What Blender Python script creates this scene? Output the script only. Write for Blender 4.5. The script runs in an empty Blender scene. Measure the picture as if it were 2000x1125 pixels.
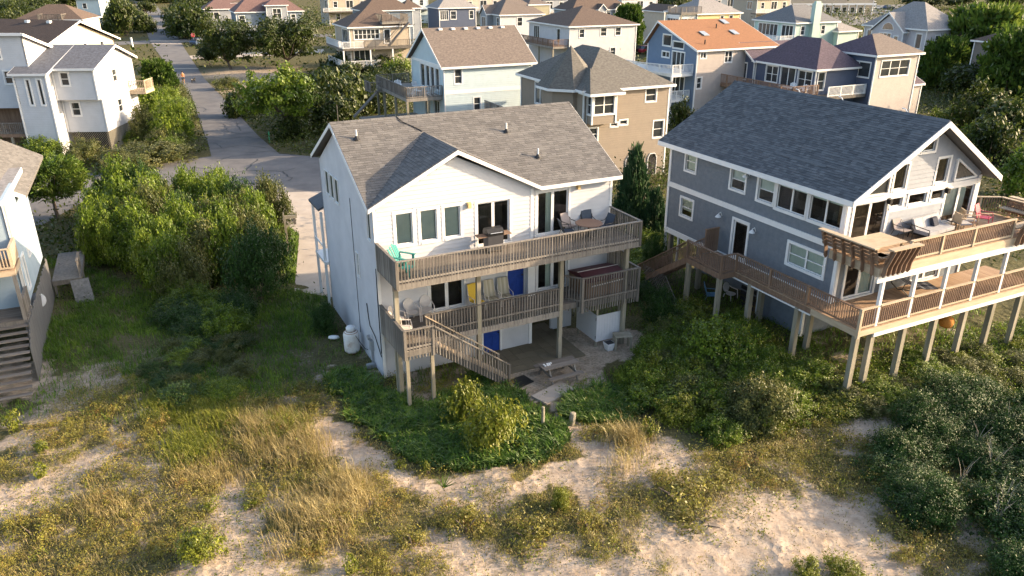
import bpy, math, random
import numpy as np
from mathutils import Vector, Matrix

sc = bpy.context.scene
COL = sc.collection
R = math.radians
random.seed(7)
rng = np.random.default_rng(11)

# ------------------------------------------------------------------ camera, sky, sun, exposure
CAM_H, PITCH, FPX = 17.04, 0.3964, 1520.34          # camera height (m), tilt below the horizon, focal length in photo pixels
cd = bpy.data.cameras.new('camera'); cam = bpy.data.objects.new('camera', cd); COL.objects.link(cam)
cam.location = (0, 0, CAM_H); cam.rotation_euler = (math.pi / 2 - PITCH, 0, 0)
cd.sensor_width = 36.0; cd.lens = FPX / 2000 * 36; cd.clip_start = 0.1; cd.clip_end = 5000
sc.camera = cam

SUN = Vector((0.944, 0.075, 0.32)).normalized()
w = bpy.data.worlds.new('World'); sc.world = w; w.use_nodes = True
wn = w.node_tree.nodes; wl = w.node_tree.links
sky = wn.new('ShaderNodeTexSky'); sky.sky_type = 'NISHITA'; sky.sun_disc = False
sky.sun_elevation = math.asin(SUN.z); sky.sun_rotation = math.atan2(SUN.x, SUN.y)
sky.air_density = 1.0; sky.dust_density = 3.0; sky.ozone_density = 0.6
bgn = wn['Background']; bgn.inputs['Strength'].default_value = 0.15
wl.new(sky.outputs['Color'], bgn.inputs['Color'])
ld = bpy.data.lights.new('sun', 'SUN'); ld.energy = 4.0; ld.angle = R(0.55); ld.color = (1.0, 0.76, 0.50)
sun = bpy.data.objects.new('sun', ld); COL.objects.link(sun)
sun.rotation_euler = SUN.to_track_quat('Z', 'Y').to_euler(); sun.location = (40, 0, 40)
vs = sc.view_settings
vs.view_transform = 'Standard'; vs.look = 'None'; vs.exposure = 1.6; vs.gamma = 1.0; vs.use_curve_mapping = False
sc.cycles.max_bounces = 6; sc.cycles.diffuse_bounces = 3; sc.cycles.glossy_bounces = 3
sc.cycles.transparent_max_bounces = 8; sc.cycles.caustics_reflective = False; sc.cycles.caustics_refractive = False
sc.cycles.use_denoising = True

# ------------------------------------------------------------------ helpers
def at(u, v, z=0.0):
    """World point at height z that the surveyed photo position (u, v) of 2000x1125 corresponds to."""
    x = (u - 1000) / FPX; y = -(v - 562.5) / FPX
    d = (x, math.cos(PITCH) + y * math.sin(PITCH), -math.sin(PITCH) + y * math.cos(PITCH))
    t = (z - CAM_H) / d[2]
    return Vector((d[0] * t, d[1] * t, z))

def tag(o, label=None, cat=None, group=None, kind=None):
    if label: o['label'] = label
    if cat: o['category'] = cat
    if group: o['group'] = group
    if kind: o['kind'] = kind
    return o

def empty(name, loc=(0, 0, 0), rz=0.0, parent=None):
    o = bpy.data.objects.new(name, None); COL.objects.link(o)
    o.location = loc; o.rotation_euler = (0, 0, rz); o.empty_display_size = 0.3
    if parent: o.parent = parent
    return o

def thing(name, label, cat, loc=(0, 0, 0), rz=0.0, group=None):
    return tag(empty(name, loc, rz), label, cat, group)

def new_obj(name, me, parent=None, loc=None, rz=None, mat=None):
    o = bpy.data.objects.new(name, me); COL.objects.link(o)
    if parent: o.parent = parent
    if loc is not None: o.location = loc
    if rz is not None: o.rotation_euler = (0, 0, rz)
    return o

class MB:
    """collects shapes; build() links them as ONE mesh object"""
    def __init__(s): s.v = []; s.f = []
    def hexa(s, p):                      # p: 4 bottom points then 4 top points, same turning order
        n = len(s.v); s.v += [tuple(q) for q in p]
        s.f += [(n, n+3, n+2, n+1), (n+4, n+5, n+6, n+7)] + [(n+i, n+(i+1) % 4, n+4+(i+1) % 4, n+4+i) for i in range(4)]
        return s
    def box(s, x0, x1, y0, y1, z0, z1):
        return s.hexa([(x0, y0, z0), (x1, y0, z0), (x1, y1, z0), (x0, y1, z0), (x0, y0, z1), (x1, y0, z1), (x1, y1, z1), (x0, y1, z1)])
    def face(s, pts):
        n = len(s.v); s.v += [tuple(q) for q in pts]; s.f.append(tuple(range(n, n + len(pts)))); return s
    def prism(s, pts, off):
        n = len(s.v); k = len(pts); off = Vector(off)
        s.v += [tuple(q) for q in pts] + [tuple(Vector(q) + off) for q in pts]
        s.f += [tuple(range(n + k - 1, n - 1, -1)), tuple(range(n + k, n + 2 * k))]
        s.f += [(n + i, n + (i + 1) % k, n + k + (i + 1) % k, n + k + i) for i in range(k)]; return s
    def bar(s, a, b, w, h, up=(0, 0, 1)):
        a = Vector(a); b = Vector(b); d = (b - a).normalized(); up = Vector(up)
        sd = d.cross(up)
        if sd.length < 1e-4: sd = d.cross(Vector((1, 0, 0)))
        sd.normalize(); u2 = sd.cross(d).normalized(); sd = sd * w / 2; u2 = u2 * h / 2
        return s.hexa([a - sd - u2, a + sd - u2, a + sd + u2, a - sd + u2, b - sd - u2, b + sd - u2, b + sd + u2, b - sd + u2])
    def tube(s, pts, r, n=6):
        pts = [Vector(p) for p in pts]; rs = r if isinstance(r, (list, tuple)) else [r] * len(pts); base = len(s.v)
        for i, p in enumerate(pts):
            d = (pts[min(i + 1, len(pts) - 1)] - pts[max(i - 1, 0)]).normalized()
            a = d.cross(Vector((0, 0, 1)))
            if a.length < 1e-3: a = d.cross(Vector((1, 0, 0)))
            a.normalize(); b = d.cross(a)
            for k in range(n):
                t = 2 * math.pi * k / n; s.v.append(tuple(p + (a * math.cos(t) + b * math.sin(t)) * rs[i]))
        for i in range(len(pts) - 1):
            for k in range(n):
                q = base + i * n; s.f.append((q + k, q + (k + 1) % n, q + n + (k + 1) % n, q + n + k))
        s.f.append(tuple(base + k for k in range(n - 1, -1, -1))); e = base + (len(pts) - 1) * n
        s.f.append(tuple(e + k for k in range(n))); return s
    def lathe(s, prof, n=14, c=(0, 0, 0)):
        base = len(s.v)
        for r, z in prof:
            for k in range(n):
                t = 2 * math.pi * k / n; s.v.append((c[0] + r * math.cos(t), c[1] + r * math.sin(t), c[2] + z))
        for i in range(len(prof) - 1):
            for k in range(n):
                q = base + i * n; s.f.append((q + k, q + (k + 1) % n, q + n + (k + 1) % n, q + n + k))
        s.f.append(tuple(base + k for k in range(n - 1, -1, -1))); e = base + (len(prof) - 1) * n
        s.f.append(tuple(e + k for k in range(n))); return s
    def mesh(s, name, mat, smooth=False):
        me = bpy.data.meshes.new(name); me.from_pydata(s.v, [], s.f); me.materials.append(mat)
        if smooth: me.polygons.foreach_set('use_smooth', [True] * len(me.polygons))
        me.update(); return me
    def build(s, name, mat, parent=None, smooth=False):
        return new_obj(name, s.mesh(name, mat, smooth), parent)

def np_mesh(name, V, F, mat, smooth=False):
    """fast mesh from arrays; F is (n,3) or (n,4)"""
    me = bpy.data.meshes.new(name); k = F.shape[1]
    me.vertices.add(len(V)); me.vertices.foreach_set('co', np.asarray(V, np.float32).ravel())
    me.loops.add(F.size); me.loops.foreach_set('vertex_index', np.asarray(F, np.int32).ravel())
    me.polygons.add(len(F)); me.polygons.foreach_set('loop_start', np.arange(0, F.size, k, dtype=np.int32))
    me.materials.append(mat); me.update(calc_edges=True); me.validate()
    if smooth: me.polygons.foreach_set('use_smooth', [True] * len(me.polygons))
    return me

def fbm(x, y, scale, seed=0, octv=4):
    """smooth value noise 0..1 on arrays"""
    x = np.asarray(x, float) / scale + seed * 17.3; y = np.asarray(y, float) / scale + seed * 9.1; out = 0; amp = 1; tot = 0
    for o in range(octv):
        xi = np.floor(x); yi = np.floor(y); fx = x - xi; fy = y - yi
        fx = fx * fx * (3 - 2 * fx); fy = fy * fy * (3 - 2 * fy)
        def h(a, b):
            t = np.sin(a * 127.1 + b * 311.7 + seed * 3.7) * 43758.5453; return t - np.floor(t)
        v = (h(xi, yi) * (1 - fx) + h(xi + 1, yi) * fx) * (1 - fy) + (h(xi, yi + 1) * (1 - fx) + h(xi + 1, yi + 1) * fx) * fy
        out = out + v * amp; tot += amp; amp *= 0.5; x = x * 2.03 + 5.2; y = y * 2.03 + 1.7
    return out / tot

def inpoly(x, y, poly):
    x = np.asarray(x); y = np.asarray(y); ins = np.zeros(x.shape, bool); n = len(poly)
    for i in range(n):
        x0, y0 = poly[i][0], poly[i][1]; x1, y1 = poly[(i + 1) % n][0], poly[(i + 1) % n][1]
        c = ((y0 > y) != (y1 > y)) & (x < (x1 - x0) * (y - y0) / (y1 - y0 + 1e-12) + x0); ins ^= c
    return ins

def zone(pix, z=0.0): return [tuple(at(u, v, z))[:2] for u, v in pix]

# ------------------------------------------------------------------ materials
def _rgb(c): return (c[0], c[1], c[2], 1.0)

def mat(name, cols, rough=0.8, scale=6.0, detail=4.0, bump=0.0, bscale=None, stretch=(1, 1, 1), spec=0.3, island=0.0, metal=0.0,
        courses=0.0, cstr=0.4, jitter=0.0):
    """procedural surface: noise (and random per piece) through a colour ramp, fine bump, optional lap courses every `courses` metres"""
    m = bpy.data.materials.new(name); m.use_nodes = True; nt = m.node_tree; N = nt.nodes; L = nt.links
    b = N['Principled BSDF']; b.inputs['Roughness'].default_value = rough; b.inputs['Specular IOR Level'].default_value = spec
    b.inputs['Metallic'].default_value = metal
    tc = N.new('ShaderNodeTexCoord'); mp = N.new('ShaderNodeMapping'); mp.inputs['Scale'].default_value = stretch
    L.new(tc.outputs['Object'], mp.inputs['Vector'])
    no = N.new('ShaderNodeTexNoise'); no.inputs['Scale'].default_value = scale; no.inputs['Detail'].default_value = detail
    no.inputs['Roughness'].default_value = 0.62; L.new(mp.outputs[0], no.inputs['Vector'])
    fac = no.outputs['Fac']
    mr = N.new('ShaderNodeMapRange'); mr.inputs[1].default_value = 0.28; mr.inputs[2].default_value = 0.72; L.new(fac, mr.inputs[0]); fac = mr.outputs[0]
    if island > 0:
        g = N.new('ShaderNodeNewGeometry'); oi = N.new('ShaderNodeObjectInfo'); a = N.new('ShaderNodeMath'); a.operation = 'ADD'
        L.new(g.outputs['Random Per Island'], a.inputs[0]); L.new(oi.outputs['Random'], a.inputs[1])
        fr = N.new('ShaderNodeMath'); fr.operation = 'FRACT'; L.new(a.outputs[0], fr.inputs[0])
        mx = N.new('ShaderNodeMix'); mx.inputs[0].default_value = island; L.new(fac, mx.inputs[2]); L.new(fr.outputs[0], mx.inputs[3]); fac = mx.outputs[0]
    if len(cols) == 1: cols = [tuple(c * 0.88 for c in cols[0]), tuple(min(1, c * 1.1) for c in cols[0])]
    cr = N.new('ShaderNodeValToRGB'); e = cr.color_ramp.elements
    while len(e) < len(cols): e.new(0.5)
    for i, c in enumerate(cols): e[i].position = i / (len(cols) - 1); e[i].color = _rgb(c)
    L.new(fac, cr.inputs[0]); L.new(cr.outputs[0], b.inputs['Base Color'])
    hgt = None
    if bump > 0:
        n2 = N.new('ShaderNodeTexNoise'); n2.inputs['Scale'].default_value = bscale or scale * 4; n2.inputs['Detail'].default_value = 3
        L.new(mp.outputs[0], n2.inputs['Vector']); bp = N.new('ShaderNodeBump'); bp.inputs['Strength'].default_value = bump; bp.inputs['Distance'].default_value = 0.03
        L.new(n2.outputs['Fac'], bp.inputs['Height']); L.new(bp.outputs[0], b.inputs['Normal']); hgt = bp
    if courses > 0:
        wv = N.new('ShaderNodeTexWave'); wv.wave_type = 'BANDS'; wv.bands_direction = 'Z'; wv.wave_profile = 'SAW'
        wv.inputs['Scale'].default_value = 0.3142 / courses; wv.inputs['Distortion'].default_value = jitter
        L.new(tc.outputs['Object'], wv.inputs['Vector']); b2 = N.new('ShaderNodeBump'); b2.inputs['Strength'].default_value = cstr
        b2.inputs['Distance'].default_value = 0.03; L.new(wv.outputs['Fac'], b2.inputs['Height'])
        if hgt: L.new(hgt.outputs[0], b2.inputs['Normal'])
        L.new(b2.outputs[0], b.inputs['Normal'])
    return m

def leaf_mat(name, cols, trans=0.35, nscale=0.7, gloss=0.03):
    """foliage: colour by leaf and by clump, light passes through the blades"""
    m = bpy.data.materials.new(name); m.use_nodes = True; nt = m.node_tree; N = nt.nodes; L = nt.links
    N.remove(N['Principled BSDF']); out = N['Material Output']
    tc = N.new('ShaderNodeTexCoord'); no = N.new('ShaderNodeTexNoise'); no.inputs['Scale'].default_value = nscale; no.inputs['Detail'].default_value = 2
    L.new(tc.outputs['Object'], no.inputs['Vector'])
    g = N.new('ShaderNodeNewGeometry'); oi = N.new('ShaderNodeObjectInfo')
    mr = N.new('ShaderNodeMapRange'); mr.inputs[1].default_value = 0.3; mr.inputs[2].default_value = 0.7; L.new(no.outputs['Fac'], mr.inputs[0])
    m1 = N.new('ShaderNodeMix'); m1.inputs[0].default_value = 0.45; L.new(mr.outputs[0], m1.inputs[2]); L.new(g.outputs['Random Per Island'], m1.inputs[3])
    m2 = N.new('ShaderNodeMix'); m2.inputs[0].default_value = 0.15; L.new(m1.outputs[0], m2.inputs[2]); L.new(oi.outputs['Random'], m2.inputs[3])
    cr = N.new('ShaderNodeValToRGB'); e = cr.color_ramp.elements
    while len(e) < len(cols): e.new(0.5)
    for i, c in enumerate(cols): e[i].position = 0.12 + 0.76 * i / (len(cols) - 1); e[i].color = _rgb(c)
    L.new(m2.outputs[0], cr.inputs[0])
    d = N.new('ShaderNodeBsdfDiffuse'); t = N.new('ShaderNodeBsdfTranslucent'); gl = N.new('ShaderNodeBsdfGlossy'); gl.inputs['Roughness'].default_value = 0.6
    gl.inputs['Color'].default_value = (0.6, 0.6, 0.55, 1)
    L.new(cr.outputs[0], d.inputs[0]); L.new(cr.outputs[0], t.inputs[0])
    x = N.new('ShaderNodeMixShader'); x.inputs[0].default_value = trans; L.new(d.outputs[0], x.inputs[1]); L.new(t.outputs[0], x.inputs[2])
    fr = N.new('ShaderNodeFresnel'); fr.inputs[0].default_value = 1.35
    fm = N.new('ShaderNodeMath'); fm.operation = 'MULTIPLY'; fm.inputs[1].default_value = gloss * 4; L.new(fr.outputs[0], fm.inputs[0])
    y = N.new('ShaderNodeMixShader'); L.new(fm.outputs[0], y.inputs[0]); L.new(x.outputs[0], y.inputs[1]); L.new(gl.outputs[0], y.inputs[2])
    L.new(y.outputs[0], out.inputs['Surface']); return m

def glass_mat(name, tint=(0.86, 0.9, 0.9), base=0.04):
    m = bpy.data.materials.new(name); m.use_nodes = True; nt = m.node_tree; N = nt.nodes; L = nt.links
    N.remove(N['Principled BSDF']); out = N['Material Output']
    t = N.new('ShaderNodeBsdfTransparent'); t.inputs[0].default_value = _rgb(tint); g = N.new('ShaderNodeBsdfGlossy'); g.inputs['Roughness'].default_value = 0.02
    fr = N.new('ShaderNodeFresnel'); fr.inputs[0].default_value = 1.5; a = N.new('ShaderNodeMath'); a.inputs[1].default_value = base; L.new(fr.outputs[0], a.inputs[0])
    x = N.new('ShaderNodeMixShader'); L.new(a.outputs[0], x.inputs[0]); L.new(t.outputs[0], x.inputs[1]); L.new(g.outputs[0], x.inputs[2])
    L.new(x.outputs[0], out.inputs['Surface']); return m

W_WHITE = mat('white_paint', [(0.48, 0.48, 0.50), (0.55, 0.55, 0.565)], rough=0.55, scale=1.5, bump=0.05, bscale=30)
W_SIDE = mat('white_stucco_wall', [(0.44, 0.45, 0.49), (0.54, 0.55, 0.59)], rough=0.75, scale=0.9, bump=0.15, bscale=40)  # cool sky-lit shade of the left wall is put into this white
TRIM = mat('white_trim', [(0.66, 0.66, 0.66), (0.72, 0.72, 0.71)], rough=0.5, scale=3)
OLDWOOD = mat('weathered_grey_wood', [(0.075, 0.068, 0.060), (0.165, 0.148, 0.130), (0.30, 0.272, 0.24)], rough=0.9, scale=9, stretch=(1, 1, 0.12), bump=0.25, island=0.55)
DECKWOOD = mat('weathered_deck_boards', [(0.095, 0.08, 0.068), (0.17, 0.145, 0.122), (0.26, 0.228, 0.195)], rough=0.9, scale=7, stretch=(0.15, 1, 1), bump=0.2, island=0.5)
POSTWOOD = mat('greenish_post_wood', [(0.17, 0.155, 0.11), (0.25, 0.225, 0.17), (0.33, 0.30, 0.24)], rough=0.9, scale=5, stretch=(1, 1, 0.15), bump=0.25, island=0.3)
NEWWOOD = mat('fresh_pale_wood', [(0.32, 0.245, 0.165), (0.42, 0.335, 0.24), (0.50, 0.415, 0.31)], rough=0.8, scale=6, stretch=(0.2, 0.2, 1), bump=0.15, island=0.35)
CEDAR = mat('orange_cedar_boards', [(0.25, 0.155, 0.092), (0.33, 0.22, 0.14), (0.40, 0.285, 0.19)], rough=0.75, scale=6, stretch=(1, 0.15, 1), bump=0.15, island=0.5)
BROWNWOOD = mat('brown_stained_wood', [(0.12, 0.075, 0.05), (0.20, 0.13, 0.09), (0.27, 0.185, 0.13)], rough=0.85, scale=6, stretch=(1, 1, 0.15), bump=0.2, island=0.3)
SH_TAN = mat('tan_shingles', [(0.092, 0.088, 0.086), (0.132, 0.125, 0.121), (0.170, 0.162, 0.155)], rough=0.95, scale=1.2, island=0.65, bump=0.3, bscale=60)
SH_SLATE = mat('slate_blue_shingles', [(0.050, 0.055, 0.062), (0.085, 0.092, 0.102), (0.125, 0.133, 0.143)], rough=0.85, scale=3, island=0.7, bump=0.3, bscale=60)
GLASS = glass_mat('window_glass')
DARKROOM = mat('dim_room', [(0.035, 0.030, 0.026), (0.09, 0.075, 0.06)], rough=0.9, scale=2.2)
DULLPANE = mat('shaded_pane', [(0.012, 0.018, 0.014), (0.04, 0.05, 0.035)], rough=0.35, scale=3.0, spec=0.15)
PANE = mat('dark_pane', [(0.018, 0.022, 0.026), (0.05, 0.055, 0.06)], rough=0.06, scale=0.8, spec=0.7)
BLACK = mat('black_metal', [(0.012, 0.012, 0.013), (0.03, 0.03, 0.03)], rough=0.4, scale=8)
BLUEDOOR = mat('blue_door_paint', [(0.012, 0.04, 0.22), (0.02, 0.06, 0.30)], rough=0.4, scale=4)
def flat(name, c, rough=0.6, **k): return mat(name, [tuple(x * 0.9 for x in c), tuple(min(1, x * 1.08) for x in c)], rough=rough, **k)

# ------------------------------------------------------------------ house building kit (all in a house's own frame: x along its front, y to the back)
class Face:
    """a wall plane: u runs to the right as seen from outside, o is outwards"""
    def __init__(s, ox, oy, d):
        s.ox, s.oy = ox, oy
        a = {'f': 0.0, 'r': math.pi / 2, 'b': math.pi, 'l': -math.pi / 2}.get(d, d); s.ux, s.uy = math.cos(a), math.sin(a); s.nx, s.ny = s.uy, -s.ux
    def p(s, u, o, z): return (s.ox + u * s.ux + o * s.nx, s.oy + u * s.uy + o * s.ny, z)
def fbox(mb, F, u0, u1, o0, o1, z0, z1):
    return mb.hexa([F.p(u0, o1, z0), F.p(u1, o1, z0), F.p(u1, o0, z0), F.p(u0, o0, z0), F.p(u0, o1, z1), F.p(u1, o1, z1), F.p(u1, o0, z1), F.p(u0, o0, z1)])

def span(poly, z):
    us = []
    n = len(poly)
    for i in range(n):
        (u0, z0), (u1, z1) = poly[i], poly[(i + 1) % n]
        if abs(z1 - z0) < 1e-9:
            if abs(z - z0) < 1e-6: us += [u0, u1]
            continue
        t = (z - z0) / (z1 - z0)
        if -1e-6 <= t <= 1 + 1e-6: us.append(u0 + (u1 - u0) * t)
    return (min(us), max(us)) if us else None

def strips(poly, ops, z0, z1, pad=0.0):
    """pieces (u0b,u1b,u0t,u1t) of the strip z0..z1 of a convex polygon outside the openings"""
    e = 1e-4; a = span(poly, z0 + e); b = span(poly, z1 - e)
    if not a or not b: return []
    cuts = sorted((o[0] - pad, o[1] + pad) for o in ops if min(z1, o[3] + pad) - max(z0, o[2] - pad) > 0.35 * (z1 - z0))
    res = []; lb, lt = a[0], b[0]
    for c0, c1 in cuts:
        if c0 > min(lb, lt): res.append((lb, c0, lt, c0))
        lb = max(lb, c1); lt = max(lt, c1)
    res.append((lb, a[1], lt, b[1]))
    return [r for r in res if max(r[1] - r[0], r[3] - r[2]) > 0.03]

def wall(parent, F, poly, ops, m, name='wall', th=0.14):
    zs = sorted(set([p[1] for p in poly] + [o[2] for o in ops] + [o[3] for o in ops])); mb = MB()
    lo, hi = min(p[1] for p in poly), max(p[1] for p in poly); zs = [z for z in zs if lo - 1e-6 <= z <= hi + 1e-6]
    for z0, z1 in zip(zs, zs[1:]):
        if z1 - z0 < 1e-4: continue
        for b0, b1, t0, t1 in strips(poly, ops, z0, z1):
            b1 = max(b1, b0 + 1e-3); t1 = max(t1, t0 + 1e-3)
            mb.hexa([F.p(b0, 0, z0), F.p(b1, 0, z0), F.p(b1, -th, z0), F.p(b0, -th, z0), F.p(t0, 0, z1), F.p(t1, 0, z1), F.p(t1, -th, z1), F.p(t0, -th, z1)])
    return mb.build(name, m, parent)

def boards(wallobj, F, poly, ops, m, pitch=0.19, pad=0.0, name='siding_board'):
    lo, hi = min(p[1] for p in poly), max(p[1] for p in poly); z = lo
    while z < hi - 0.03:
        z1 = min(z + pitch, hi)
        for b0, b1, t0, t1 in strips(poly, ops, z, z1, pad):
            t1 = max(t1, t0 + 1e-3); mb = MB(); zt = z1 + 0.012
            mb.hexa([F.p(b0, 0.038, z), F.p(b1, 0.038, z), F.p(b1, 0.003, z), F.p(b0, 0.003, z), F.p(t0, 0.012, zt), F.p(t1, 0.012, zt), F.p(t1, 0.003, zt), F.p(t0, 0.003, zt)])
            mb.build(name, m, wallobj)
        z = z1

def window(parent, F, u0, u1, z0, z1, cols=1, rows=2, cas=0.10, blind=None, deep=True, name='window', trim=None, room=None, glass=None, sash=0.045, flush=False):
    """white casing, sash bars, one pane per light; a dim recess behind; optional blind"""
    trim = trim or TRIM; mb = MB(); c = cas; o = 0.045
    for a, b, zz0, zz1 in ((u0 - c, u0, z0 - c, z1 + c), (u1, u1 + c, z0 - c, z1 + c)): fbox(mb, F, a, b, 0.0, o, zz0, zz1)
    fbox(mb, F, u0, u1, 0.0, o, z1, z1 + c); fbox(mb, F, u0, u1, 0.0, o + 0.02, z0 - c, z0)
    s = sash; d0, d1 = (-0.075, -0.03) if not flush else (-0.06, 0.0); gp_ = -0.052 if not flush else -0.012
    if flush: deep = False; glass = glass or DULLPANE
    for i in range(cols):
        a = u0 + (u1 - u0) * i / cols; b = u0 + (u1 - u0) * (i + 1) / cols
        fbox(mb, F, a, a + s, d0, d1, z0, z1); fbox(mb, F, b - s, b, d0, d1, z0, z1)
        for r in range(rows + 1):
            zc = z0 + (z1 - z0) * r / rows; fbox(mb, F, a + s, b - s, d0, d1, max(z0, zc - s / 2 - (s / 2 if r == rows else 0)), min(z1, zc + s / 2 + (s / 2 if r == 0 else 0)))
    f = mb.build(name, trim, parent)
    for i in range(cols):
        a = u0 + (u1 - u0) * i / cols; b = u0 + (u1 - u0) * (i + 1) / cols
        for r in range(rows):
            za = z0 + (z1 - z0) * r / rows; zb = z0 + (z1 - z0) * (r + 1) / rows
            if deep: MB().face([F.p(a + s, -0.052, za), F.p(b - s, -0.052, za), F.p(b - s, -0.052, zb), F.p(a + s, -0.052, zb)]).build('pane', glass or GLASS, f)
            else: fbox(MB(), F, a + s, b - s, gp_ - 0.02, gp_, za, zb).build('pane', glass or PANE, f)
    if deep:
        k = MB(); D = -0.75
        k.face([F.p(u0, D, z0), F.p(u1, D, z0), F.p(u1, D, z1), F.p(u0, D, z1)])
        k.face([F.p(u0, -0.145, z0), F.p(u1, -0.145, z0), F.p(u1, D, z0), F.p(u0, D, z0)]); k.face([F.p(u0, -0.145, z1), F.p(u1, -0.145, z1), F.p(u1, D, z1), F.p(u0, D, z1)])
        k.face([F.p(u0, -0.145, z0), F.p(u0, D, z0), F.p(u0, D, z1), F.p(u0, -0.145, z1)]); k.face([F.p(u1, -0.145, z0), F.p(u1, D, z0), F.p(u1, D, z1), F.p(u1, -0.145, z1)])
        k.build('room_recess', room or DARKROOM, f)
    if blind:
        k = MB(); z = z0 + 0.05
        if blind[0] == 'slats':
            while z < z1 - 0.03:
                k.hexa([F.p(u0 + s, -0.10, z), F.p(u1 - s, -0.10, z), F.p(u1 - s, -0.135, z + 0.03), F.p(u0 + s, -0.135, z + 0.03),
                        F.p(u0 + s, -0.10, z + 0.003), F.p(u1 - s, -0.10, z + 0.003), F.p(u1 - s, -0.135, z + 0.034), F.p(u0 + s, -0.135, z + 0.034)]); z += 0.042
        else:                                       # shade or curtain: (kind, u from, u to, z from) as fractions
            _, fa, fb, fz = blind; n = 8; a = u0 + (u1 - u0) * fa; b = u0 + (u1 - u0) * fb; zb = z0 + (z1 - z0) * fz
            for i in range(n):
                p = a + (b - a) * i / n; q = a + (b - a) * (i + 1) / n; wv = (0.02, -0.02) if blind[0] == 'curtain' else (0, 0)
                k.hexa([F.p(p, -0.12 + wv[i % 2], zb), F.p(q, -0.12 + wv[(i + 1) % 2], zb), F.p(q, -0.13 + wv[(i + 1) % 2], zb), F.p(p, -0.13 + wv[i % 2], zb),
                        F.p(p, -0.12 + wv[i % 2], z1), F.p(q, -0.12 + wv[(i + 1) % 2], z1), F.p(q, -0.13 + wv[(i + 1) % 2], z1), F.p(p, -0.13 + wv[i % 2], z1)])
        k.build('blind' if blind[0] != 'curtain' else 'curtain', BLIND, f)
    return f
BLIND = mat('pale_blind_fabric', [(0.62, 0.70, 0.60), (0.74, 0.80, 0.70)], rough=0.8, scale=2)

def shingles(roof, O, S, T, poly, m, tab=0.30, expo=0.145, single=0, W=None, frame=None):
    """shingle tabs on a roof plane: O origin, S unit vector along the eave, T unit vector up the slope, poly in (s, t). The `single` nearest tabs
    become objects of their own, the rest stay one mesh"""
    O = Vector(O); S = Vector(S).normalized(); T = Vector(T).normalized(); Nn = S.cross(T).normalized()
    if Nn.z < 0: Nn = -Nn
    lo, hi = min(p[1] for p in poly), max(p[1] for p in poly); rows = []; t = lo; k = 0
    while t < hi - 0.02:
        t1 = min(t + expo, hi); sp = span(poly, (t + t1) / 2)
        if sp:
            s = sp[0] - random.random() * tab
            while s < sp[1]:
                wd = tab * random.choice((0.7, 0.85, 1, 1, 1.2)); a, b = max(s, sp[0]), min(s + wd - 0.006, sp[1])
                if b - a > 0.02: rows.append((a, b, t, t1, random.choice((0.008, 0.012, 0.018))))
                s += wd
        t = t1; k += 1
    pick = set()
    if single:
        def dist(r): q = frame @ (O + S * (r[0] + r[1]) / 2 + T * (r[2] + r[3]) / 2); return q.x ** 2 + q.y ** 2 + (q.z - CAM_H) ** 2
        pick = set(sorted(range(len(rows)), key=lambda i: dist(rows[i]))[:single])
    mb = MB()
    for i, (a, b, t, t1, h) in enumerate(rows):
        tt = t1 + 0.01
        def pts(o): return [o + S * a + T * t + Nn * 0.002, o + S * b + T * t + Nn * 0.002, o + S * b + T * tt + Nn * 0.001, o + S * a + T * tt + Nn * 0.001,
                            o + S * a + T * t + Nn * (h + 0.004), o + S * b + T * t + Nn * (h + 0.004), o + S * b + T * tt + Nn * 0.004, o + S * a + T * tt + Nn * 0.004]
        if i in pick:
            MB().hexa(pts(O)).build('shingle', m, roof)
        else: mb.hexa(pts(O))
    if mb.v: tag(mb.build('shingle_field', m, roof), kind='stuff')

def slab(mb, pts, th=0.16):
    """roof plane as a thick sheet; pts run round the plane, thickness goes straight down"""
    mb.prism([Vector(p) - Vector((0, 0, th)) for p in pts], (0, 0, th)); return mb

BALM = {}
def railing(parent, p0, p1, zf, h=0.95, m=None, mcap=None, drop=0.0, spacing=0.125, bw=0.04, posts=(), capw=0.12, bottom=True, pm=None, slope=0.0, name='baluster', out=0.0):
    """top rail, bottom rail and single balusters from p0 to p1 (x, y); zf floor height at p0, `slope` height change along the run; drop: how far
    balusters run below the floor"""
    m = m or OLDWOOD; a = Vector((p0[0], p0[1], 0)); b = Vector((p1[0], p1[1], 0)); L = (b - a).length; d = (b - a) / L; n = max(1, int(L / spacing))
    za, zb = zf, zf + slope
    MB().bar((p0[0], p0[1], za + h), (p1[0], p1[1], zb + h), capw, 0.04).build('top_rail', mcap or m, parent)
    if bottom: MB().bar((p0[0], p0[1], za + 0.10), (p1[0], p1[1], zb + 0.10), 0.04, 0.08).build('bottom_rail', mcap or m, parent)
    lo = -drop if drop else 0.14; key = (round(h - lo, 3), bw, m.name)
    if key not in BALM: BALM[key] = MB().box(-bw / 2, bw / 2, -bw / 2, bw / 2, 0, h - lo - 0.02).mesh('baluster', m)
    ang = math.atan2(d.y, d.x)
    for i in range(n):
        q = a + d * (L * (i + 0.5) / n); z = za + (zb - za) * (i + 0.5) / n
        new_obj(name, BALM[key], parent, (q.x, q.y, z + lo), ang)
    for t in posts:
        q = a + d * (L * t); z = za + (zb - za) * t; MB().box(q.x - 0.05, q.x + 0.05, q.y - 0.05, q.y + 0.05, z - drop, z + h + 0.03).build('post', pm or m, parent)

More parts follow.
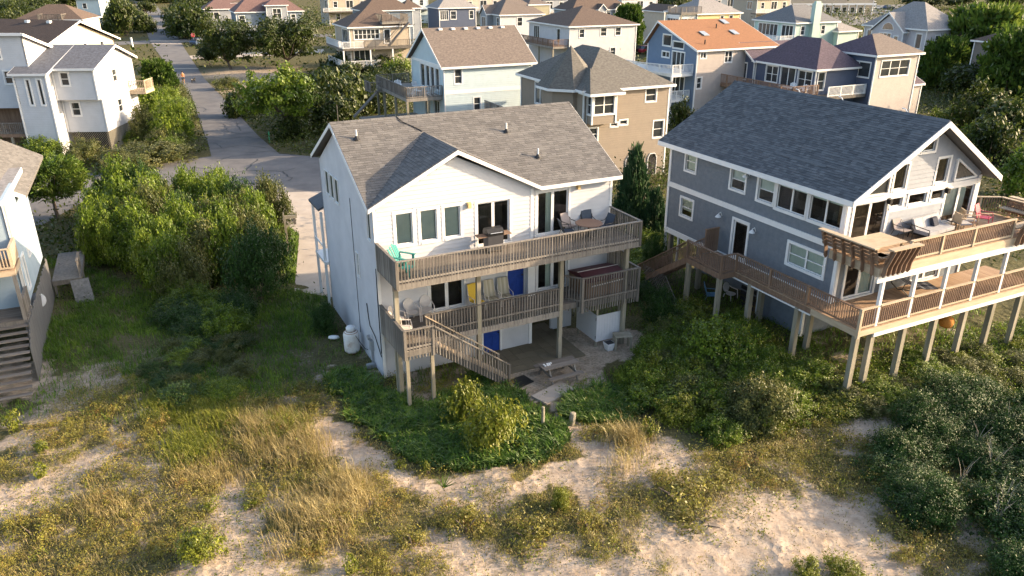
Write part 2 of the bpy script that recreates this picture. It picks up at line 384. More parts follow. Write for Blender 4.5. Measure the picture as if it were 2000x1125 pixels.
def deck(house, x0, x1, y0, y1, z, m=None, rim=None, bw=0.14, along='x', rimh=0.24, name='deck', rimw=0.045):
    """joist frame and rim as one part, single deck boards on it"""
    m = m or DECKWOOD; rim = rim or OLDWOOD; mb = MB(); e = rimw; zt = z - 0.032
    mb.box(x0, x1, y0, y0 + e, zt - rimh, zt); mb.box(x0, x1, y1 - e, y1, zt - rimh, zt)
    mb.box(x0, x0 + e, y0 + e, y1 - e, zt - rimh, zt); mb.box(x1 - e, x1, y0 + e, y1 - e, zt - rimh, zt)
    k = x0 + 0.6
    while k < x1 - 0.3: mb.box(k, k + 0.04, y0 + e, y1 - e, zt - rimh + 0.04, zt); k += 0.6
    dk = mb.build(name, rim, house)
    if along == 'x':
        n = max(1, round((y1 - y0) / bw)); st = (y1 - y0) / n
        for i in range(n): MB().box(x0, x1, y0 + i * st + 0.004, y0 + (i + 1) * st - 0.004, z - 0.03, z).build('deck_board', m, dk)
    else:
        n = max(1, round((x1 - x0) / bw)); st = (x1 - x0) / n
        for i in range(n): MB().box(x0 + i * st + 0.004, x0 + (i + 1) * st - 0.004, y0, y1, z - 0.03, z).build('deck_board', m, dk)
    return dk

def lamp(house, F, u, z, m):
    mb = MB(); fbox(mb, F, u - 0.09, u + 0.09, 0.03, 0.06, z - 0.1, z + 0.1); fbox(mb, F, u - 0.07, u + 0.07, 0.06, 0.2, z - 0.14, z + 0.08); return mb.build('wall_light', m, house)

# ------------------------------------------------------------------ ground, road, paths
MX, MY, MA = -5.651, 30.326, 0.4678         # white house: front left corner and heading
BX, BY, BA = 13.764, 30.745, 0.46           # blue-grey house
def m2w(x, y, z=0.0): return Vector((MX + x * math.cos(MA) - y * math.sin(MA), MY + x * math.sin(MA) + y * math.cos(MA), z))
def b2w(x, y, z=0.0): return Vector((BX + x * math.cos(BA) - y * math.sin(BA), BY + x * math.sin(BA) + y * math.cos(BA), z))
def sstep(a, b, x): t = np.clip((x - a) / (b - a), 0, 1); return t * t * (3 - 2 * t)

def gz(x, y):
    x = np.asarray(x, float); y = np.asarray(y, float)
    xl = (x - MX) * math.cos(MA) + (y - MY) * math.sin(MA); yl = -(x - MX) * math.sin(MA) + (y - MY) * math.cos(MA)
    rise = 0.62 * sstep(12.5, 18, xl) * (1 - sstep(9, 22, yl)) * (1 - 0.6 * sstep(-6, -16, yl))
    near = 1 - sstep(36, 48, y)
    inm = sstep(-1.2, 0.4, xl) * (1 - sstep(11.5, 13, xl)) * sstep(-5.5, -3.5, yl)
    n = (fbm(x, y, 6.0, 1) - 0.5) * 0.55 + (fbm(x, y, 1.1, 2) - 0.5) * 0.16 + (fbm(x, y, 0.33, 3, 2) - 0.5) * 0.07
    return rise + n * near * (1 - 0.93 * inm)

# planted zones, as surveyed outlines
Z_LILY = zone([(632, 742), (690, 722), (742, 748), (800, 792), (850, 790), (930, 738), (1000, 765), (1060, 800), (1112, 850), (1104, 885), (1010, 914), (880, 917), (790, 903), (722, 852), (680, 800)])
Z_LILY2 = zone([(1090, 805), (1120, 770), (1170, 755), (1230, 770), (1260, 810), (1190, 830), (1120, 822)])
Z_PATIO = [tuple(m2w(*p))[:2] for p in ((5.2, -4.6), (13.0, -3.2), (12.6, 0.5), (4.6, 0.5), (4.4, -3.2))]
Z_LAWN = zone([(95, 500), (260, 560), (420, 600), (600, 560), (660, 610), (640, 720), (560, 780), (430, 800), (290, 800), (230, 720), (110, 730), (60, 700), (90, 600)])
Z_VINE = zone([(1185, 730), (1240, 640), (1300, 590), (1420, 610), (1560, 680), (1660, 740), (1900, 660), (2050, 640), (2100, 800), (1700, 830), (1560, 830), (1420, 900), (1290, 860), (1200, 800)])
Z_SANDR = zone([(1200, 1140), (1260, 1065), (1420, 1020), (1540, 985), (1640, 985), (1700, 1010), (1740, 1060), (1740, 1160)])
Z_PATH = zone([(590, 830), (660, 800), (720, 870), (800, 915), (900, 930), (1020, 925), (1110, 895), (1120, 830), (1170, 820), (1215, 900), (1180, 1000), (1130, 1000), (1100, 960), (820, 960), (700, 930), (610, 890)])
Z_SHADE = zone([(60, 750), (230, 700), (270, 745), (200, 800), (60, 830)])

Z_BANK = zone([(405, 150), (470, 128), (600, 138), (570, 172), (450, 182)])
def axis(segs):
    out = []
    for a, b, st in segs: out += list(np.arange(a, b, st))
    return np.array(out + [segs[-1][1]])
gx = axis([(-900, -200, 70), (-200, -40, 8), (-40, -24, 1.0), (-24, 26, 0.17), (26, 44, 1.0), (44, 200, 8), (200, 900, 70)])
gy = axis([(-60, 8, 6), (8, 15, 1.0), (15, 46, 0.17), (46, 90, 1.2), (90, 300, 8), (300, 1600, 70)])
GX, GY = np.meshgrid(gx, gy); nx, ny = len(gx), len(gy)
GV = np.stack([GX.ravel(), GY.ravel(), gz(GX, GY).ravel()], 1)
ii = (np.arange(ny - 1)[:, None] * nx + np.arange(nx - 1)[None, :]).ravel()
GF = np.stack([ii, ii + 1, ii + nx + 1, ii + nx], 1)

def cover(x, y):
    """how far plant litter hides the sand, 0..1"""
    x0_, y0_ = x, y; x = x + (fbm(x0_, y0_, 1.3, 41) - 0.5) * 2.2; y = y + (fbm(x0_, y0_, 1.1, 42) - 0.5) * 1.8
    n = fbm(x, y, 3.2, 5); n2 = fbm(x, y, 0.9, 6)
    c = np.where(y > 34, 0.95, 0.10 + 1.15 * sstep(0.40, 0.66, n * 0.6 + n2 * 0.4))
    c = np.where(inpoly(x, y, Z_LAWN), 0.55 + 0.5 * n2, c); c = np.where(inpoly(x, y, Z_VINE), 0.9, c)
    c = np.where(inpoly(x, y, Z_LILY) | inpoly(x, y, Z_LILY2), 1.0, c)
    c = np.where(inpoly(x, y, Z_SANDR) | inpoly(x, y, Z_PATH), 0.30 * n2, c); c = np.where(inpoly(x, y, Z_PATIO), 0.25 + 0.2 * n2, c)
    c = np.where(inpoly(x, y, Z_BANK), 0.15 + 0.3 * n2, c); return np.where(inpoly(x, y, Z_SHADE), 0.15 + 0.6 * n2, c)

def ground_material():
    m = bpy.data.materials.new('sand_and_litter'); m.use_nodes = True; nt = m.node_tree; N = nt.nodes; L = nt.links; b = N['Principled BSDF']
    b.inputs['Roughness'].default_value = 0.95; b.inputs['Specular IOR Level'].default_value = 0.1
    tc = N.new('ShaderNodeTexCoord'); at_ = N.new('ShaderNodeAttribute'); at_.attribute_name = 'cover'
    n1 = N.new('ShaderNodeTexNoise'); n1.inputs['Scale'].default_value = 2.2; n1.inputs['Detail'].default_value = 4; n1.inputs['Roughness'].default_value = 0.7; L.new(tc.outputs['Object'], n1.inputs['Vector'])
    n2 = N.new('ShaderNodeTexNoise'); n2.inputs['Scale'].default_value = 9; n2.inputs['Detail'].default_value = 4; n2.inputs['Roughness'].default_value = 0.75; L.new(tc.outputs['Object'], n2.inputs['Vector'])
    s = N.new('ShaderNodeValToRGB'); s.color_ramp.elements[0].color = (0.28, 0.215, 0.16, 1); s.color_ramp.elements[1].color = (0.45, 0.365, 0.285, 1)
    s.color_ramp.elements[0].position = 0.3; s.color_ramp.elements[1].position = 0.65; L.new(n1.outputs['Fac'], s.inputs[0])
    l = N.new('ShaderNodeValToRGB'); e = l.color_ramp.elements; e.new(0.5); e[0].color = (0.035, 0.038, 0.016, 1); e[1].color = (0.085, 0.078, 0.034, 1); e[2].color = (0.17, 0.145, 0.075, 1)
    e[0].position = 0.3; e[2].position = 0.7; L.new(n2.outputs['Fac'], l.inputs[0])
    a = N.new('ShaderNodeMath'); a.operation = 'ADD'; L.new(at_.outputs['Fac'], a.inputs[0])
    k = N.new('ShaderNodeMath'); k.operation = 'MULTIPLY_ADD'; k.inputs[1].default_value = 1.6; k.inputs[2].default_value = -0.8; L.new(n2.outputs['Fac'], k.inputs[0]); L.new(k.outputs[0], a.inputs[1])
    r = N.new('ShaderNodeMapRange'); r.inputs[1].default_value = 0.25; r.inputs[2].default_value = 0.75; L.new(a.outputs[0], r.inputs[0])
    mx = N.new('ShaderNodeMix'); mx.data_type = 'RGBA'; L.new(r.outputs[0], mx.inputs[0]); L.new(s.outputs[0], mx.inputs[6]); L.new(l.outputs[0], mx.inputs[7]); L.new(mx.outputs[2], b.inputs['Base Color'])
    v = N.new('ShaderNodeTexVoronoi'); v.feature = 'F1'; v.inputs['Scale'].default_value = 3.2; L.new(tc.outputs['Object'], v.inputs['Vector'])
    b1 = N.new('ShaderNodeBump'); b1.inputs['Strength'].default_value = 0.55; b1.inputs['Distance'].default_value = 0.12; vm = N.new('ShaderNodeMath'); vm.operation = 'MULTIPLY'; L.new(v.outputs['Distance'], vm.inputs[0]); n3 = N.new('ShaderNodeTexNoise'); n3.inputs['Scale'].default_value = 0.9; n3.inputs['Detail'].default_value = 2; L.new(tc.outputs['Object'], n3.inputs['Vector']); mr3 = N.new('ShaderNodeMapRange'); mr3.inputs[1].default_value = 0.42; mr3.inputs[2].default_value = 0.62; L.new(n3.outputs['Fac'], mr3.inputs[0]); L.new(mr3.outputs[0], vm.inputs[1]); L.new(vm.outputs[0], b1.inputs['Height'])
    b2 = N.new('ShaderNodeBump'); b2.inputs['Strength'].default_value = 0.5; b2.inputs['Distance'].default_value = 0.05; L.new(n2.outputs['Fac'], b2.inputs['Height']); L.new(b1.outputs[0], b2.inputs['Normal'])
    L.new(b2.outputs[0], b.inputs['Normal']); return m
gme = np_mesh('ground', GV, GF, ground_material(), smooth=True)
ca = gme.attributes.new('cover', 'FLOAT', 'POINT'); ca.data.foreach_set('value', cover(GV[:, 0], GV[:, 1]).astype(np.float32))
tag(new_obj('ground', gme), kind='structure')

ASPHALT = mat('worn_asphalt', [(0.10, 0.097, 0.10), (0.135, 0.13, 0.13), (0.165, 0.158, 0.155)], rough=0.95, scale=0.5, detail=8, bump=0.2, bscale=40)
CONCRETE = mat('tan_concrete', [(0.34, 0.29, 0.24), (0.45, 0.39, 0.33)], rough=0.9, scale=0.8, detail=8, bump=0.1, bscale=30)
TAR = flat('crack_tar', (0.03, 0.03, 0.032), 0.6)
def sheet(name, poly, z, m, parent=None, kind='structure'):
    o = MB().face([(x, y, z) for x, y in poly]).build(name, m, parent)
    if kind and not parent: o['kind'] = kind
    return o
road_l = [(-24.0, 62.0), (-30.6, 78.0), (-34.5, 86.9), (-43.8, 108.3), (-58.3, 137.2), (-76.9, 174.2), (-88, 197.4), (-126.5, 280.5), (-180, 395)]
road_r = [(-171, 395), (-118.3, 280.5), (-79.6, 194.7), (-69, 171.1), (-48.9, 126.9), (-37.5, 104), (-26.9, 82.4), (-18.0, 66)]
rm = MB(); k = len(road_l)
rr = road_r[::-1]
for i in range(k - 1): rm.face([(*road_l[i], 0.035), (*rr[min(i, len(rr) - 1)], 0.035), (*rr[min(i + 1, len(rr) - 1)], 0.035), (*road_l[i + 1], 0.035)])
road = tag(rm.build('road', ASPHALT), kind='structure')
cul = [(-23.8 + 10.2 * math.cos(t), 64.0 + 10.2 * math.sin(t)) for t in np.linspace(0, 2 * math.pi, 40)[:-1]]
sheet('turning_circle', cul, 0.030, ASPHALT)
sheet('side_driveway', [(-33, 66), (-33, 52), (-46, 47), (-60, 60), (-46, 68)], 0.024, ASPHALT)
sheet('cross_street', [(-150, 147), (-150, 155.5), (-84, 193), (-20, 223), (60, 262), (62, 254), (-20, 214.5), (-78, 186)], 0.028, ASPHALT)
sheet('driveway', [(-21.5, 60), (-14.0, 61), (-9.2, 43), (-9.9, 39.3), (-12.2, 40.2), (-14.4, 50)], 0.040, CONCRETE)
sheet('far_driveway', [(-64, 152), (-66, 158), (-40, 172), (-38, 164)], 0.032, CONCRETE)
sheet('neighbour_driveway', [tuple(m2w(*p))[:2] for p in ((13.2, 6), (13.6, 17), (20.5, 20), (20.3, 12))], 0.05, CONCRETE)
sheet('lane', zone([(1905, 262), (1995, 262), (2120, 300), (2120, 325), (1990, 290), (1900, 282)]), 0.05, ASPHALT)
for v, d in ((47, 2.2), (57, 2.0), (81, 2.0), (86.5, 1.8), (135, 1.2)):
    a, b = at(*{47: (279, 47), 57: (283, 57), 81: (294, 81), 86.5: (296, 86.5), 135: (324, 135)}[v]), at(*{47: (330, 47), 57: (338, 57), 81: (352, 81), 86.5: (356, 86.5), 135: (388, 135)}[v])
    MB().face([(a.x, a.y, 0.043), (b.x, b.y, 0.043), (b.x - d * 0.43, b.y + d * 0.9, 0.043), (a.x - d * 0.43, a.y + d * 0.9, 0.043)]).build('pale_seam', CONCRETE, road)
def crack(pix, wd=0.09):
    pts = [at(*p, 0.0) for p in pix]; fine = []
    for p, q in zip(pts, pts[1:]):
        n = max(2, int((q - p).length / 0.5))
        for i in range(n): fine.append(p.lerp(q, i / n) + Vector((random.uniform(-.13, .13), random.uniform(-.13, .13), 0)))
    fine.append(pts[-1]); mb = MB()
    for p, q in zip(fine, fine[1:]):
        d = (q - p); d.z = 0; n = Vector((-d.y, d.x, 0)).normalized() * wd * random.uniform(.35, .7)
        mb.face([(p.x - n.x, p.y - n.y, 0.046), (q.x - n.x, q.y - n.y, 0.046), (q.x + n.x, q.y + n.y, 0.046), (p.x + n.x, p.y + n.y, 0.046)])
    mb.build('sealed_crack', TAR, road)
for c in ([(425, 343), (462, 337), (485, 334), (550, 335), (577, 329)], [(481, 333.5), (491, 322), (503, 311.5)], [(550, 335), (561, 345), (570, 348.5), (563, 354)], [(372, 329), (434, 330)], [(485, 360), (492, 357), (498, 362)],
          [(390, 245), (420, 241), (455, 243), (488, 240)], [(398, 258), (430, 255), (470, 262), (500, 258)], [(400, 268), (440, 272), (480, 268), (520, 274)], [(377, 212), (392, 210), (402, 214), (398, 219)], [(388, 200), (425, 199)],
          [(420, 280), (436, 290), (470, 284), (520, 290)], [(437, 243), (441, 252), (447, 258)], [(462, 240), (470, 256)], [(384, 175), (420, 172)], [(110, 405), (150, 400), (190, 402)], [(478, 300), (530, 296), (575, 303)], [(420, 316), (455, 306), (500, 302)],
          [(340, 120), (385, 117)], [(352, 160), (395, 163)], [(446, 225), (470, 222)]): crack(c, 0.11)

# ------------------------------------------------------------------ the white house in the middle
HM = thing('white_house', 'three-storey white beach house with tan shingle roof and two weathered decks, centre of the picture', 'house', (MX, MY, 0), MA)
FRM = Matrix.Translation((MX, MY, 0)) @ Matrix.Rotation(MA, 4, 'Z')
W, WG, DP, ZE, ZR, YR, ZA, OH = 11.63, 7.34, 8.72, 7.9, 10.52, 4.69, 9.93, 0.30
SL = (ZR - ZE) / (YR + OH); YG = (ZA - ZE) / SL - OH
Ff = Face(0, 0, 'f'); Fl = Face(0, 0, 'l'); Fr_ = Face(W, 0, 'r'); Fb = Face(W, DP, 'b')
fo = [(0.92, 1.66, 6.10, 7.46), (2.01, 2.75, 6.10, 7.46), (3.09, 3.83, 6.10, 7.46), (4.62, 6.20, 5.48, 7.44)]
fo2 = [(7.66, 9.28, 5.48, 7.50)]
fm = [(2.30, 3.92, 2.78, 4.72), (6.10, 6.95, 2.72, 4.74), (7.66, 9.28, 2.78, 4.72)]
fg = [(4.85, 5.71, 0.02, 1.98)]
zt = ZA - OH * (ZA - ZE) / (WG / 2 + OH) - 0.19
gpoly = [(0, 5.3), (WG, 5.3), (WG, ZE - 0.05), (WG / 2, zt), (0, ZE - 0.05)]
w1 = wall(HM, Ff, gpoly, fo, W_WHITE); boards(w1, Ff, [(0.1, 5.42), (WG - 0.1, 5.42), (WG - 0.1, ZE - 0.1), (WG / 2, zt - 0.03), (0.1, ZE - 0.1)], fo, W_WHITE, 0.185, 0.06)
wp = [(WG, 5.3), (W, 5.3), (W, ZE - 0.05), (WG, ZE - 0.05)]; Ff2 = Face(0, 0.1, 'f')
w2 = wall(HM, Ff2, [(WG + 0.001, 5.3)] + wp[1:3] + [(WG + 0.001, ZE - 0.05)], fo2, W_WHITE); boards(w2, Ff2, [(WG + 0.1, 5.42), (W - 0.1, 5.42), (W - 0.1, ZE - 0.06), (WG + 0.1, ZE - 0.06)], fo2, W_WHITE, 0.185, 0.06)
w3 = wall(HM, Face(0, 0.02, 'f'), [(0, 2.5), (W, 2.5), (W, 5.3), (0, 5.3)], fm, W_WHITE); boards(w3, Face(0, 0.02, 'f'), [(0.1, 2.74), (W - 0.1, 2.74), (W - 0.1, 5.1), (0.1, 5.1)], fm, W_WHITE, 0.185, 0.06)
w4 = wall(HM, Face(0, 0.04, 'f'), [(0, -0.3), (7.36, -0.3), (7.36, 2.5), (0, 2.5)], fg, W_WHITE)
lo = [(-1.20, -0.50, 0, 0)]
lw = [(-7.66, -7.06, 6.58, 7.72), (-6.80, -6.20, 6.58, 7.72), (-5.94, -5.34, 6.58, 7.72), (-0.86, -0.42, 6.30, 7.56), (-3.02, -2.72, 3.86, 4.98)]
wl_ = wall(HM, Fl, [(-DP, -0.3), (-0.0, -0.3), (-0.0, ZE - 0.05), (-YR, ZR - 0.2), (-DP, ZE + 0.12)], lw, W_SIDE)
wall(HM, Fr_, [(0.1, 2.5), (DP, 2.5), (DP, ZE + 0.1), (YR, ZR - 0.2), (0.1, ZE - 0.05)], [], W_WHITE); wall(HM, Fb, [(0, -0.3), (W, -0.3), (W, ZE), (0, ZE)], [], W_WHITE)
# open bay under the right end: recessed white walls
wall(HM, Face(7.30, 4.5, 'f'), [(0, -0.3), (4.3, -0.3), (4.3, 2.5), (0, 2.5)], [], W_WHITE, name='bay_wall'); wall(HM, Face(7.37, 0.05, 'r'), [(0, -0.3), (4.5, -0.3), (4.5, 2.5), (0, 2.5)], [], W_WHITE, name='bay_wall')
wall(HM, Face(9.0, 1.0, 'f'), [(0, -0.2), (1.2, -0.2), (1.2, 2.5), (0, 2.5)], [], W_WHITE, name='bay_wall')
MB().box(0.14, W - 0.02, 0.2, DP - 0.2, 2.42, 2.5).box(0.14, W - 0.14, 0.2, DP - 0.2, 5.22, 5.3).build('floor_slab', OLDWOOD, HM)
# corner boards
for u0, u1, z0, z1, F in ((-0.03, 0.1, -0.2, 7.8, Ff), (WG - 0.1, WG + 0.03, 5.42, 7.75, Ff), (WG + 0.005, WG + 0.1, 5.42, 7.82, Ff2), (W - 0.1, W + 0.03, 2.5, 7.82, Ff2), (7.24, 7.4, 0, 2.5, Face(0, 0.04, 'f'))): fbox(MB(), F, u0, u1, 0.004, 0.045, z0, z1).build('corner_board', TRIM, HM)
for o in fo[:3]: window(HM, Ff, *o, rows=1, blind=('slats',), cas=0.12)
for F, o in ((Ff, fo[3]), (Ff2, fo2[0])): window(HM, F, *o, cols=2, rows=1, name='sliding_door', cas=0.12, sash=0.07, blind=('curtain', 0.30, 0.52, 0.0) if F is Ff2 else None)
window(HM, Face(0, 0.02, 'f'), *fm[0], cols=2, rows=1, name='sliding_door', cas=0.10, sash=0.08); window(HM, Face(0, 0.02, 'f'), *fm[2], cols=2, rows=1, name='sliding_door', cas=0.10, sash=0.08, blind=('curtain', 0.30, 0.5, 0.0))
for o in lw: window(HM, Fl, *o, rows=1 if o[2] > 5 else 2, cas=0.045, sash=0.03, flush=True)
def panel_door(F, o):
    mb = MB(); fbox(mb, F, o[0], o[1], -0.09, -0.05, o[2], o[3]); d = mb.build('door', BLUEDOOR, HM); m_, h = (o[0] + o[1]) / 2, o[3] - o[2]
    for a, b in ((o[0] + 0.1, m_ - 0.05), (m_ + 0.05, o[1] - 0.1)):
        for z0, z1 in ((o[2] + 0.15, o[2] + 0.45 * h), (o[2] + 0.5 * h, o[2] + 0.92 * h)): fbox(MB(), F, a, b, -0.05, -0.035, z0, z1).build('door_panel', BLUEDOOR, d)
    fbox(MB(), F, o[1] - 0.1, o[1] - 0.05, -0.05, 0.0, o[2] + 0.95, o[2] + 1.02).build('handle', BLACK, d)
    mb = MB(); c = 0.08
    for a, b, z0, z1 in ((o[0] - c, o[0], o[2], o[3] + c), (o[1], o[1] + c, o[2], o[3] + c), (o[0], o[1], o[3], o[3] + c)): fbox(mb, F, a, b, 0, 0.04, z0, z1)
    mb.build('door_casing', TRIM, d)
panel_door(Face(0, 0.02, 'f'), fm[1]); panel_door(Face(0, 0.04, 'f'), fg[0])
fbox(MB(), Face(0, 0.04, 'f'), 5.0, 5.56, -0.034, -0.02, 1.62, 1.78).build('peeling_paint_patch', TRIM, HM)
fbox(MB(), Face(0, 0.02, 'f'), 6.99, 7.36, 0.0, 0.35, 2.72, 5.2).build('pillar', TRIM, HM)
BULB = flat('amber_light_glass', (0.62, 0.45, 0.22), 0.3)
lamp(HM, Ff, 4.22, 7.46, BULB); lamp(HM, Ff2, 9.75, 7.58, BULB)
# roof planes, then shingles
rp = MB(); e0, r0 = (-OH, -OH, ZE), (-OH, YR, ZR)
ZB = ZR - SL * (DP + OH - YR)
slab(rp, [(W + OH, DP + OH, ZB), (-OH, DP + OH, ZB), (-OH, YR, ZR), (W + OH, YR, ZR)])
gx0, gx1, gm = -OH, WG + OH, WG / 2
slab(rp, [(-OH, -OH, ZE), (gm, YG, ZA), (gm, YR, ZR), (-OH, YR, ZR)]); slab(rp, [(gm, YG, ZA), (gx1, -OH, ZE), (W + OH, -OH, ZE), (W + OH, YR, ZR), (gm, YR, ZR)])
slab(rp, [(gx0, -OH - 0.02, ZE + 0.02), (gm, -OH - 0.02, ZA), (gm, YG, ZA), (gx0, -OH, ZE + 0.02)]); slab(rp, [(gm, -OH - 0.02, ZA), (gx1, -OH - 0.02, ZE + 0.02), (gx1, -OH, ZE + 0.02), (gm, YG, ZA)])
roof = rp.build('roof', SH_TAN, HM)
TS = Vector((0, 1, SL)).normalized(); ls = math.hypot(YR + OH, ZR - ZE)
# main slope: left of the valley, right of it
lv = math.hypot(YG + OH, ZA - ZE)
shingles(roof, (-OH, -OH, ZE), (1, 0, 0), TS, [(0, 0), (0, ls), (gm + OH, ls), (gm + OH, lv)], SH_TAN, single=110, frame=FRM)
shingles(roof, (-OH, -OH, ZE), (1, 0, 0), TS, [(gm + OH, lv), (gm + OH, ls), (W + 2 * OH, ls), (W + 2 * OH, 0.0), (gx1 + OH, 0)], SH_TAN, single=110, frame=FRM)
lg = math.hypot(gm - gx0, ZA - ZE); TG = Vector((gm - gx0, 0, ZA - ZE)).normalized(); gl = YG + OH
shingles(roof, (gx0, -OH - 0.02, ZE + 0.02), (0, 1, 0), TG, [(0, 0), (0, lg), (gl, lg)], SH_TAN, single=80, frame=FRM)
shingles(roof, (gx1, -OH - 0.02, ZE + 0.02), (0, 1, 0), Vector((gm - gx1, 0, ZA - ZE)), [(0, 0), (0, lg), (gl, lg)], SH_TAN)
x = -OH
while x < W + OH - 0.05:
    x2 = min(x + 0.3, W + OH); MB().prism([(x, YR - 0.14, ZR - 0.055), (x2, YR - 0.14, ZR - 0.055), (x2, YR, ZR + 0.025), (x, YR, ZR + 0.025)], (0, 0, 0.012)).build('ridge_cap', SH_TAN, roof); x = x2 + 0.01
y = -OH
while y < YG: MB().prism([(gm - 0.14, y, ZA - 0.06), (gm, y, ZA + 0.02), (gm, y + 0.29, ZA + 0.02), (gm - 0.14, y + 0.29, ZA - 0.06)], (0, 0, 0.012)).build('ridge_cap', SH_TAN, roof); y += 0.3
fa = MB(); t = 0.03
fa.prism([(gx0, -OH - 0.02, ZE - 0.17), (gm, -OH - 0.02, ZA - 0.19), (gm, -OH - 0.02, ZA - 0.01), (gx0, -OH - 0.02, ZE)], (0, -t, 0)); fa.prism([(gm, -OH - 0.02, ZA - 0.19), (gx1, -OH - 0.02, ZE - 0.17), (gx1, -OH - 0.02, ZE), (gm, -OH - 0.02, ZA - 0.01)], (0, -t, 0))
fa.box(gx1, W + OH, -OH - t, -OH, ZE - 0.18, ZE - 0.01)
for xx in (-OH, W + OH):
    s = -1 if xx < 0 else 1
    fa.prism([(xx, -OH, ZE - 0.18), (xx, YR, ZR - 0.18), (xx, YR, ZR - 0.01), (xx, -OH, ZE - 0.01)], (s * t, 0, 0)); fa.prism([(xx, YR, ZR - 0.18), (xx, DP + OH, ZB - 0.18), (xx, DP + OH, ZB - 0.01), (xx, YR, ZR - 0.01)], (s * t, 0, 0))
fa.build('fascia', TRIM, roof)
for x, y in ((0.55, 3.55), (7.6, 3.1), (8.35, 1.35)):
    z = ZE + SL * (y + OH); v = MB().lathe([(0.04, 0), (0.04, 0.42), (0.03, 0.42)], 8, (x, y, z)).build('vent_pipe', TRIM, roof); MB().lathe([(0.17, 0.0), (0.09, 0.1), (0.05, 0.16)], 8, (x, y, z)).build('vent_flashing', BLACK, v)
MB().tube([(gm - 0.9, YR, ZR + 0.05), (gm - 0.75, YR - 0.4, ZR - 0.16), (gm - 0.35, YR - 0.75, ZR - 0.35), (gm - 0.05, YG + 0.05, ZA + 0.06)], 0.02, 5).build('roof_cable', BLACK, roof)
MB().tube([(0.1, YR, ZR), (0.1, YR, ZR + 0.75)], 0.012, 5).build('antenna_rod', OLDWOOD, roof)
# entrance porch at the back left corner
pz = 5.6; MB().prism([(-0.25, 8.9, pz - 0.30), (0.8, 8.9, pz + 0.15), (0.8, 11.0, pz + 0.15), (-0.25, 11.0, pz - 0.30)], (0, 0, 0.12)).build('porch_roof', SH_SLATE, HM)
pb = MB().box(-0.18, 0.8, 8.75, 10.9, 2.4, 2.55)
for x, y in ((-0.1, 9.05), (-0.1, 10.8)): pb.box(x - 0.06, x + 0.06, y - 0.06, y + 0.06, -0.2, pz - 0.4)
pb.box(-0.18, -0.14, 9.1, 10.8, 3.35, 3.45); pb.build('porch', TRIM, HM)
# upper deck
ud = deck(HM, 0, 11.56, -2.55, 0.0, 5.42)
railing(ud, (0.03, -2.53), (11.53, -2.53), 5.42, 0.94, drop=0.22, posts=(0.0, 1.0), bw=0.042, spacing=0.132, mcap=OLDWOOD); railing(ud, (0.03, -0.02), (0.03, -2.50), 5.42, 0.94, drop=0.22, bw=0.10, spacing=0.118, name='fence_slat'); railing(ud, (11.53, -0.02), (11.53, -2.50), 5.42, 0.94, drop=0.22, bw=0.042, spacing=0.132)
for x in (0.16, 3.80, 7.85, 11.34): MB().box(x - 0.09, x + 0.09, -1.93, -1.75, -0.3, 5.14).build('post', POSTWOOD, ud)
MB().box(0.0, 11.5, -2.0, -1.94, 4.92, 5.14).build('beam', OLDWOOD, ud)
# middle deck with landing, stairs, hot-tub bay
md = deck(HM, 0, 11.5, -1.86, 0.02, 2.70); ml = deck(HM, 0, 1.30, -3.0, -1.864, 2.70, along='x', name='landing')
kw = dict(h=0.88, drop=0.42, bw=0.042, spacing=0.13)
railing(md, (1.34, -1.90), (7.78, -1.90), 2.70, **kw); railing(ml, (0.03, -0.04), (0.03, -2.98), 2.70, h=0.88, drop=0.42, bw=0.10, spacing=0.118, name='fence_slat'); railing(ml, (0.05, -2.98), (1.26, -2.98), 2.70, posts=(0, 1), **kw)
tb = deck(HM, 8.86, 11.95, -2.05, -1.87, 2.70, name='tub_platform')
kt = dict(h=1.20, drop=0.5, bw=0.042, spacing=0.13); railing(tb, (8.86, -2.08), (11.93, -2.08), 2.70, posts=(0, 1), **kt); railing(tb, (8.25, -1.3), (8.84, -2.06), 2.70, **kt); railing(tb, (11.93, -2.06), (11.93, -0.1), 2.70, **kt); railing(tb, (11.5, 0.4), (11.5, -1.5), 2.70, h=1.85, drop=0, bw=0.05, spacing=0.13)
for x, y in ((0.14, -2.88), (1.20, -2.92), (0.1, -1.7)): MB().box(x - 0.07, x + 0.07, y - 0.07, y + 0.07, -0.3, 2.40).build('post', POSTWOOD, ml)
MB().box(0.0, 7.9, -1.92, -1.865, 2.18, 2.46).build('beam', OLDWOOD, md)
n = 13; sg = MB()
st = empty('stairs', parent=HM)
for i in range(n):
    x = 1.32 + i * 0.262; z = 2.70 - (i + 1) * 2.66 / (n + 1); MB().box(x, x + 0.29, -2.94, -1.95, z - 0.04, z).build('stair_tread', NEWWOOD, st)
for y in (-2.97, -1.93): MB().bar((1.30, y, 2.52), (4.78, y, -0.04), 0.045, 0.28).build('stringer', OLDWOOD, st)
for y in (-3.02, -1.90): railing(st, (1.32, y), (4.72, y), 2.66, h=0.90, slope=-2.58, drop=0.28, bw=0.042, spacing=0.13, mcap=NEWWOOD if y > -2 else OLDWOOD, posts=(0.985,), bottom=False)
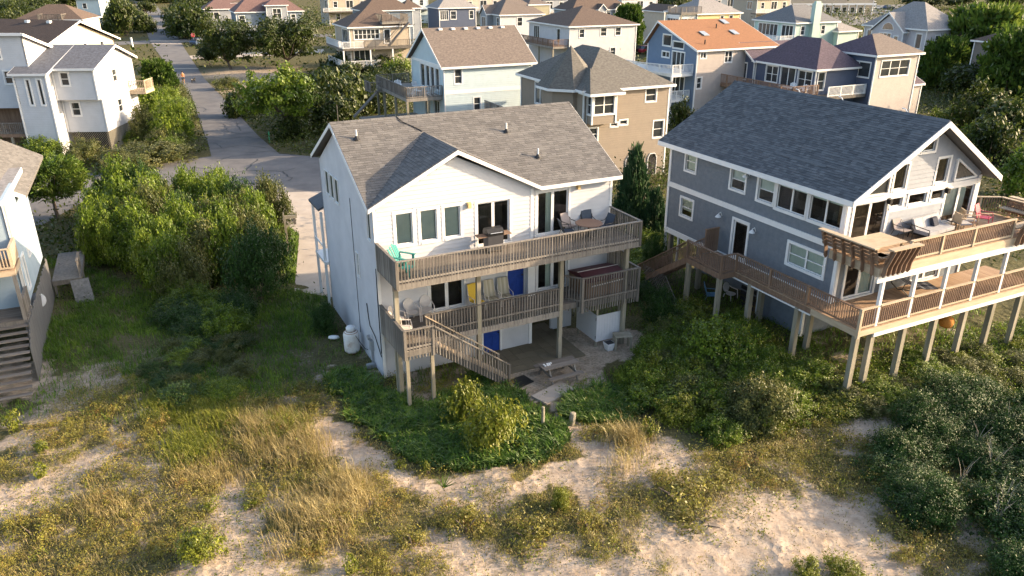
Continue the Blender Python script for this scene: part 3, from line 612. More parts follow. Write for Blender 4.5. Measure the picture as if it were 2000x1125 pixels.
# outdoor shower stall
shw = empty('shower_stall', parent=HM); x0, x1, y0, y1 = 9.95, 11.30, -1.72, 0.1
for i in range(9): a = x0 + (x1 - x0) * i / 9; MB().box(a, a + 0.142, y0, y0 + 0.025, 0.32, 1.68).build('wall_plank', W_WHITE, shw)
for i in range(12): a = y0 + 0.03 + (y1 - y0 - 0.03) * i / 12; MB().box(x0, x0 + 0.025, a, a + 0.142, 0.32, 1.68 + (0.4 if i > 6 else 0)).build('wall_plank', W_WHITE, shw)
for x, y in ((x0 + 0.06, y0 + 0.1), (x1 - 0.06, y0 + 0.1), (x0 + 0.06, y1 - 0.1)): MB().box(x - 0.045, x + 0.045, y - 0.045, y + 0.045, -0.3, 2.40).build('stall_post', POSTWOOD, shw)
MB().box(x0 - 0.01, x0 + 0.0, y0 + 0.05, y0 + 0.09, 0.45, 0.6).box(x0 - 0.01, x0, y0 + 0.05, y0 + 0.09, 1.4, 1.55).build('hinge', BLACK, shw)
# cables and meter on the left wall
MB().tube([Fl.p(-0.06, 0.03, 5.2), Fl.p(-0.10, 0.03, 3.9), Fl.p(-0.12, 0.03, 2.6), Fl.p(-0.1, 0.03, 1.2)], 0.022, 5).tube([Fl.p(-1.9, 0.03, 2.9), Fl.p(-1.75, 0.03, 2.2), Fl.p(-1.62, 0.03, 1.9), Fl.p(-0.9, 0.03, 1.65), Fl.p(-0.14, 0.03, 1.0)], 0.02, 5).tube([Fl.p(-3.4, 0.02, 7.4), Fl.p(-3.4, 0.02, 0.8)], 0.012, 4).build('wall_cable', BLACK, HM)
GREYM = flat('grey_metal', (0.32, 0.33, 0.34), 0.5, metal=0.3)
mm = MB(); fbox(mm, Fl, -1.62, -1.32, 0.0, 0.14, 0.75, 1.25); fbox(mm, Fl, -1.53, -1.41, 0.0, 0.1, 0.1, 0.75); mm.tube([Fl.p(-1.47, 0.12, 1.42), Fl.p(-1.47, 0.24, 1.42)], 0.12, 10); mm.build('electric_meter', GREYM, HM)

# ------------------------------------------------------------------ the blue-grey house on the right
HB = thing('blue_house', 'large blue-grey beach house on tall piles with dark slate roof and glazed front gable', 'house', (BX, BY, 0), BA)
FRB = Matrix.Translation((BX, BY, 0)) @ Matrix.Rotation(BA, 4, 'Z')
BLUE = mat('blue_grey_shakes', [(0.135, 0.155, 0.185), (0.175, 0.20, 0.23)], rough=0.85, scale=4, detail=6, courses=0.15, cstr=0.5, bump=0.25, bscale=25)
GREYB = mat('grey_lap_siding', [(0.25, 0.27, 0.31), (0.31, 0.33, 0.37)], rough=0.75, scale=2, bump=0.1)
BW, BL, BE, BR_, BH, BO, BG = 8.28, 11.8, 8.24, 11.03, 4.4, 0.5, 0.65
G0 = 0.3
fl, ff, fr, fb = Face(0, 0, 'l'), Face(0, 0, 'f'), Face(BW, 0, 'r'), Face(BW, BL, 'b')
lo = [(-10.48, -9.66, 7.00, 7.98), (-6.98, -5.98, 6.88, 7.86), (-5.08, -4.08, 6.80, 7.86), (-3.86, -2.14, 6.74, 7.86), (-1.92, -0.18, 6.74, 7.86), (-10.57, -9.60, 4.52, 5.46), (-6.44, -5.44, 3.55, 5.42), (-2.74, -0.70, 4.42, 5.36)]
wb = wall(HB, fl, [(-BL, 3.30), (0, 3.30), (0, BE - 0.1), (-BL, BE - 0.1)], lo, BLUE)
slL = (BR_ - BE) / (BH + BO); zf = lambda x: (BE - 0.24 + slL * (x + BO)) if x < BH else (BR_ - 0.24 - (BR_ - BE) / (BW + BO - BH) * (x - BH))
fo = [(0.45, 2.40, 6.22, 7.80), (6.10, 8.02, 6.22, 7.80), (2.48, 3.28, 7.40, 7.80), (3.66, 4.80, 7.36, 7.82), (5.10, 5.98, 7.38, 7.82), (2.52, 3.26, 8.16, 9.24), (5.13, 5.88, 8.16, 9.24), (3.78, 4.70, 9.66, 10.12)]
gp = [(0, 6.0), (BW, 6.0), (BW, zf(BW)), (BH, zf(BH)), (0, zf(0))]
wf = wall(HB, ff, gp, fo, GREYB)
boards(wf, ff, [(0.12, 6.1), (BW - 0.12, 6.1), (BW - 0.12, zf(BW) - 0.03), (BH, zf(BH) - 0.04), (0.12, zf(0) - 0.02)], fo, GREYB, 0.2, 0.09)
f2 = [(0.62, 2.44, 3.52, 5.44), (4.95, 6.75, 3.52, 5.44)]
wall(HB, ff, [(0, 3.3), (BW, 3.3), (BW, 6.0), (0, 6.0)], f2, BLUE, name='wall'); wall(HB, fr, [(0, 3.3), (BL, 3.3), (BL, BE), (0, BE)], [], BLUE); wall(HB, fb, [(0, 3.3), (BW, 3.3), (BW, BE), (BH * 0.9, BR_ - 0.25), (0, BE)], [], BLUE)
MB().box(0.15, BW - 0.15, 0.2, BL - 0.2, 3.2, 3.3).box(0.15, BW - 0.15, 0.2, BL - 0.2, 5.9, 6.0).build('floor_slab', BROWNWOOD, HB)
SHADE = ('shade', 0.0, 1.0, 0.55)
window(HB, fl, *lo[0], blind=('shade', 0, 1, 0.05)); window(HB, fl, *lo[1], blind=('shade', 0, 1, 0.5)); window(HB, fl, *lo[2], blind=('shade', 0, 1, 0.5), cas=0.12)
window(HB, fl, *lo[3], cols=2, rows=1, cas=0.14, blind=('shade', 0, 1, 0.88)); window(HB, fl, *lo[4], cols=2, rows=1, cas=0.14, blind=('shade', 0, 1, 0.85)); window(HB, fl, *lo[5], blind=('shade', 0, 1, 0.3)); window(HB, fl, *lo[7], cols=2, cas=0.13, blind=('curtain', 0, 1, 0.0))
window(HB, fl, *lo[6], rows=1, name='glazed_door', sash=0.09, cas=0.11)
WARMROOM = mat('warm_room', [(0.05, 0.03, 0.02), (0.16, 0.10, 0.05), (0.24, 0.16, 0.09)], rough=0.8, scale=3.5)
for o in fo[:2]: window(HB, ff, *o, cols=2, rows=1, cas=0.14, name='sliding_door', sash=0.07, room=WARMROOM, blind=None if o[0] < 3 else ('shade', 0.0, 0.8, 0.15))
for o in fo[2:]: window(HB, ff, *o, rows=1, cas=0.10, room=WARMROOM)
for o in f2: window(HB, ff, *o, cols=2, rows=1, cas=0.12, name='sliding_door', sash=0.08, blind=('curtain', 0.55, 1, 0) if o[0] < 3 else ('curtain', 0, 1, 0))
def slant_window(pts):                                  # glazed triangle that follows the roof slope
    f = MB(); n = len(pts); c = (sum(p[0] for p in pts) / n, sum(p[1] for p in pts) / n)
    for (u0, z0), (u1, z1) in zip(pts, pts[1:] + pts[:1]): f.bar(ff.p(u0, 0.05, z0), ff.p(u1, 0.05, z1), 0.08, 0.13, up=(0, -1, 0))
    w_ = f.build('window', TRIM, HB); MB().face([ff.p(u, 0.046, z) for u, z in pts]).build('pane', PANE, w_)
slant_window([(0.62, 8.13), (2.18, 8.10), (2.18, 8.98)]); slant_window([(6.34, 8.16), (7.86, 8.19), (6.34, 9.12)])
for u0, u1, z0, z1, F, o in ((-BL, 0.02, 5.82, 6.08, fl, 0.06), (-BL, 0.02, 3.22, 3.50, fl, 0.06), (-BL - 0.02, -BL + 0.14, 3.5, 8.05, fl, 0.05), (-0.14, 0.03, 3.5, 8.02, fl, 0.05), (0, 0.16, 6.1, 8.1, ff, 0.052), (BW - 0.16, BW + 0.03, 6.1, 8.2, ff, 0.052), (0.0, BW, 7.92, 8.06, ff, 0.045), (2.50, 6.0, 7.20, 7.30, ff, 0.042), (0, 0.14, 3.5, 5.6, ff, 0.052), (BW - 0.14, BW, 3.5, 5.6, ff, 0.052)):
    fbox(MB(), F, u0, u1, 0.003, o, z0, z1).build('trim_board', TRIM, HB)
for u, z in ((-7.32, 5.40), (-4.9, 5.30), (-5.75, 7.80)):
    p = fl.p(u, 0, z); MB().tube([fl.p(u, 0.02, z - 0.05), fl.p(u, 0.12, z + 0.14), fl.p(u, 0.24, z + 0.1), fl.p(u, 0.26, z)], 0.022, 6).lathe([(0.03, 0.06), (0.06, 0.04), (0.16, -0.08), (0.15, -0.08)], 10, fl.p(u, 0.26, z)).build('gooseneck_light', TRIM, HB)
lamp(HB, ff, 2.37, 7.76, BLACK); lamp(HB, ff, 6.02, 7.78, BLACK)
# roof
rp = MB(); y0, y1 = -BG, BL + BO; ZRr = BE
slab(rp, [(-BO, y0, BE), (BH, y0, BR_), (BH, y1, BR_), (-BO, y1, BE)], 0.2); slab(rp, [(BH, y0, BR_), (BW + BO, y0, ZRr), (BW + BO, y1, ZRr), (BH, y1, BR_)], 0.2)
rb = rp.build('roof', SH_SLATE, HB)
Tl = Vector((BH + BO, 0, BR_ - BE)); ll = Tl.length; ly = y1 - y0
shingles(rb, (-BO, y0, BE), (0, 1, 0), Tl, [(0, 0), (ly, 0), (ly, ll), (0, ll)], SH_SLATE, tab=0.26, expo=0.14, single=290, frame=FRB)
fa = MB(); t = 0.04
fa.prism([(-BO, y0, BE - 0.26), (BH, y0, BR_ - 0.26), (BH, y0, BR_ - 0.01), (-BO, y0, BE - 0.01)], (0, -t, 0)); fa.prism([(BH, y0, BR_ - 0.26), (BW + BO, y0, ZRr - 0.26), (BW + BO, y0, ZRr - 0.01), (BH, y0, BR_ - 0.01)], (0, -t, 0))
fa.box(-BO - t, -BO, y0, y1, BE - 0.24, BE - 0.01); fa.build('fascia', TRIM, rb)
yy = y0
while yy < y1 - 0.1: MB().prism([(BH - 0.15, yy, BR_ - 0.075), (BH, yy, BR_ + 0.025), (BH, yy + 0.3, BR_ + 0.025), (BH - 0.15, yy + 0.3, BR_ - 0.075)], (0, 0, 0.014)).build('ridge_cap', SH_SLATE, rb); yy += 0.31
for s, a, b in ((1.3, 2.0, 5.0), (2.4, 9.0, 9.9)):
    q = Vector((-BO, 0, BE)) + Tl.normalized() * s; MB().prism([(q.x, a, q.z + 0.015), (q.x, b, q.z + 0.015), (q.x + 0.12, b, q.z + 0.09), (q.x + 0.12, a, q.z + 0.09)], (0, 0, 0.016)).build('lifted_shingle_course', SH_SLATE, rb)
for yv in (1.4, 4.9, 7.6): MB().tube([(BH + 0.02, yv, BR_), (BH + 0.02, yv + 0.12, BR_ + 0.14), (BH + 0.02, yv + 0.3, BR_ + 0.16)], 0.025, 5).build('ridge_clip', TRIM, rb)
# upper deck
UD = deck(HB, -0.62, 10.3, -2.49, -0.005, 6.05, m=CEDAR, rim=NEWWOOD, rimh=0.36, along='y'); UD2 = deck(HB, 8.35, 10.3, 0.0, 1.6, 6.05, m=CEDAR, rim=NEWWOOD, along='y')
kb = dict(h=0.84, m=BROWNWOOD, mcap=NEWWOOD, bw=0.034, spacing=0.115, capw=0.15)
railing(UD, (1.05, -2.44), (7.5, -2.44), 6.05, posts=(0.0, 0.29, 0.60, 1.0), pm=NEWWOOD, **kb); railing(UD2, (8.6, 0.9), (10.25, 0.0), 6.05, posts=(0.0, 0.5), pm=NEWWOOD, **kb); railing(UD2, (10.27, 0.0), (10.27, -2.4), 6.05, **kb)
def bench(dk, F, u0, u1, n):
    for i in range(n):
        u = u0 + (u1 - u0) * (i + 0.5) / n
        MB().prism([F.p(u - 0.02, 0.02, 5.72), F.p(u - 0.02, 0.12, 5.66), F.p(u - 0.02, 0.22, 5.80), F.p(u - 0.02, 0.24, 6.1), F.p(u - 0.02, 0.50, 6.84), F.p(u - 0.02, 0.30, 6.88), F.p(u - 0.02, 0.06, 6.1)], (0.04 * F.ux, 0.04 * F.uy, 0)).build('bench_bracket', BROWNWOOD, dk)
    for k in range(4):
        z = 6.22 + k * 0.16; o = 0.10 + (z - 6.1) * 0.33; MB().hexa([F.p(u0, o, z), F.p(u1, o, z), F.p(u1, o - 0.03, z), F.p(u0, o - 0.03, z), F.p(u0, o + 0.045, z + 0.135), F.p(u1, o + 0.045, z + 0.135), F.p(u1, o + 0.015, z + 0.135), F.p(u0, o + 0.015, z + 0.135)]).build('bench_slat', BROWNWOOD, dk)
    fbox(MB(), F, u0 - 0.02, u1 + 0.02, 0.22, 0.50, 6.88, 6.93).build('bench_cap', NEWWOOD, dk); fbox(MB(), F, u0, u1, -0.42, 0.05, 6.46, 6.50).build('bench_seat', NEWWOOD, dk)
bench(UD, Face(-0.62, 0.0, 'l'), -0.3, 2.49, 6); bench(UD, Face(0, -2.49, 'f'), -0.62, 1.02, 6); bench(UD, Face(0, -2.49, 'f'), 7.6, 9.9, 7); bench(UD2, Face(10.3, 0, 'r'), -2.3, -0.2, 5)
# lower deck, side walk, landing
LD = deck(HB, -1.16, 10.3, -2.49, -0.005, 3.45, m=CEDAR, rim=NEWWOOD, rimh=0.26, along='y'); SWK = deck(HB, -1.16, -0.06, 0.0, 4.75, 3.45, m=CEDAR, rim=BROWNWOOD, along='x', name='side_walk'); LG = deck(HB, -2.02, -0.06, 4.76, 7.35, 3.45, m=BROWNWOOD, rim=BROWNWOOD, name='landing')
kl = dict(h=0.90, m=BROWNWOOD, bw=0.034, spacing=0.115, capw=0.13)
for a, b in ((-1.1, -0.2), (-0.08, 1.72), (1.84, 3.65), (3.79, 5.62), (5.76, 7.55), (7.7, 9.5)): railing(LD, (a, -2.45), (b, -2.45), 3.45, mcap=NEWWOOD, **kl)
for i, x in enumerate((-0.14, 1.78, 3.72, 5.69, 7.62, 9.58)):
    MB().box(x - 0.07, x + 0.07, -2.46, -2.32, 3.45, 5.66).build('white_post', TRIM, LD)
    MB().box(x - 0.11, x + 0.11, -2.44, -2.22, G0 - 0.4, 3.16).build('pile', POSTWOOD, LD)
MB().box(-0.62, 10.3, -2.497, -2.44, 5.40, 5.66).build('white_beam', TRIM, UD); MB().box(-0.2, 10.3, -2.5, -2.44, 2.98, 3.155).build('white_beam', TRIM, LD)
MB().box(-1.14, -0.92, -2.44, -2.22, G0 - 0.4, 3.16).build('pile', POSTWOOD, LD); MB().box(-1.19, -1.07, -2.52, -2.40, 3.1, 4.40).build('corner_post', NEWWOOD, LD)
railing(SWK, (-1.12, 4.75), (-1.12, -2.42), 3.45, posts=(0.0, 0.31, 0.62), **kl); railing(LG, (-1.98, 4.80), (-1.2, 4.80), 3.45, posts=(0,), **kl); railing(LG, (-1.98, 7.33), (-1.98, 4.80), 3.45, posts=(0,), **kl); railing(LG, (-0.95, 7.33), (-0.1, 7.33), 3.45, h=1.3, m=BROWNWOOD, bw=0.09, spacing=0.11, name='privacy_board')
for p in ((-1.16, 0.0), (-1.16, 3.8)): MB().box(-1.17, -1.13, p[1], p[1] + 3.6, 3.10, 3.16).build('white_strip', TRIM, SWK)
for x, y in ((-1.06, 0.75), (-1.06, 3.7), (0.3, 1.2), (0.3, 4.3), (3.3, 1.2), (5.8, 1.2), (8.0, 1.2), (0.3, 11.6), (8.0, 6.5), (0.3, 9.0)): MB().box(x - 0.11, x + 0.11, y - 0.11, y + 0.11, G0 - 0.4, 3.2).build('pile', POSTWOOD, HB)
for x, y in ((-1.92, 4.9), (-1.92, 7.2)): MB().box(x - 0.1, x + 0.1, y - 0.1, y + 0.1, G0 - 0.4, 3.2).build('pile', POSTWOOD, LG)
ST = empty('stairs', parent=HB)
for i in range(12): y = 7.36 + i * 0.33; z = 3.45 - (i + 1) * 0.215; MB().box(-1.95, -0.98, y, y + 0.35, z - 0.04, z).build('stair_tread', BROWNWOOD, ST)
for x in (-1.98, -0.95): MB().bar((x, 7.36, 3.30), (x, 11.4, 0.66), 0.05, 0.30).build('stringer', BROWNWOOD, ST); railing(ST, (x, 7.36), (x, 11.3), 3.40, slope=-2.6, bottom=False, posts=(1.0,), **kl)
lt = MB()
for k in range(14):
    y = 7.6 + k * 0.22; lt.bar((-1.99, y, 0.6), (-1.99, min(y + 1.3, 10.9), min(1.9, 0.6 + (min(y + 1.3, 10.9) - y))), 0.02, 0.04, up=(1, 0, 0)); lt.bar((-2.01, y, 0.6 + min(1.3, y - 7.6)), (-2.01, y + min(1.3, y - 7.6) * 0.999 + 0.01, 0.6), 0.02, 0.04, up=(1, 0, 0))
lt.build('lattice', OLDWOOD, ST)
sb = wall(HB, Face(0.9, 0, 'l'), [(-5.1, G0), (-2.2, G0), (-2.2, 3.2), (-5.1, 3.2)], [], BLUE, name='storage_wall'); wall(HB, Face(0.9, 2.2, 'f'), [(0, G0), (4, G0), (4, 3.2), (0, 3.2)], [], BLUE, name='storage_wall'); MB().box(0.85, 0.99, 2.12, 2.24, G0, 3.2).box(0.85, 0.95, 5.0, 5.14, G0, 3.2).build('storage_trim', TRIM, HB)
wall(HB, Face(2.2, 0, 'l'), [(-11.6, G0), (-5.2, G0), (-5.2, 3.2), (-11.6, 3.2)], [], BLUE, name='storage_wall')
for k in range(7): MB().box(0.86, 0.90, 5.25, 6.3, 0.75 + k * 0.30, 0.95 + k * 0.30).build('black_louvre', BLACK, HB)
for x, y in ((0.05, 11.75), (0.5, 11.7), (1.0, 11.75)): MB().box(x - 0.06, x + 0.06, y - 0.06, y + 0.06, 0, 3.3).build('white_post', TRIM, HB)

# ------------------------------------------------------------------ the houses behind and to the left
def siding(name, c, pitch=0.18, st=0.35): return mat(name, [tuple(x * 0.93 for x in c), tuple(min(1, x * 1.06) for x in c)], rough=0.75, scale=1.5, courses=pitch, cstr=st)
def roofing(name, c, v=0.35):
    c = tuple(0.72 * x for x in c); return mat(name, [tuple(x * (1 - v) for x in c), c, tuple(x * (1 + v) for x in c)], rough=0.95, scale=4.5, detail=6, stretch=(1, 1, 2.5), bump=0.4, bscale=30, courses=0.075, cstr=0.35, jitter=0.6)

def block(root, x0, y0, Wd, Dp, z0, E, Rz, kind, wm, rm, wins=(), o=0.4, ridge=None, trim=None, lap=None, corner=True, faces='flrb'):
    """one gabled ('gx' ridge along the front, 'gy' ridge to the back), hipped or shed body of a house: walls with openings, windows, roof, fascia"""
    trim = trim or TRIM; x1, y1 = x0 + Wd, y0 + Dp; Fs = {'f': Face(x0, y0, 'f'), 'l': Face(x0, y0, 'l'), 'r': Face(x1, y0, 'r'), 'b': Face(x1, y1, 'b')}
    lw = {'f': Wd, 'r': Dp, 'b': Wd}; rx = x0 + Wd / 2; ry = y0 + Dp / 2
    if ridge and kind == 'gx': ry = y0 + ridge
    if ridge and kind == 'gy': rx = x0 + ridge
    for k in faces:
        if k == 'l': poly = [(-Dp, z0), (0, z0), (0, E), (-Dp, E)]
        else: poly = [(0, z0), (lw[k], z0), (lw[k], E), (0, E)]
        h = Rz - (Rz - E) * 0.1 - 0.12
        if kind == 'gx' and k == 'l': poly = poly[:3] + [(-(ry - y0), h)] + poly[3:]
        if kind == 'gx' and k == 'r': poly = poly[:3] + [(ry - y0, h)] + poly[3:]
        if kind == 'gy' and k == 'f': poly = poly[:3] + [(rx - x0, h)] + poly[3:]
        if kind == 'gy' and k == 'b': poly = poly[:3] + [(x1 - rx, h)] + poly[3:]
        if kind == 'shed' and k == 'r': poly = [(0, z0), (Dp, z0), (Dp, E), (0, Rz)]
        if kind == 'shed' and k == 'l': poly = [(-Dp, z0), (0, z0), (0, Rz), (-Dp, E)]
        if kind == 'shed' and k == 'f': poly = [(0, z0), (Wd, z0), (Wd, Rz), (0, Rz)]
        ops = []
        for wv in wins:
            if wv[0] == k: ops.append((-wv[2], -wv[1], wv[3], wv[4]) if k == 'l' else (wv[1], wv[2], wv[3], wv[4]))
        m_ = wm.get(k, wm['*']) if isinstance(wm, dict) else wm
        wo = wall(root, Fs[k], poly, ops, m_)
        if lap and k in lap: boards(wo, Fs[k], [(u + (0.1 if u <= min(p[0] for p in poly) + 0.01 else -0.1 if u >= max(p[0] for p in poly) - 0.01 else 0), z) for u, z in poly], ops, m_, lap[k], 0.06)
        j = 0
        for wv in wins:
            if wv[0] == k:
                window(root, Fs[k], *ops[j], cols=wv[5] if len(wv) > 5 else 1, rows=wv[6] if len(wv) > 6 else 2, deep=False, trim=trim, cas=0.11, sash=0.05, name='window' if len(wv) < 8 else wv[7]); j += 1
        if corner and k in 'fl':
            u = (0.0, lw['f']) if k == 'f' else (-Dp, 0.0)
            for q in u: fbox(MB(), Fs[k], q - 0.07, q + 0.07, 0.003, 0.05, z0, E - 0.1).build('corner_board', trim, root)
    rb = MB(); a, b, c, d = (x0 - o, y0 - o, E), (x1 + o, y0 - o, E), (x1 + o, y1 + o, E), (x0 - o, y1 + o, E); fa = MB(); t = 0.18
    if kind == 'gx':
        L_, R_ = (x0 - o, ry, Rz), (x1 + o, ry, Rz); slab(rb, [a, b, R_, L_]); slab(rb, [c, d, L_, R_])
        for xx, s in ((x0 - o, -0.04), (x1 + o, 0.04)):
            for p, q in (((xx, y0 - o, E), (xx, ry, Rz)), ((xx, ry, Rz), (xx, y1 + o, E))): fa.prism([(p[0], p[1], p[2] - 0.22), (q[0], q[1], q[2] - 0.22), (q[0], q[1], q[2]), (p[0], p[1], p[2])], (s, 0, 0))
        fa.box(x0 - o, x1 + o, y0 - o - 0.04, y0 - o, E - 0.2, E)
    elif kind == 'gy':
        L_, R_ = (rx, y0 - o, Rz), (rx, y1 + o, Rz); slab(rb, [a, L_, R_, d]); slab(rb, [L_, b, c, R_])
        for p, q in ((a, L_), (L_, b)): fa.prism([(p[0], p[1], p[2] - 0.22), (q[0], q[1], q[2] - 0.22), q, p], (0, -0.04, 0))
        fa.box(x0 - o - 0.04, x0 - o, y0 - o, y1 + o, E - 0.2, E); fa.box(x1 + o, x1 + o + 0.04, y0 - o, y1 + o, E - 0.2, E)
    elif kind == 'hip':
        A, B = [(x0 + p[0], y0 + p[1], Rz) for p in ridge]
        if abs(A[0] - B[0]) > abs(A[1] - B[1]): qs = [[a, b, B, A], [c, d, A, B], [d, a, A], [b, c, B]]
        else: qs = [[a, b, A], [c, d, B], [d, a, A, B], [b, c, B, A]]
        for q in qs: slab(rb, q)
        for p, q in ((a, b), (b, c), (c, d), (d, a)): fa.bar((p[0], p[1], E - 0.08), (q[0], q[1], E - 0.08), 0.05, 0.2)
    else:
        slab(rb, [(x0 - o, y0 - o, Rz), (x1 + o, y0 - o, Rz), c, d])
        for xx, s in ((x0 - o, -0.04), (x1 + o, 0.04)): fa.prism([(xx, y0 - o, Rz - 0.25), (xx, y1 + o, E - 0.25), (xx, y1 + o, E), (xx, y0 - o, Rz)], (s, 0, 0))
        fa.box(x0 - o, x1 + o, y0 - o - 0.04, y0 - o, Rz - 0.22, Rz)
    rf = rb.build('roof', rm, root); fa.build('fascia', trim, rf)
    return rf

def frail(root, pts, zf, h=0.95, m=None, solid=False):
    """distant railing: posts, rails and infill of one run as one part"""
    m = m or TRIM; mb = MB()
    for (xa, ya), (xb, yb) in zip(pts, pts[1:]):
        mb.bar((xa, ya, zf + h), (xb, yb, zf + h), 0.1, 0.06); mb.bar((xa, ya, zf + 0.1), (xb, yb, zf + 0.1), 0.05, 0.06); L_ = math.hypot(xb - xa, yb - ya); n = max(2, int(L_ / 0.17))
        for i in range(n + 1):
            t = i / n; wd = 0.10 if i % 10 == 0 else 0.045; x, y = xa + (xb - xa) * t, ya + (yb - ya) * t; mb.box(x - wd / 2, x + wd / 2, y - wd / 2, y + wd / 2, zf, zf + h - 0.02)
    return tag(mb.build('railing', m, root), kind='stuff')
def fdeck(root, x0, x1, y0, y1, z, m=None, piles=(), rim=None, pm=None):
    d = MB().box(x0, x1, y0, y1, z - 0.3, z).build('deck', m or OLDWOOD, root)
    for x, y in piles: MB().box(x - 0.1, x + 0.1, y - 0.1, y + 0.1, -0.1, z - 0.3).build('pile', pm or POSTWOOD, root)
    return d
def under(root, x0, x1, y0, y1, zt, m):               # recessed lower storey or skirt under a raised body
    MB().box(x0, x1, y0, y1, -0.1, zt).build('lower_storey', m, root)
def origin(ex, ey, a, o=0.4): return (ex + o * math.cos(a) - o * math.sin(a), ey + o * math.sin(a) + o * math.cos(a), 0)
GA = 0.4436
R_BROWN = roofing('brown_roofing', (0.145, 0.105, 0.085)); R_TAUPE = roofing('grey_brown_roofing', (0.20, 0.165, 0.145)); R_GREY = roofing('grey_roofing', (0.20, 0.20, 0.205)); R_LGREY = roofing('light_grey_roofing', (0.33, 0.31, 0.30))
R_ORANGE = roofing('orange_roofing', (0.34, 0.165, 0.085), 0.2); R_PURPLE = roofing('purple_roofing', (0.125, 0.095, 0.12), 0.4); R_SAGE = roofing('sage_grey_roofing', (0.165, 0.155, 0.14)); R_BLUEG = roofing('blue_grey_roofing', (0.13, 0.14, 0.17), 0.4); R_DARK = roofing('dark_brown_roofing', (0.085, 0.062, 0.052))
S_WHITE = siding('white_siding', (0.48, 0.48, 0.50)); S_CREAM = siding('cream_siding', (0.50, 0.43, 0.35)); S_TAUPE = siding('taupe_siding', (0.24, 0.20, 0.16)); S_LBLUE = siding('pale_blue_siding', (0.44, 0.53, 0.57)); S_NAVY = siding('navy_siding', (0.075, 0.095, 0.15), 0.15); S_GREIGE = siding('greige_shakes', (0.42, 0.37, 0.34), 0.15)
S_GREY = siding('grey_siding', (0.27, 0.29, 0.32)); S_MINT = siding('mint_siding', (0.38, 0.50, 0.46)); S_YELLOW = siding('yellow_siding', (0.66, 0.52, 0.25)); S_SLATE = siding('slate_siding', (0.15, 0.19, 0.24)); S_TAN = siding('tan_siding', (0.40, 0.34, 0.27)); S_SHAKE = siding('shade_tinted_white_shakes', (0.50, 0.52, 0.56), 0.16, 0.5)
CUSH = flat('navy_cushion', (0.05, 0.07, 0.11), 0.9); WPLAST = flat('white_plastic', (0.72, 0.72, 0.72), 0.4)

# light blue house with brown gable roof
h = thing('pale_blue_house', 'pale blue gabled house with brown shingle roof and grey deck, directly behind the white house', 'house', origin(-6.5, 73.85, GA), GA)
r_ = block(h, 0, 0, 9.1, 9.3, 2.2, 8.1, 11.2, 'gx', S_LBLUE, R_TAUPE, [('f', 1.05, 1.75, 6.50, 7.80), ('f', 2.95, 3.62, 3.9, 5.1), ('l', 1.3, 2.35, 5.75, 7.75, 1, 1), ('l', 2.65, 3.7, 5.75, 7.75, 1, 1), ('l', 4.0, 5.05, 5.75, 7.75, 1, 1), ('l', 5.4, 6.6, 5.6, 7.75, 1, 1), ('l', 1.5, 3.0, 2.6, 4.7, 2, 1), ('l', 4.2, 5.6, 2.6, 4.7, 2, 1)], lap={'f': 0.2})
fbox(MB(), Face(0, 0, 'f'), 0, 9.1, 0.003, 0.06, 5.55, 5.95).build('trim_band', TRIM, h); fbox(MB(), Face(0, 0, 'l'), -9.3, 0, 0.003, 0.06, 7.9, 8.15).build('trim_band', TRIM, h)
for i in range(6): x = 1.2 + i * 1.32; MB().prism([(x, 4.15, 10.98), (x + 0.35, 4.15, 10.98), (x + 0.35, 4.15, 11.14), (x, 4.15, 11.14)], (0, 0.3, 0.03)).build('roof_vent', TRIM, r_)
under(h, 0.3, 8.9, 0.4, 9.0, 2.2, S_LBLUE)
dk = fdeck(h, -3.6, -0.02, 0.5, 10.5, 5.35, piles=((-3.5, 0.6), (-3.5, 4.2), (-3.5, 8), (-1.5, 0.6), (-3.5, 10.3))); frail(h, [(-0.05, 0.55), (-3.55, 0.55), (-3.55, 10.4), (-0.1, 10.4)], 5.35, 1.0, OLDWOOD); MB().bar((-3.6, 9.0, 5.2), (-6.4, 9.6, 2.4), 1.2, 0.1).build('stair_flight', OLDWOOD, h); frail(h, [(-3.6, 8.4), (-4.8, 8.4), (-4.8, 10.4)], 4.9, 1.0, OLDWOOD); fdeck(h, -6.0, -0.05, 1.0, 9, 2.5, piles=((-5.8, 1.2), (-5.8, 5), (-5.8, 8.8)))
frail(h, [(-5.9, 1.05), (-0.2, 1.05)], 2.5, 0.95, OLDWOOD)

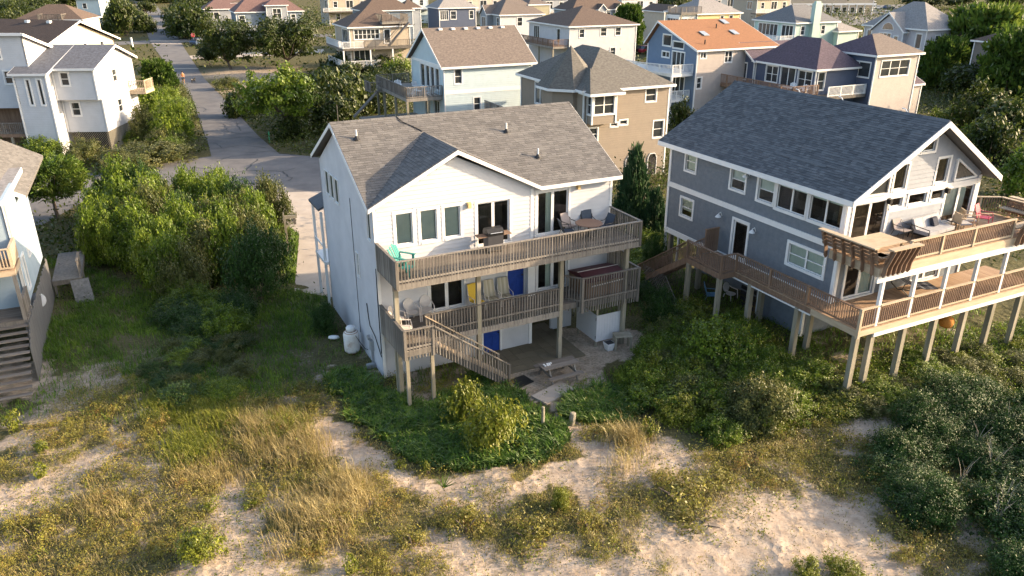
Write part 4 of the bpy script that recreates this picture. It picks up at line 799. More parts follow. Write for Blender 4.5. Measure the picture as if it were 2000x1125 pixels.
# taupe house with octagonal turret
A3 = GA; o3 = Vector((13.25, 66.96, 0)) + Vector((-8.3 * math.cos(A3), -8.3 * math.sin(A3), 0))
h = thing('taupe_house', 'taupe lap-sided house with grey hip roof, pointed turret and white bay window', 'house', o3, A3)
block(h, 0, 0, 8.3, 11.4, -0.1, 7.6, 10.35, 'hip', S_TAUPE, R_SAGE, [('f', 5.98, 6.98, 6.3, 7.35), ('f', 6.95, 7.95, 3.2, 4.6), ('f', 3.55, 4.25, 4.58, 4.92, 1, 1), ('f', 2.65, 3.3, 4.5, 4.76, 1, 1), ('f', 0.5, 1.4, 3.5, 4.5), ('l', 6, 8.5, 5.4, 7.2, 3, 1)], ridge=((4.0, 4.3), (4.0, 7.3)), lap={'f': 0.2})
for u0, u1 in ((6.55, 7.45), (4.3, 5.2)):                # arched lattice openings at ground level
    pts = [(u0, 0.0), (u1, 0.0), (u1, 1.5), (u1 - 0.2, 1.85), (u0 + 0.2, 1.85), (u0, 1.5)]; F = Face(0, 0, 'f'); ob = MB().prism([F.p(u, 0.035, z) for u, z in pts], (0, -0.02, 0)).build('lattice_vent', BLACK, h)
    fr = MB(); lt = MB()
    for (ua, za), (ub, zb) in zip(pts, pts[1:] + pts[:1]): fr.bar(F.p(ua, 0.06, za), F.p(ub, 0.06, zb), 0.05, 0.08, up=(0, -1, 0))
    for k in range(-6, 9):
        a, b = u0 + k * 0.13, u0 + k * 0.13 + 1.45
        for s in (1, -1):
            p0, p1 = (a, 0.05) if s > 0 else (a, 1.5), (b, 1.5) if s > 0 else (b, 0.05); q0 = [max(u0, min(u1, p0[0])), 0]; q1 = [max(u0, min(u1, p1[0])), 0]
            for q in (q0, q1): q[1] = p0[1] + (p1[1] - p0[1]) * (q[0] - p0[0]) / (p1[0] - p0[0])
            if abs(q1[0] - q0[0]) > 0.05: lt.bar(F.p(q0[0], 0.062, q0[1]), F.p(q1[0], 0.062, q1[1]), 0.012, 0.02, up=(0, -1, 0))
    lt.build('lattice', OLDWOOD, ob); fr.build('arch_frame', TRIM, ob)
bayx0, bayx1 = 0.3, 2.55
block(h, bayx0, -0.85, 2.25, 0.85, 4.95, 7.45, 9.1, 'hip', S_TAUPE, R_SAGE, [('f', 0.2, 2.05, 5.75, 7.2, 2, 2), ('l', 0.15, 0.75, 5.75, 7.2)], ridge=((1.0, 2.2), (1.0, 4.5)), o=0.5, faces='flr')
oc = [(0.55 + 2.35 * math.cos(t), 3.3 + 2.35 * math.sin(t)) for t in [math.pi / 8 + k * math.pi / 4 for k in range(8)]]
tw = MB().prism([(x, y, -0.1) for x, y in oc], (0, 0, 7.6)).build('turret', S_TAUPE, h); cone = MB(); oe = [(0.55 + 2.85 * math.cos(t), 3.3 + 2.85 * math.sin(t)) for t in [math.pi / 8 + k * math.pi / 4 for k in range(8)]]
for k in range(8): cone.face([(*oe[k], 7.55), (*oe[(k + 1) % 8], 7.55), (0.55, 3.3, 10.75)])
cone.build('turret_roof', R_SAGE, tw); fz = MB()
for k in range(8): fz.bar((*oe[k], 7.47), (*oe[(k + 1) % 8], 7.47), 0.05, 0.2)
fz.build('fascia', TRIM, tw)
for k in range(8):
    xa, ya = oc[k]; xb, yb = oc[(k + 1) % 8]; F = Face(xa, ya, math.atan2(yb - ya, xb - xa)) if False else Face(xb, yb, math.atan2(ya - yb, xa - xb))
    if F.ny < 0.3 and F.nx < 0.6: window(h, F, 0.4, 1.4, 5.6, 7.0, rows=2, deep=False, cas=0.12)
fdeck(h, -4.2, -1.6, 4.0, 10.5, 4.6, piles=((-4, 4.2), (-4, 10.2)), m=BROWNWOOD); frail(h, [(-1.6, 4.05), (-4.15, 4.05), (-4.15, 10.4)], 4.6, 1.0, OLDWOOD)
for nm, x, y, lb in (('patio_sofa', -2.6, 4.9, 'navy cushioned patio sofa on the deck beside the turret'), ('patio_chair', -3.4, 6.6, 'navy patio armchair behind the sofa on the turret-side deck')):
    w_ = h.matrix_world if False else (Matrix.Translation(o3) @ Matrix.Rotation(A3, 4, 'Z')); p = w_ @ Vector((x, y, 4.6)); s_ = thing(nm, lb, 'sofa' if 'sofa' in nm else 'chair', p, A3); L_ = 1.7 if 'sofa' in nm else 0.8
    MB().box(-L_ / 2, L_ / 2, -0.35, 0.35, 0.15, 0.42).build('seat', CUSH, s_); MB().box(-L_ / 2, L_ / 2, 0.25, 0.4, 0.42, 0.8).build('backrest', CUSH, s_); MB().box(-L_ / 2 - 0.1, -L_ / 2, -0.35, 0.4, 0, 0.6).build('arm', BROWNWOOD, s_); MB().box(L_ / 2, L_ / 2 + 0.1, -0.35, 0.4, 0, 0.6).build('arm', BROWNWOOD, s_); MB().box(-0.25, 0.2, 0.1, 0.24, 0.44, 0.75).build('cushion', WPLAST, s_)

# white hip-roofed house behind
h = thing('white_hip_house', 'plain white house with brown pyramid roof and side deck, behind the turret house', 'house', origin(8.55, 123.18, GA), GA)
block(h, 0, 0, 12.0, 13.6, 0.0, 8.1, 10.6, 'hip', S_WHITE, R_BROWN, [('f', 1.7, 2.55, 6.4, 7.6), ('f', 5.5, 6.5, 6.5, 7.7), ('f', 8.2, 9.1, 6.5, 7.7), ('f', 7.4, 8.3, 3.6, 4.7), ('f', 2.5, 3.4, 3.6, 4.7), ('l', 10, 12, 5.5, 7.5, 3, 1), ('l', 3, 4, 5.4, 7.5, 1, 1)], ridge=((6.0, 6.6), (6.0, 7.0)))
fdeck(h, -2.7, -0.02, 0.2, 13, 5.2, piles=((-2.6, 0.4), (-2.6, 5), (-2.6, 10), (-2.6, 12.8))); frail(h, [(-0.05, 0.25), (-2.65, 0.25), (-2.65, 12.9)], 5.2, 1.0, BROWNWOOD)
# orange-roofed house
h = thing('orange_roof_house', 'house with bright orange shingle roof, blue gable end and white balcony rails', 'house', origin(20.5, 89.59, GA), GA)
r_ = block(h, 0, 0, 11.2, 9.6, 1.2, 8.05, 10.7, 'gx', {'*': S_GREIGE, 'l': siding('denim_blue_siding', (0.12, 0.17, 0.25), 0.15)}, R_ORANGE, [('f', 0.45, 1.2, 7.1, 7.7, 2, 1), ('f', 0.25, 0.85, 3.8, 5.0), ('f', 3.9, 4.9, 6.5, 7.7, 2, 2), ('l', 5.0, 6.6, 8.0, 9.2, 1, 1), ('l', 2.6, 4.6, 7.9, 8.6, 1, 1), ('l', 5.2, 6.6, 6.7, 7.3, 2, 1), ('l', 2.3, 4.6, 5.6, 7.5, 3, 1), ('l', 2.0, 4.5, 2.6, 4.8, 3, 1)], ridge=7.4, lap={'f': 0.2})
sl = (10.7 - 8.05) / 7.8
for x, y in ((3.0, 3.4), (7.4, 3.4), (8.2, 6.3)): z = 8.05 + sl * (y + 0.4); MB().prism([(x, y - 0.55, z - 0.55 * sl + 0.06), (x + 0.75, y - 0.55, z - 0.55 * sl + 0.06), (x + 0.75, y + 0.55, z + 0.55 * sl + 0.06), (x, y + 0.55, z + 0.55 * sl + 0.06)], (0, 0, 0.07)).build('skylight', flat('skylight_glass', (0.30, 0.33, 0.36), 0.15), r_)
for x, y in ((6.2, 4.8), (1.6, 0.9)): MB().tube([(x, y, 8.05 + sl * (y + 0.4)), (x, y, 8.55 + sl * (y + 0.4))], 0.07, 6).build('vent_pipe', BLACK, r_)
fdeck(h, -2.9, -0.02, 0.5, 12, 5.45, m=TRIM, piles=((-2.8, 0.6), (-2.8, 5), (-2.8, 11.8)), pm=TRIM); frail(h, [(-0.05, 0.55), (-2.85, 0.55), (-4.6, 5.0), (-4.6, 12)], 5.45, 1.0); fdeck(h, -2.6, -0.02, 0.8, 8, 2.6, m=TRIM); frail(h, [(-0.05, 0.85), (-2.55, 0.85), (-2.55, 8)], 2.6); under(h, -2.4, 11, 1.0, 9, 1.2, S_WHITE)
for k in range(5): MB().box(-2.6, 6.5, 0.3, 0.36, 0.1 + k * 0.24, 0.24 + k * 0.24).build('skirt_slat', TRIM, h)

# navy house with purple-brown roofs
h = thing('navy_house', 'navy and greige house with purple-brown hip roofs behind the blue-grey house', 'house', origin(37.83, 83.61, GA), GA)
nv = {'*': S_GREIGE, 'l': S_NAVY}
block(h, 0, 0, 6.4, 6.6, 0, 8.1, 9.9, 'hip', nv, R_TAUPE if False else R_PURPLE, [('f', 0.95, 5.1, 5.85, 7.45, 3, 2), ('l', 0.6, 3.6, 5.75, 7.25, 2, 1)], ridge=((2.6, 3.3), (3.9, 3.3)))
MB().face([(-0.42, -0.42, 8.105), (6.82, -0.42, 8.105), (3.9, 3.3, 9.915), (2.6, 3.3, 9.915)]).build('sunlit_slope_overlay', R_TAUPE, h)  # lighter sheet over the front slope; its sunlit tone is put into colour
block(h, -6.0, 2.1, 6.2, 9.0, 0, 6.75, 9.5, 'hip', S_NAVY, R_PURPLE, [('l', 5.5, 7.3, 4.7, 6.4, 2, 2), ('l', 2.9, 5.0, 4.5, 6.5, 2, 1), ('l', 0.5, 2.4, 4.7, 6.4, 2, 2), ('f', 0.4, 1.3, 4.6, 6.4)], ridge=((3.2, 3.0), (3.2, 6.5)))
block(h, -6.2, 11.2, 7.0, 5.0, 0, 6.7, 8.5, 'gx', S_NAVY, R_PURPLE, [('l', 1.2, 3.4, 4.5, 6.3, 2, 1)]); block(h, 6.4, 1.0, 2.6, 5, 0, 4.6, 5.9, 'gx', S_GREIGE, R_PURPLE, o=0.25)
fdeck(h, -9.5, -6.1, 1.5, 16.5, 4.2, m=BROWNWOOD, piles=((-9.4, 1.7), (-9.4, 9), (-9.4, 16.3))); frail(h, [(-6.0, 1.55), (-9.45, 1.55), (-9.45, 16.4)], 4.2, 1.05, BROWNWOOD); frail(h, [(-5.5, 0.6), (-0.1, 0.6)], 4.1, 1.0); fdeck(h, -5.8, -0.1, 0.5, 2.1, 4.1)

# further back, right
h = thing('mint_house', 'mint green house with grey roof and tall pale chimney', 'house', origin(45.26, 130.66, GA), GA)
block(h, 0, 0, 9.0, 9.5, 0, 8.1, 10.6, 'hip', S_MINT, R_GREY, [('f', 1.2, 2.0, 6.2, 7.5), ('f', 5.6, 6.4, 6.2, 7.5), ('l', 0.5, 3.0, 5.6, 7.6, 3, 1), ('l', 4, 8.5, 5.6, 7.6, 5, 1)], ridge=((3.2, 4.7), (6.2, 4.7)))
MB().box(3.0, 4.4, -0.7, 0.1, 0, 11.0).box(3.2, 4.2, -0.55, -0.05, 11.0, 11.3).build('chimney', S_MINT, h); block(h, 8.5, -1.0, 4.5, 8, 0, 6.6, 8.0, 'hip', S_MINT, R_LGREY, ridge=((2.2, 3), (2.2, 5))); fdeck(h, -3, 0, 0, 10, 5.2, m=TRIM, piles=((-2.9, .2), (-2.9, 9.8))); frail(h, [(0, 0.05), (-2.95, 0.05), (-2.95, 10)], 5.2)
h = thing('arch_window_house', 'grey house with steep grey roof and half-round window in its gable', 'house', origin(59.5, 116.95, GA), GA)
block(h, 0, 0, 8.0, 11.0, 0, 8.1, 11.6, 'hip', S_GREY if False else siding('lavender_grey_siding', (0.42, 0.41, 0.44)), R_LGREY, [('f', 2, 3, 5.8, 7.2), ('l', 0.7, 1.6, 5.4, 7.4, 1, 1), ('l', 9.6, 10.4, 5.4, 7.4, 1, 1)], ridge=((4.0, 4.4), (4.0, 6.4)))
S_LAV = bpy.data.materials['lavender_grey_siding']
block(h, -0.9, 3.2, 3.0, 5.6, 2.5, 7.6, 10.2, 'gx', S_LAV, R_LGREY, [('l', 0.8, 1.5, 5.6, 6.9), ('l', 2.1, 4.2, 6.0, 7.2, 3, 1)], o=0.3)
F = Face(-0.9, 3.2, 'l'); arc = [(-2.8 + 0.95 * math.cos(t), 7.75 + 0.95 * math.sin(t)) for t in np.linspace(0, math.pi, 11)]; aw = MB(); aw.prism([F.p(u, 0.03, z) for u, z in [(-2.8 + (u + 2.8) * 1.15, 7.75 + (z - 7.75) * 1.15 - 0.08) for u, z in arc]], (-0.03, 0, 0)); ao = aw.build('arched_window', TRIM, h); MB().face([F.p(u, 0.07, z) for u, z in arc]).build('pane', PANE, ao)
h = thing('yellow_house', 'pale yellow house with grey hip roof and rooftop deck', 'house', origin(34.65, 154.0, GA), GA)
block(h, 0, 0, 10.2, 10, 0, 8.1, 10.6, 'hip', S_YELLOW, R_LGREY, [('f', 5.5, 6.2, 6.6, 7.6), ('f', 7.6, 8.4, 6.6, 7.6), ('l', 0.5, 4, 5.6, 7.5, 4, 1), ('l', 5, 9, 5.6, 7.5, 4, 1)], ridge=((4, 5), (6.5, 5))); fdeck(h, -4.0, 0.6, -0.3, 4, 8.3, piles=((-3.9, -0.2), (-3.9, 3.8))); frail(h, [(0.6, -0.25), (-3.95, -0.25), (-3.95, 4)], 8.3, 1.1, OLDWOOD); block(h, -4.0, 0.2, 4.0, 4, 3, 7.9, 8.0, 'shed', TRIM, R_LGREY, [('l', 0.3, 3.7, 5.4, 7.3, 4, 1), ('f', 0.3, 3.6, 5.4, 7.3, 4, 1)], o=0.0)
# further back, middle
h = thing('brown_roof_deck_house', 'tan house with brown hip roof, white porch rails and outside stair to a roof deck', 'house', origin(-24.73, 122.78, GA), GA)
block(h, 0, 0, 9.5, 8.8, 0, 8.0, 10.5, 'hip', S_TAN, R_BROWN, [('f', 0.7, 4.6, 6.2, 7.6, 6, 2), ('f', 5.4, 6.3, 5.5, 7.5, 1, 1, 'door'), ('l', 1.0, 4.5, 5.7, 7.5, 4, 1), ('f', 0.5, 3, 2.6, 4.6, 3, 1)], ridge=((4.0, 4.4), (5.5, 4.4)))
fdeck(h, -1.7, 9.8, -2.0, -0.02, 5.1, piles=((-1.6, -1.9), (2.5, -1.9), (6, -1.9), (9.6, -1.9)), pm=TRIM); frail(h, [(-1.65, 8.6), (-1.65, -1.95), (1.6, -1.95)], 5.1); frail(h, [(1.6, -1.95), (9.7, -1.95)], 5.1, 1.0, OLDWOOD); fdeck(h, -1.7, 4.0, -2.0, -0.02, 2.3); frail(h, [(-1.65, 8), (-1.65, -1.95), (4, -1.95)], 2.3); fdeck(h, -1.7, 0, 0, 8.7, 5.1)
fdeck(h, 5.0, 9.2, -0.6, 3.2, 8.6); frail(h, [(5.0, 3), (5.0, -0.55), (9.1, -0.55), (9.1, 3)], 8.6, 1.1, OLDWOOD); MB().bar((9.0, -1.3, 8.5), (5.6, -1.3, 5.2), 1.0, 0.12).build('stair_flight', OLDWOOD, h); MB().bar((9.0, -1.8, 9.4), (5.6, -1.8, 6.1), 0.08, 0.08).bar((9.0, -0.8, 9.4), (5.6, -0.8, 6.1), 0.08, 0.08).build('stair_handrail', OLDWOOD, h)
h = thing('slate_blue_house', 'slate-blue house with brown roof behind the roof-deck house', 'house', (-20 - 10.4 * math.cos(GA), 168.8 - 10.4 * math.sin(GA), 0), GA)
block(h, 0, 0, 10, 9, 0, 8.1, 11.0, 'hip', S_SLATE, R_BROWN, [('f', 7.6, 8.6, 5.9, 7.3), ('f', 7.6, 8.6, 2.7, 4.2), ('f', 2.5, 5, 6.6, 7.6, 3, 1)], ridge=((4, 4.5), (6, 4.5))); block(h, 9.0, 2.5, 3.6, 5, 0, 8.3, 9.8, 'hip', S_GREY, R_BROWN, ridge=((1.6, 2.4), (2.0, 2.4)))
h = thing('grey_gabled_house', 'grey house with purple-brown roof and white two-light dormer, right of the road', 'house', (-62.5, 186.5, 0), GA)
block(h, 0, 0, 15, 9, 0, 6.6, 10.2, 'hip', S_SLATE, roofing('rosy_brown_roofing', (0.20, 0.125, 0.115)), [('f', 0.6, 1.8, 4.3, 5.8), ('f', 12.2, 13.2, 4.4, 5.8)], ridge=((4, 4.5), (10.5, 4.5))); block(h, 6.6, -1.2, 4.6, 5, 0, 8.0, 9.4, 'hip', S_GREY, bpy.data.materials['rosy_brown_roofing'], [('f', 1.4, 3.2, 5.2, 7.2, 2, 2)], ridge=((2.2, 2.4), (2.4, 2.4))); frail(h, [(-4, -2), (4.5, -2)], 2.6, 1.1)
h = thing('light_roof_navy_house', 'navy house with pale grey hip roof, upper middle', 'house', origin(-15.6, 174.0, GA), GA)
block(h, 0, 0, 8.4, 7.0, 0, 8.1, 10.6, 'hip', S_NAVY, R_LGREY, [('f', 2.6, 3.8, 5.8, 7.4), ('f', 0.2, 2.0, 5.7, 7.5, 4, 1), ('f', 6.9, 7.8, 5.8, 7.4)], ridge=((3.2, 3.5), (5, 3.5))); frail(h, [(4, -3), (14, -3)], 2.6, 1.4)
h = thing('white_dormer_house', 'white house with grey-brown hip roof and small front dormer', 'house', origin(-2.4, 154.3, GA), GA)
block(h, 0, 0, 9.0, 9.0, 0, 7.9, 10.9, 'hip', {'*': S_WHITE, 'l': S_GREY}, R_TAUPE, [('f', 3.6, 4.6, 5.8, 7.3), ('l', 0.6, 1.6, 5.5, 7.3), ('l', 4.5, 5.4, 5.0, 7.2, 1, 1, 'door')], ridge=((3.6, 4.5), (5.4, 4.5))); block(h, -1.2, 3.6, 3.0, 3.0, 0, 7.9, 9.5, 'gx', S_GREY, R_TAUPE, [('l', 0.6, 2.4, 5.4, 7.3, 2, 1)], o=0.25); block(h, 7.0, 2.0, 4.6, 6, 0, 9.5, 10.6, 'hip', siding('olive_siding', (0.30, 0.28, 0.20)), R_TAUPE, ridge=((2, 3), (2.6, 3)), o=0.2)  # grey left side of a white house: its shade is put into the colour
h = thing('twin_gable_house', 'grey house with two little gabled dormers, top middle', 'house', (14.0, 190.0, 0), GA)
block(h, 0, 0, 16, 9, 0, 6.8, 9.8, 'hip', S_GREY, R_BROWN, [('f', 0.6, 4.5, 4.2, 6.3, 5, 1), ('f', 9.2, 10.2, 4.2, 6.2, 1, 1)], ridge=((4, 4.5), (12, 4.5)))
for x in (6.6, 11.2): block(h, x, -0.7, 2.0, 3.4, 2, 6.9, 8.1, 'gy', S_GREY, R_BROWN, [('f', 0.4, 1.6, 4.4, 6.2, 2, 1)], o=0.25)
h = thing('tan_gable_shed', 'small tan gabled house beyond the conifer, top middle', 'house', (33.5, 181, 0), GA); block(h, 0, 0, 5, 8, 0, 7.0, 8.4, 'gy', S_CREAM, R_BROWN, [('f', 1.5, 2.5, 4.5, 5.8)])
h = thing('far_townhouses', 'long row of townhouses with white columns at the top edge', 'building', (84, 283, 0), 0.12)
block(h, 0, 0, 42, 10, 0, 8, 11, 'gx', S_TAN, R_BROWN, [('f', 1 + 3 * i, 2.4 + 3 * i, 0.8, 2.6) for i in range(13)])
for i in range(15): MB().lathe([(0.22, 0), (0.2, 3.4)], 8, (0.3 + i * 2.9, -1.8, 0)).build('column', TRIM, h)
MB().box(-0.2, 42, -2.1, -1.5, 3.4, 4.0).build('porch_beam', TRIM, h)
h = thing('grey_porch_house', 'weathered grey house with decks half hidden by trees at the right edge', 'house', (66, 101, 0), GA)
block(h, 0, 0, 8, 9, 0, 7.4, 9.6, 'hip', siding('weathered_shakes', (0.17, 0.155, 0.14)), R_BROWN, [('f', 1, 3, 4.5, 6.5, 2, 1), ('l', 1, 3, 4.5, 6.5, 2, 1)], ridge=((3.5, 4.5), (4.5, 4.5))); fdeck(h, -2.5, 8, -2.2, 0, 4, piles=((-2.3, -2), (2, -2), (7, -2))); frail(h, [(-2.4, 5), (-2.4, -2.15), (8, -2.15)], 4, 1, OLDWOOD)

for nm, u, v, c_, rf_, lb in (('far_house', 452, 6, S_GREY, R_BROWN, 'far grey house right of the road end at the top edge'), ('far_house', 640, -4, S_TAN, R_BROWN, 'far tan house between the rosy and brown roofs, top edge'), ('far_house', 760, -6, S_LBLUE, R_GREY, 'far light blue house above the slate-blue one'), ('far_house', 905, -4, S_CREAM, R_TAUPE, 'far cream house above the pale-roofed navy house'), ('far_house', 1035, -2, S_GREY, R_BROWN, 'far grey house above the white hip-roofed one'), ('far_house', 1215, -3, S_WHITE, R_GREY, 'far white house above the layered pine'), ('far_house', 1395, -6, S_SLATE, R_LGREY, 'far slate house above the yellow one'), ('far_house', 1480, -2, S_TAN, R_BROWN, 'far tan house above the mint roof')):
    q_ = at(u, v, 7.6); h = thing(nm, lb, 'house', (q_.x, q_.y, 0), GA, 'far houses along the top edge'); block(h, 0, 0, 12, 10, 0, 7.6, 10.4, 'hip', c_, rf_, [('f', 1.5, 2.6, 5, 6.6), ('f', 5.2, 7.2, 4.6, 6.8, 2, 1), ('f', 9.4, 10.5, 5, 6.6), ('l', 2, 4, 4.8, 6.8, 2, 1), ('f', 2, 3.2, 1.6, 3.2)], ridge=((4.5, 5), (7.5, 5))); fdeck(h, -2, 12, -2.2, 0, 4.0); frail(h, [(-2, -2.15), (12, -2.15)], 4.0)
# left of the road: shingled house with lattice skirt
A17 = 0.06; h = thing('shingled_house', 'tall white shingled house with blue-grey roof and lattice skirt, left of the road', 'house', (-38.3, 73.2, 0), A17)
r_ = block(h, -3.6, 0, 3.6, 9.2, 5.28, 8.15, 9.75, 'gx', {'*': S_SHAKE, 'r': S_WHITE}, R_BLUEG, [('f', 0.63, 1.33, 6.6, 7.75), ('r', 3.95, 4.95, 6.35, 7.5)], ridge=4.9)  # white house: cool shade is in the shakes' colour, sunlit right walls plain white
block(h, -3.6, 0.7, 3.6, 8.4, 2.2, 5.28, 5.3, 'shed', {'*': S_SHAKE, 'r': S_WHITE}, R_BLUEG, [('f', 0.72, 1.45, 3.75, 4.95), ('r', 3.3, 4.3, 3.45, 4.65)], o=0.0)
block(h, -6.5, -1.2, 2.8, 7.0, 0.2, 7.85, 9.75, 'gx', {'*': S_SHAKE, 'r': S_WHITE}, R_BLUEG, [('f', 1.0, 1.3, 5.05, 7.3, 1, 1), ('f', 2.0, 2.3, 5.05, 7.3, 1, 1)], ridge=6.1, o=0.3)
block(h, -12.5, 0.05, 6.9, 7.5, 4.6, 8.6, 11.2, 'shed', {'*': S_SHAKE, 'r': S_WHITE}, R_BLUEG, [('f', 4.6, 5.6, 6.8, 7.9), ('f', 2.6, 4.7, 9.0, 10.4, 2, 1)], o=0.35)
for (x0, y0, x1, y1) in ((-3.6, 0.75, 0, 0.75), (0.0, 0.75, 0, 8.9)):
    lt = MB(); L_ = math.hypot(x1 - x0, y1 - y0); d = ((x1 - x0) / L_, (y1 - y0) / L_); k = -2.2
    while k < L_:
        a, b = max(0, k), min(L_, k + 2.2); za, zb = a - k, b - k; lt.bar((x0 + d[0] * a, y0 + d[1] * a, za), (x0 + d[0] * b, y0 + d[1] * b, zb), 0.03, 0.06, up=(-d[1], d[0], 0)); k += 0.2
    lt.build('lattice_skirt', POSTWOOD, h)
MB().box(-3.3, -0.3, 1.0, 8.7, -0.1, 2.2).build('underfloor_dark_box', BLACK, h); fdeck(h, -0.05, 1.6, 7.2, 9.6, 5.0, m=NEWWOOD); frail(h, [(0.0, 7.25), (1.55, 7.25), (1.55, 9.55)], 5.0, 1.0, NEWWOOD); fdeck(h, -12, -6.6, -1.0, 3, 2.4, m=BROWNWOOD, piles=((-11.9, -0.9), (-8, -0.9))); frail(h, [(-12, -0.95), (-6.6, -0.95)], 2.4, 1, OLDWOOD)  # black box behind the lattice stands in for shade under the house
MB().box(-12, -6.6, 1.4, 1.5, -0.1, 4.6).build('shaded_wall', BROWNWOOD, h)
h = thing('cream_house', 'cream house with dark brown gable roof behind the shingled house', 'house', (-69.0, 101.6, 0), -0.30)
r_ = block(h, 0, 0, 13.2, 11.2, 0, 7.7, 10.3, 'gx', S_CREAM, R_DARK, [('r', 2.2, 3.4, 6.4, 7.4, 1, 1), ('r', 6.0, 6.6, 6.3, 7.5), ('r', 8.8, 9.4, 6.3, 7.5)], ridge=5.6, o=0.6)
for x in (6.0, 9.5): MB().box(x, x + 0.5, 4.6, 5.0, 9.95, 10.25).build('roof_vent', TRIM, r_)
h = thing('cream_deck_house', 'cream house with roof stair and open deck, top left', 'house', (-88, 146, 0), 0.1)
block(h, 0, 0, 11, 8, 0, 7.6, 10, 'hip', S_CREAM, R_BROWN, [('f', 4.2, 7.8, 4.5, 6.3, 4, 1), ('f', 8.8, 9.6, 5.2, 6.8)], ridge=((4, 4), (7, 4))); fdeck(h, 4, 8, -1, 1.5, 7.4); frail(h, [(4, 1.4), (4, -0.95), (8, -0.95), (8, 1.4)], 7.4, 1.1, OLDWOOD); MB().bar((4, -0.6, 7.3), (0.6, -0.6, 4.4), 0.9, 0.1).build('stair_flight', OLDWOOD, h); fdeck(h, 7.6, 10.6, -1.6, 0, 3.4, m=NEWWOOD); frail(h, [(7.6, -1.55), (10.6, -1.55)], 3.4, 1, NEWWOOD)
h = thing('grey_end_house', 'pale grey house cut by the top left corner', 'house', (-119, 150, 0), 0.1); block(h, 0, 0, 12, 9, 0, 7.4, 9.6, 'gx', S_WHITE, R_GREY, [('f', 3, 4, 5, 6.4), ('f', 7, 8, 5, 6.4)])
h = thing('sky_blue_house', 'sliver of a light blue house behind the cream deck house', 'house', (-122, 232, 0), 0.1); block(h, 0, 0, 6, 8, 0, 7.6, 9.6, 'gx', S_LBLUE, R_GREY, [('f', 1.5, 2.5, 5, 6.4)])
h = thing('pink_roof_house', 'grey house with rosy roof and white fence at the far right of the road', 'house', (-70, 205, 0), GA); block(h, -6, 0, 11, 8, 0, 6.4, 8.8, 'hip', S_GREY, bpy.data.materials['rosy_brown_roofing'], [('f', 2, 3.2, 4, 5.6), ('f', 7, 9, 3.5, 5.8, 2, 1)], ridge=((3.5, 4), (7, 4))); frail(h, [(-8, -3), (6, -3)], 0.1, 1.6)

# pale blue house at the left edge
H20 = thing('left_edge_house', 'light blue house with tan roof and wide grey steps at the left edge', 'house', (-22.34, 32.92, 0), 0.43); h = H20
r_ = block(h, -9, 0, 9, 7.1, 2.4, 7.3, 7.4, 'shed', {'*': siding('ice_blue_siding', (0.32, 0.40, 0.47))}, R_LGREY, [('r', 3.0, 3.6, 3.85, 5.1), ('r', 5.9, 6.5, 3.7, 4.8), ('r', 0.9, 1.5, 2.9, 4.4), ('f', 5.8, 7.6, 2.6, 4.6, 2, 1)], o=0.0)
rp = MB(); slab(rp, [(0.45, 3.3, 6.72), (0.45, 12.6, 6.72), (-4.5, 12.6, 9.6), (-4.5, 3.3, 9.6)]); slab(rp, [(-9.5, 3.3, 6.72), (-4.5, 3.3, 9.6), (-4.5, 12.6, 9.6), (-9.5, 12.6, 6.72)]); rr_ = rp.build('roof', mat('pale_tan_shingles', [(0.105, 0.098, 0.092), (0.14, 0.132, 0.124), (0.18, 0.17, 0.16)], rough=0.95, scale=5, island=0.7), h)
TT = Vector((-4.95, 0, 2.88)); shingles(rr_, (0.45, 3.3, 6.72), (0, 1, 0), TT, [(0, 0), (9.3, 0), (9.3, 5.72), (0, 5.72)], bpy.data.materials['pale_tan_shingles'], tab=0.3, expo=0.15)
MB().prism([(0.45, 3.3, 6.5), (-4.5, 3.3, 9.38), (-4.5, 3.3, 9.6), (0.45, 3.3, 6.72)], (0, -0.05, 0)).build('fascia', TRIM, rr_); MB().box(-4.6, -4.4, 3.4, 12.4, 2.4, 9.3).build('inner_wall', TRIM, h)
fbox(MB(), Face(0, 0, 'r'), -0.05, 0.13, 0.003, 0.05, 2.4, 7.2).build('corner_board', TRIM, h)
bd = deck(h, -6, 0.1, -1.7, 0.0, 4.75, m=CEDAR, rim=NEWWOOD); railing(bd, (0.05, 0.0), (0.05, -1.65), 4.75, 0.95, m=NEWWOOD, bw=0.1, spacing=0.13, name='fence_slat'); railing(bd, (-6, -1.66), (0.05, -1.66), 4.75, 0.95, m=NEWWOOD)
for x in (0.0, -2.4): MB().box(x - 0.07, x + 0.07, -1.7, -1.56, -0.1, 4.5).build('post', OLDWOOD, bd)
ld2 = deck(h, -6, 0.1, -1.7, 0.0, 2.4); railing(ld2, (0.05, 0.0), (0.05, -1.65), 2.4, 0.95, bw=0.1, spacing=0.13, name='fence_slat')
st = empty('steps', parent=h)
for i in range(11):
    z = 2.2 - i * 0.2
    for j in range(2): y = -1.72 - i * 0.28 - j * 0.14; MB().box(-5.0, 0.08, y - 0.13, y, z - 0.04, z).build('stair_tread', DECKWOOD, st)
for i in range(40):
    y = 7.0 - i * 0.25; zt_ = 2.35 if y > -1.7 else max(0.25, 2.35 + (y + 1.7) * 0.72)
    MB().box(0.12, 0.15, y - 0.225, y, -0.2, zt_ + random.uniform(-0.1, 0.05)).build('skirt_plank', mat('silver_planks', [(0.10, 0.097, 0.094), (0.19, 0.186, 0.18)], rough=0.9, scale=7, stretch=(1, 1, 0.1), bump=0.3) if i == 0 else bpy.data.materials['silver_planks'], h)
sdk = deck(h, 0.2, 1.6, 6.6, 11.4, 1.1, m=bpy.data.materials['silver_planks'], along='x', name='side_deck'); railing(sdk, (1.55, 6.7), (1.55, 8.4), 1.1, 0.9); 
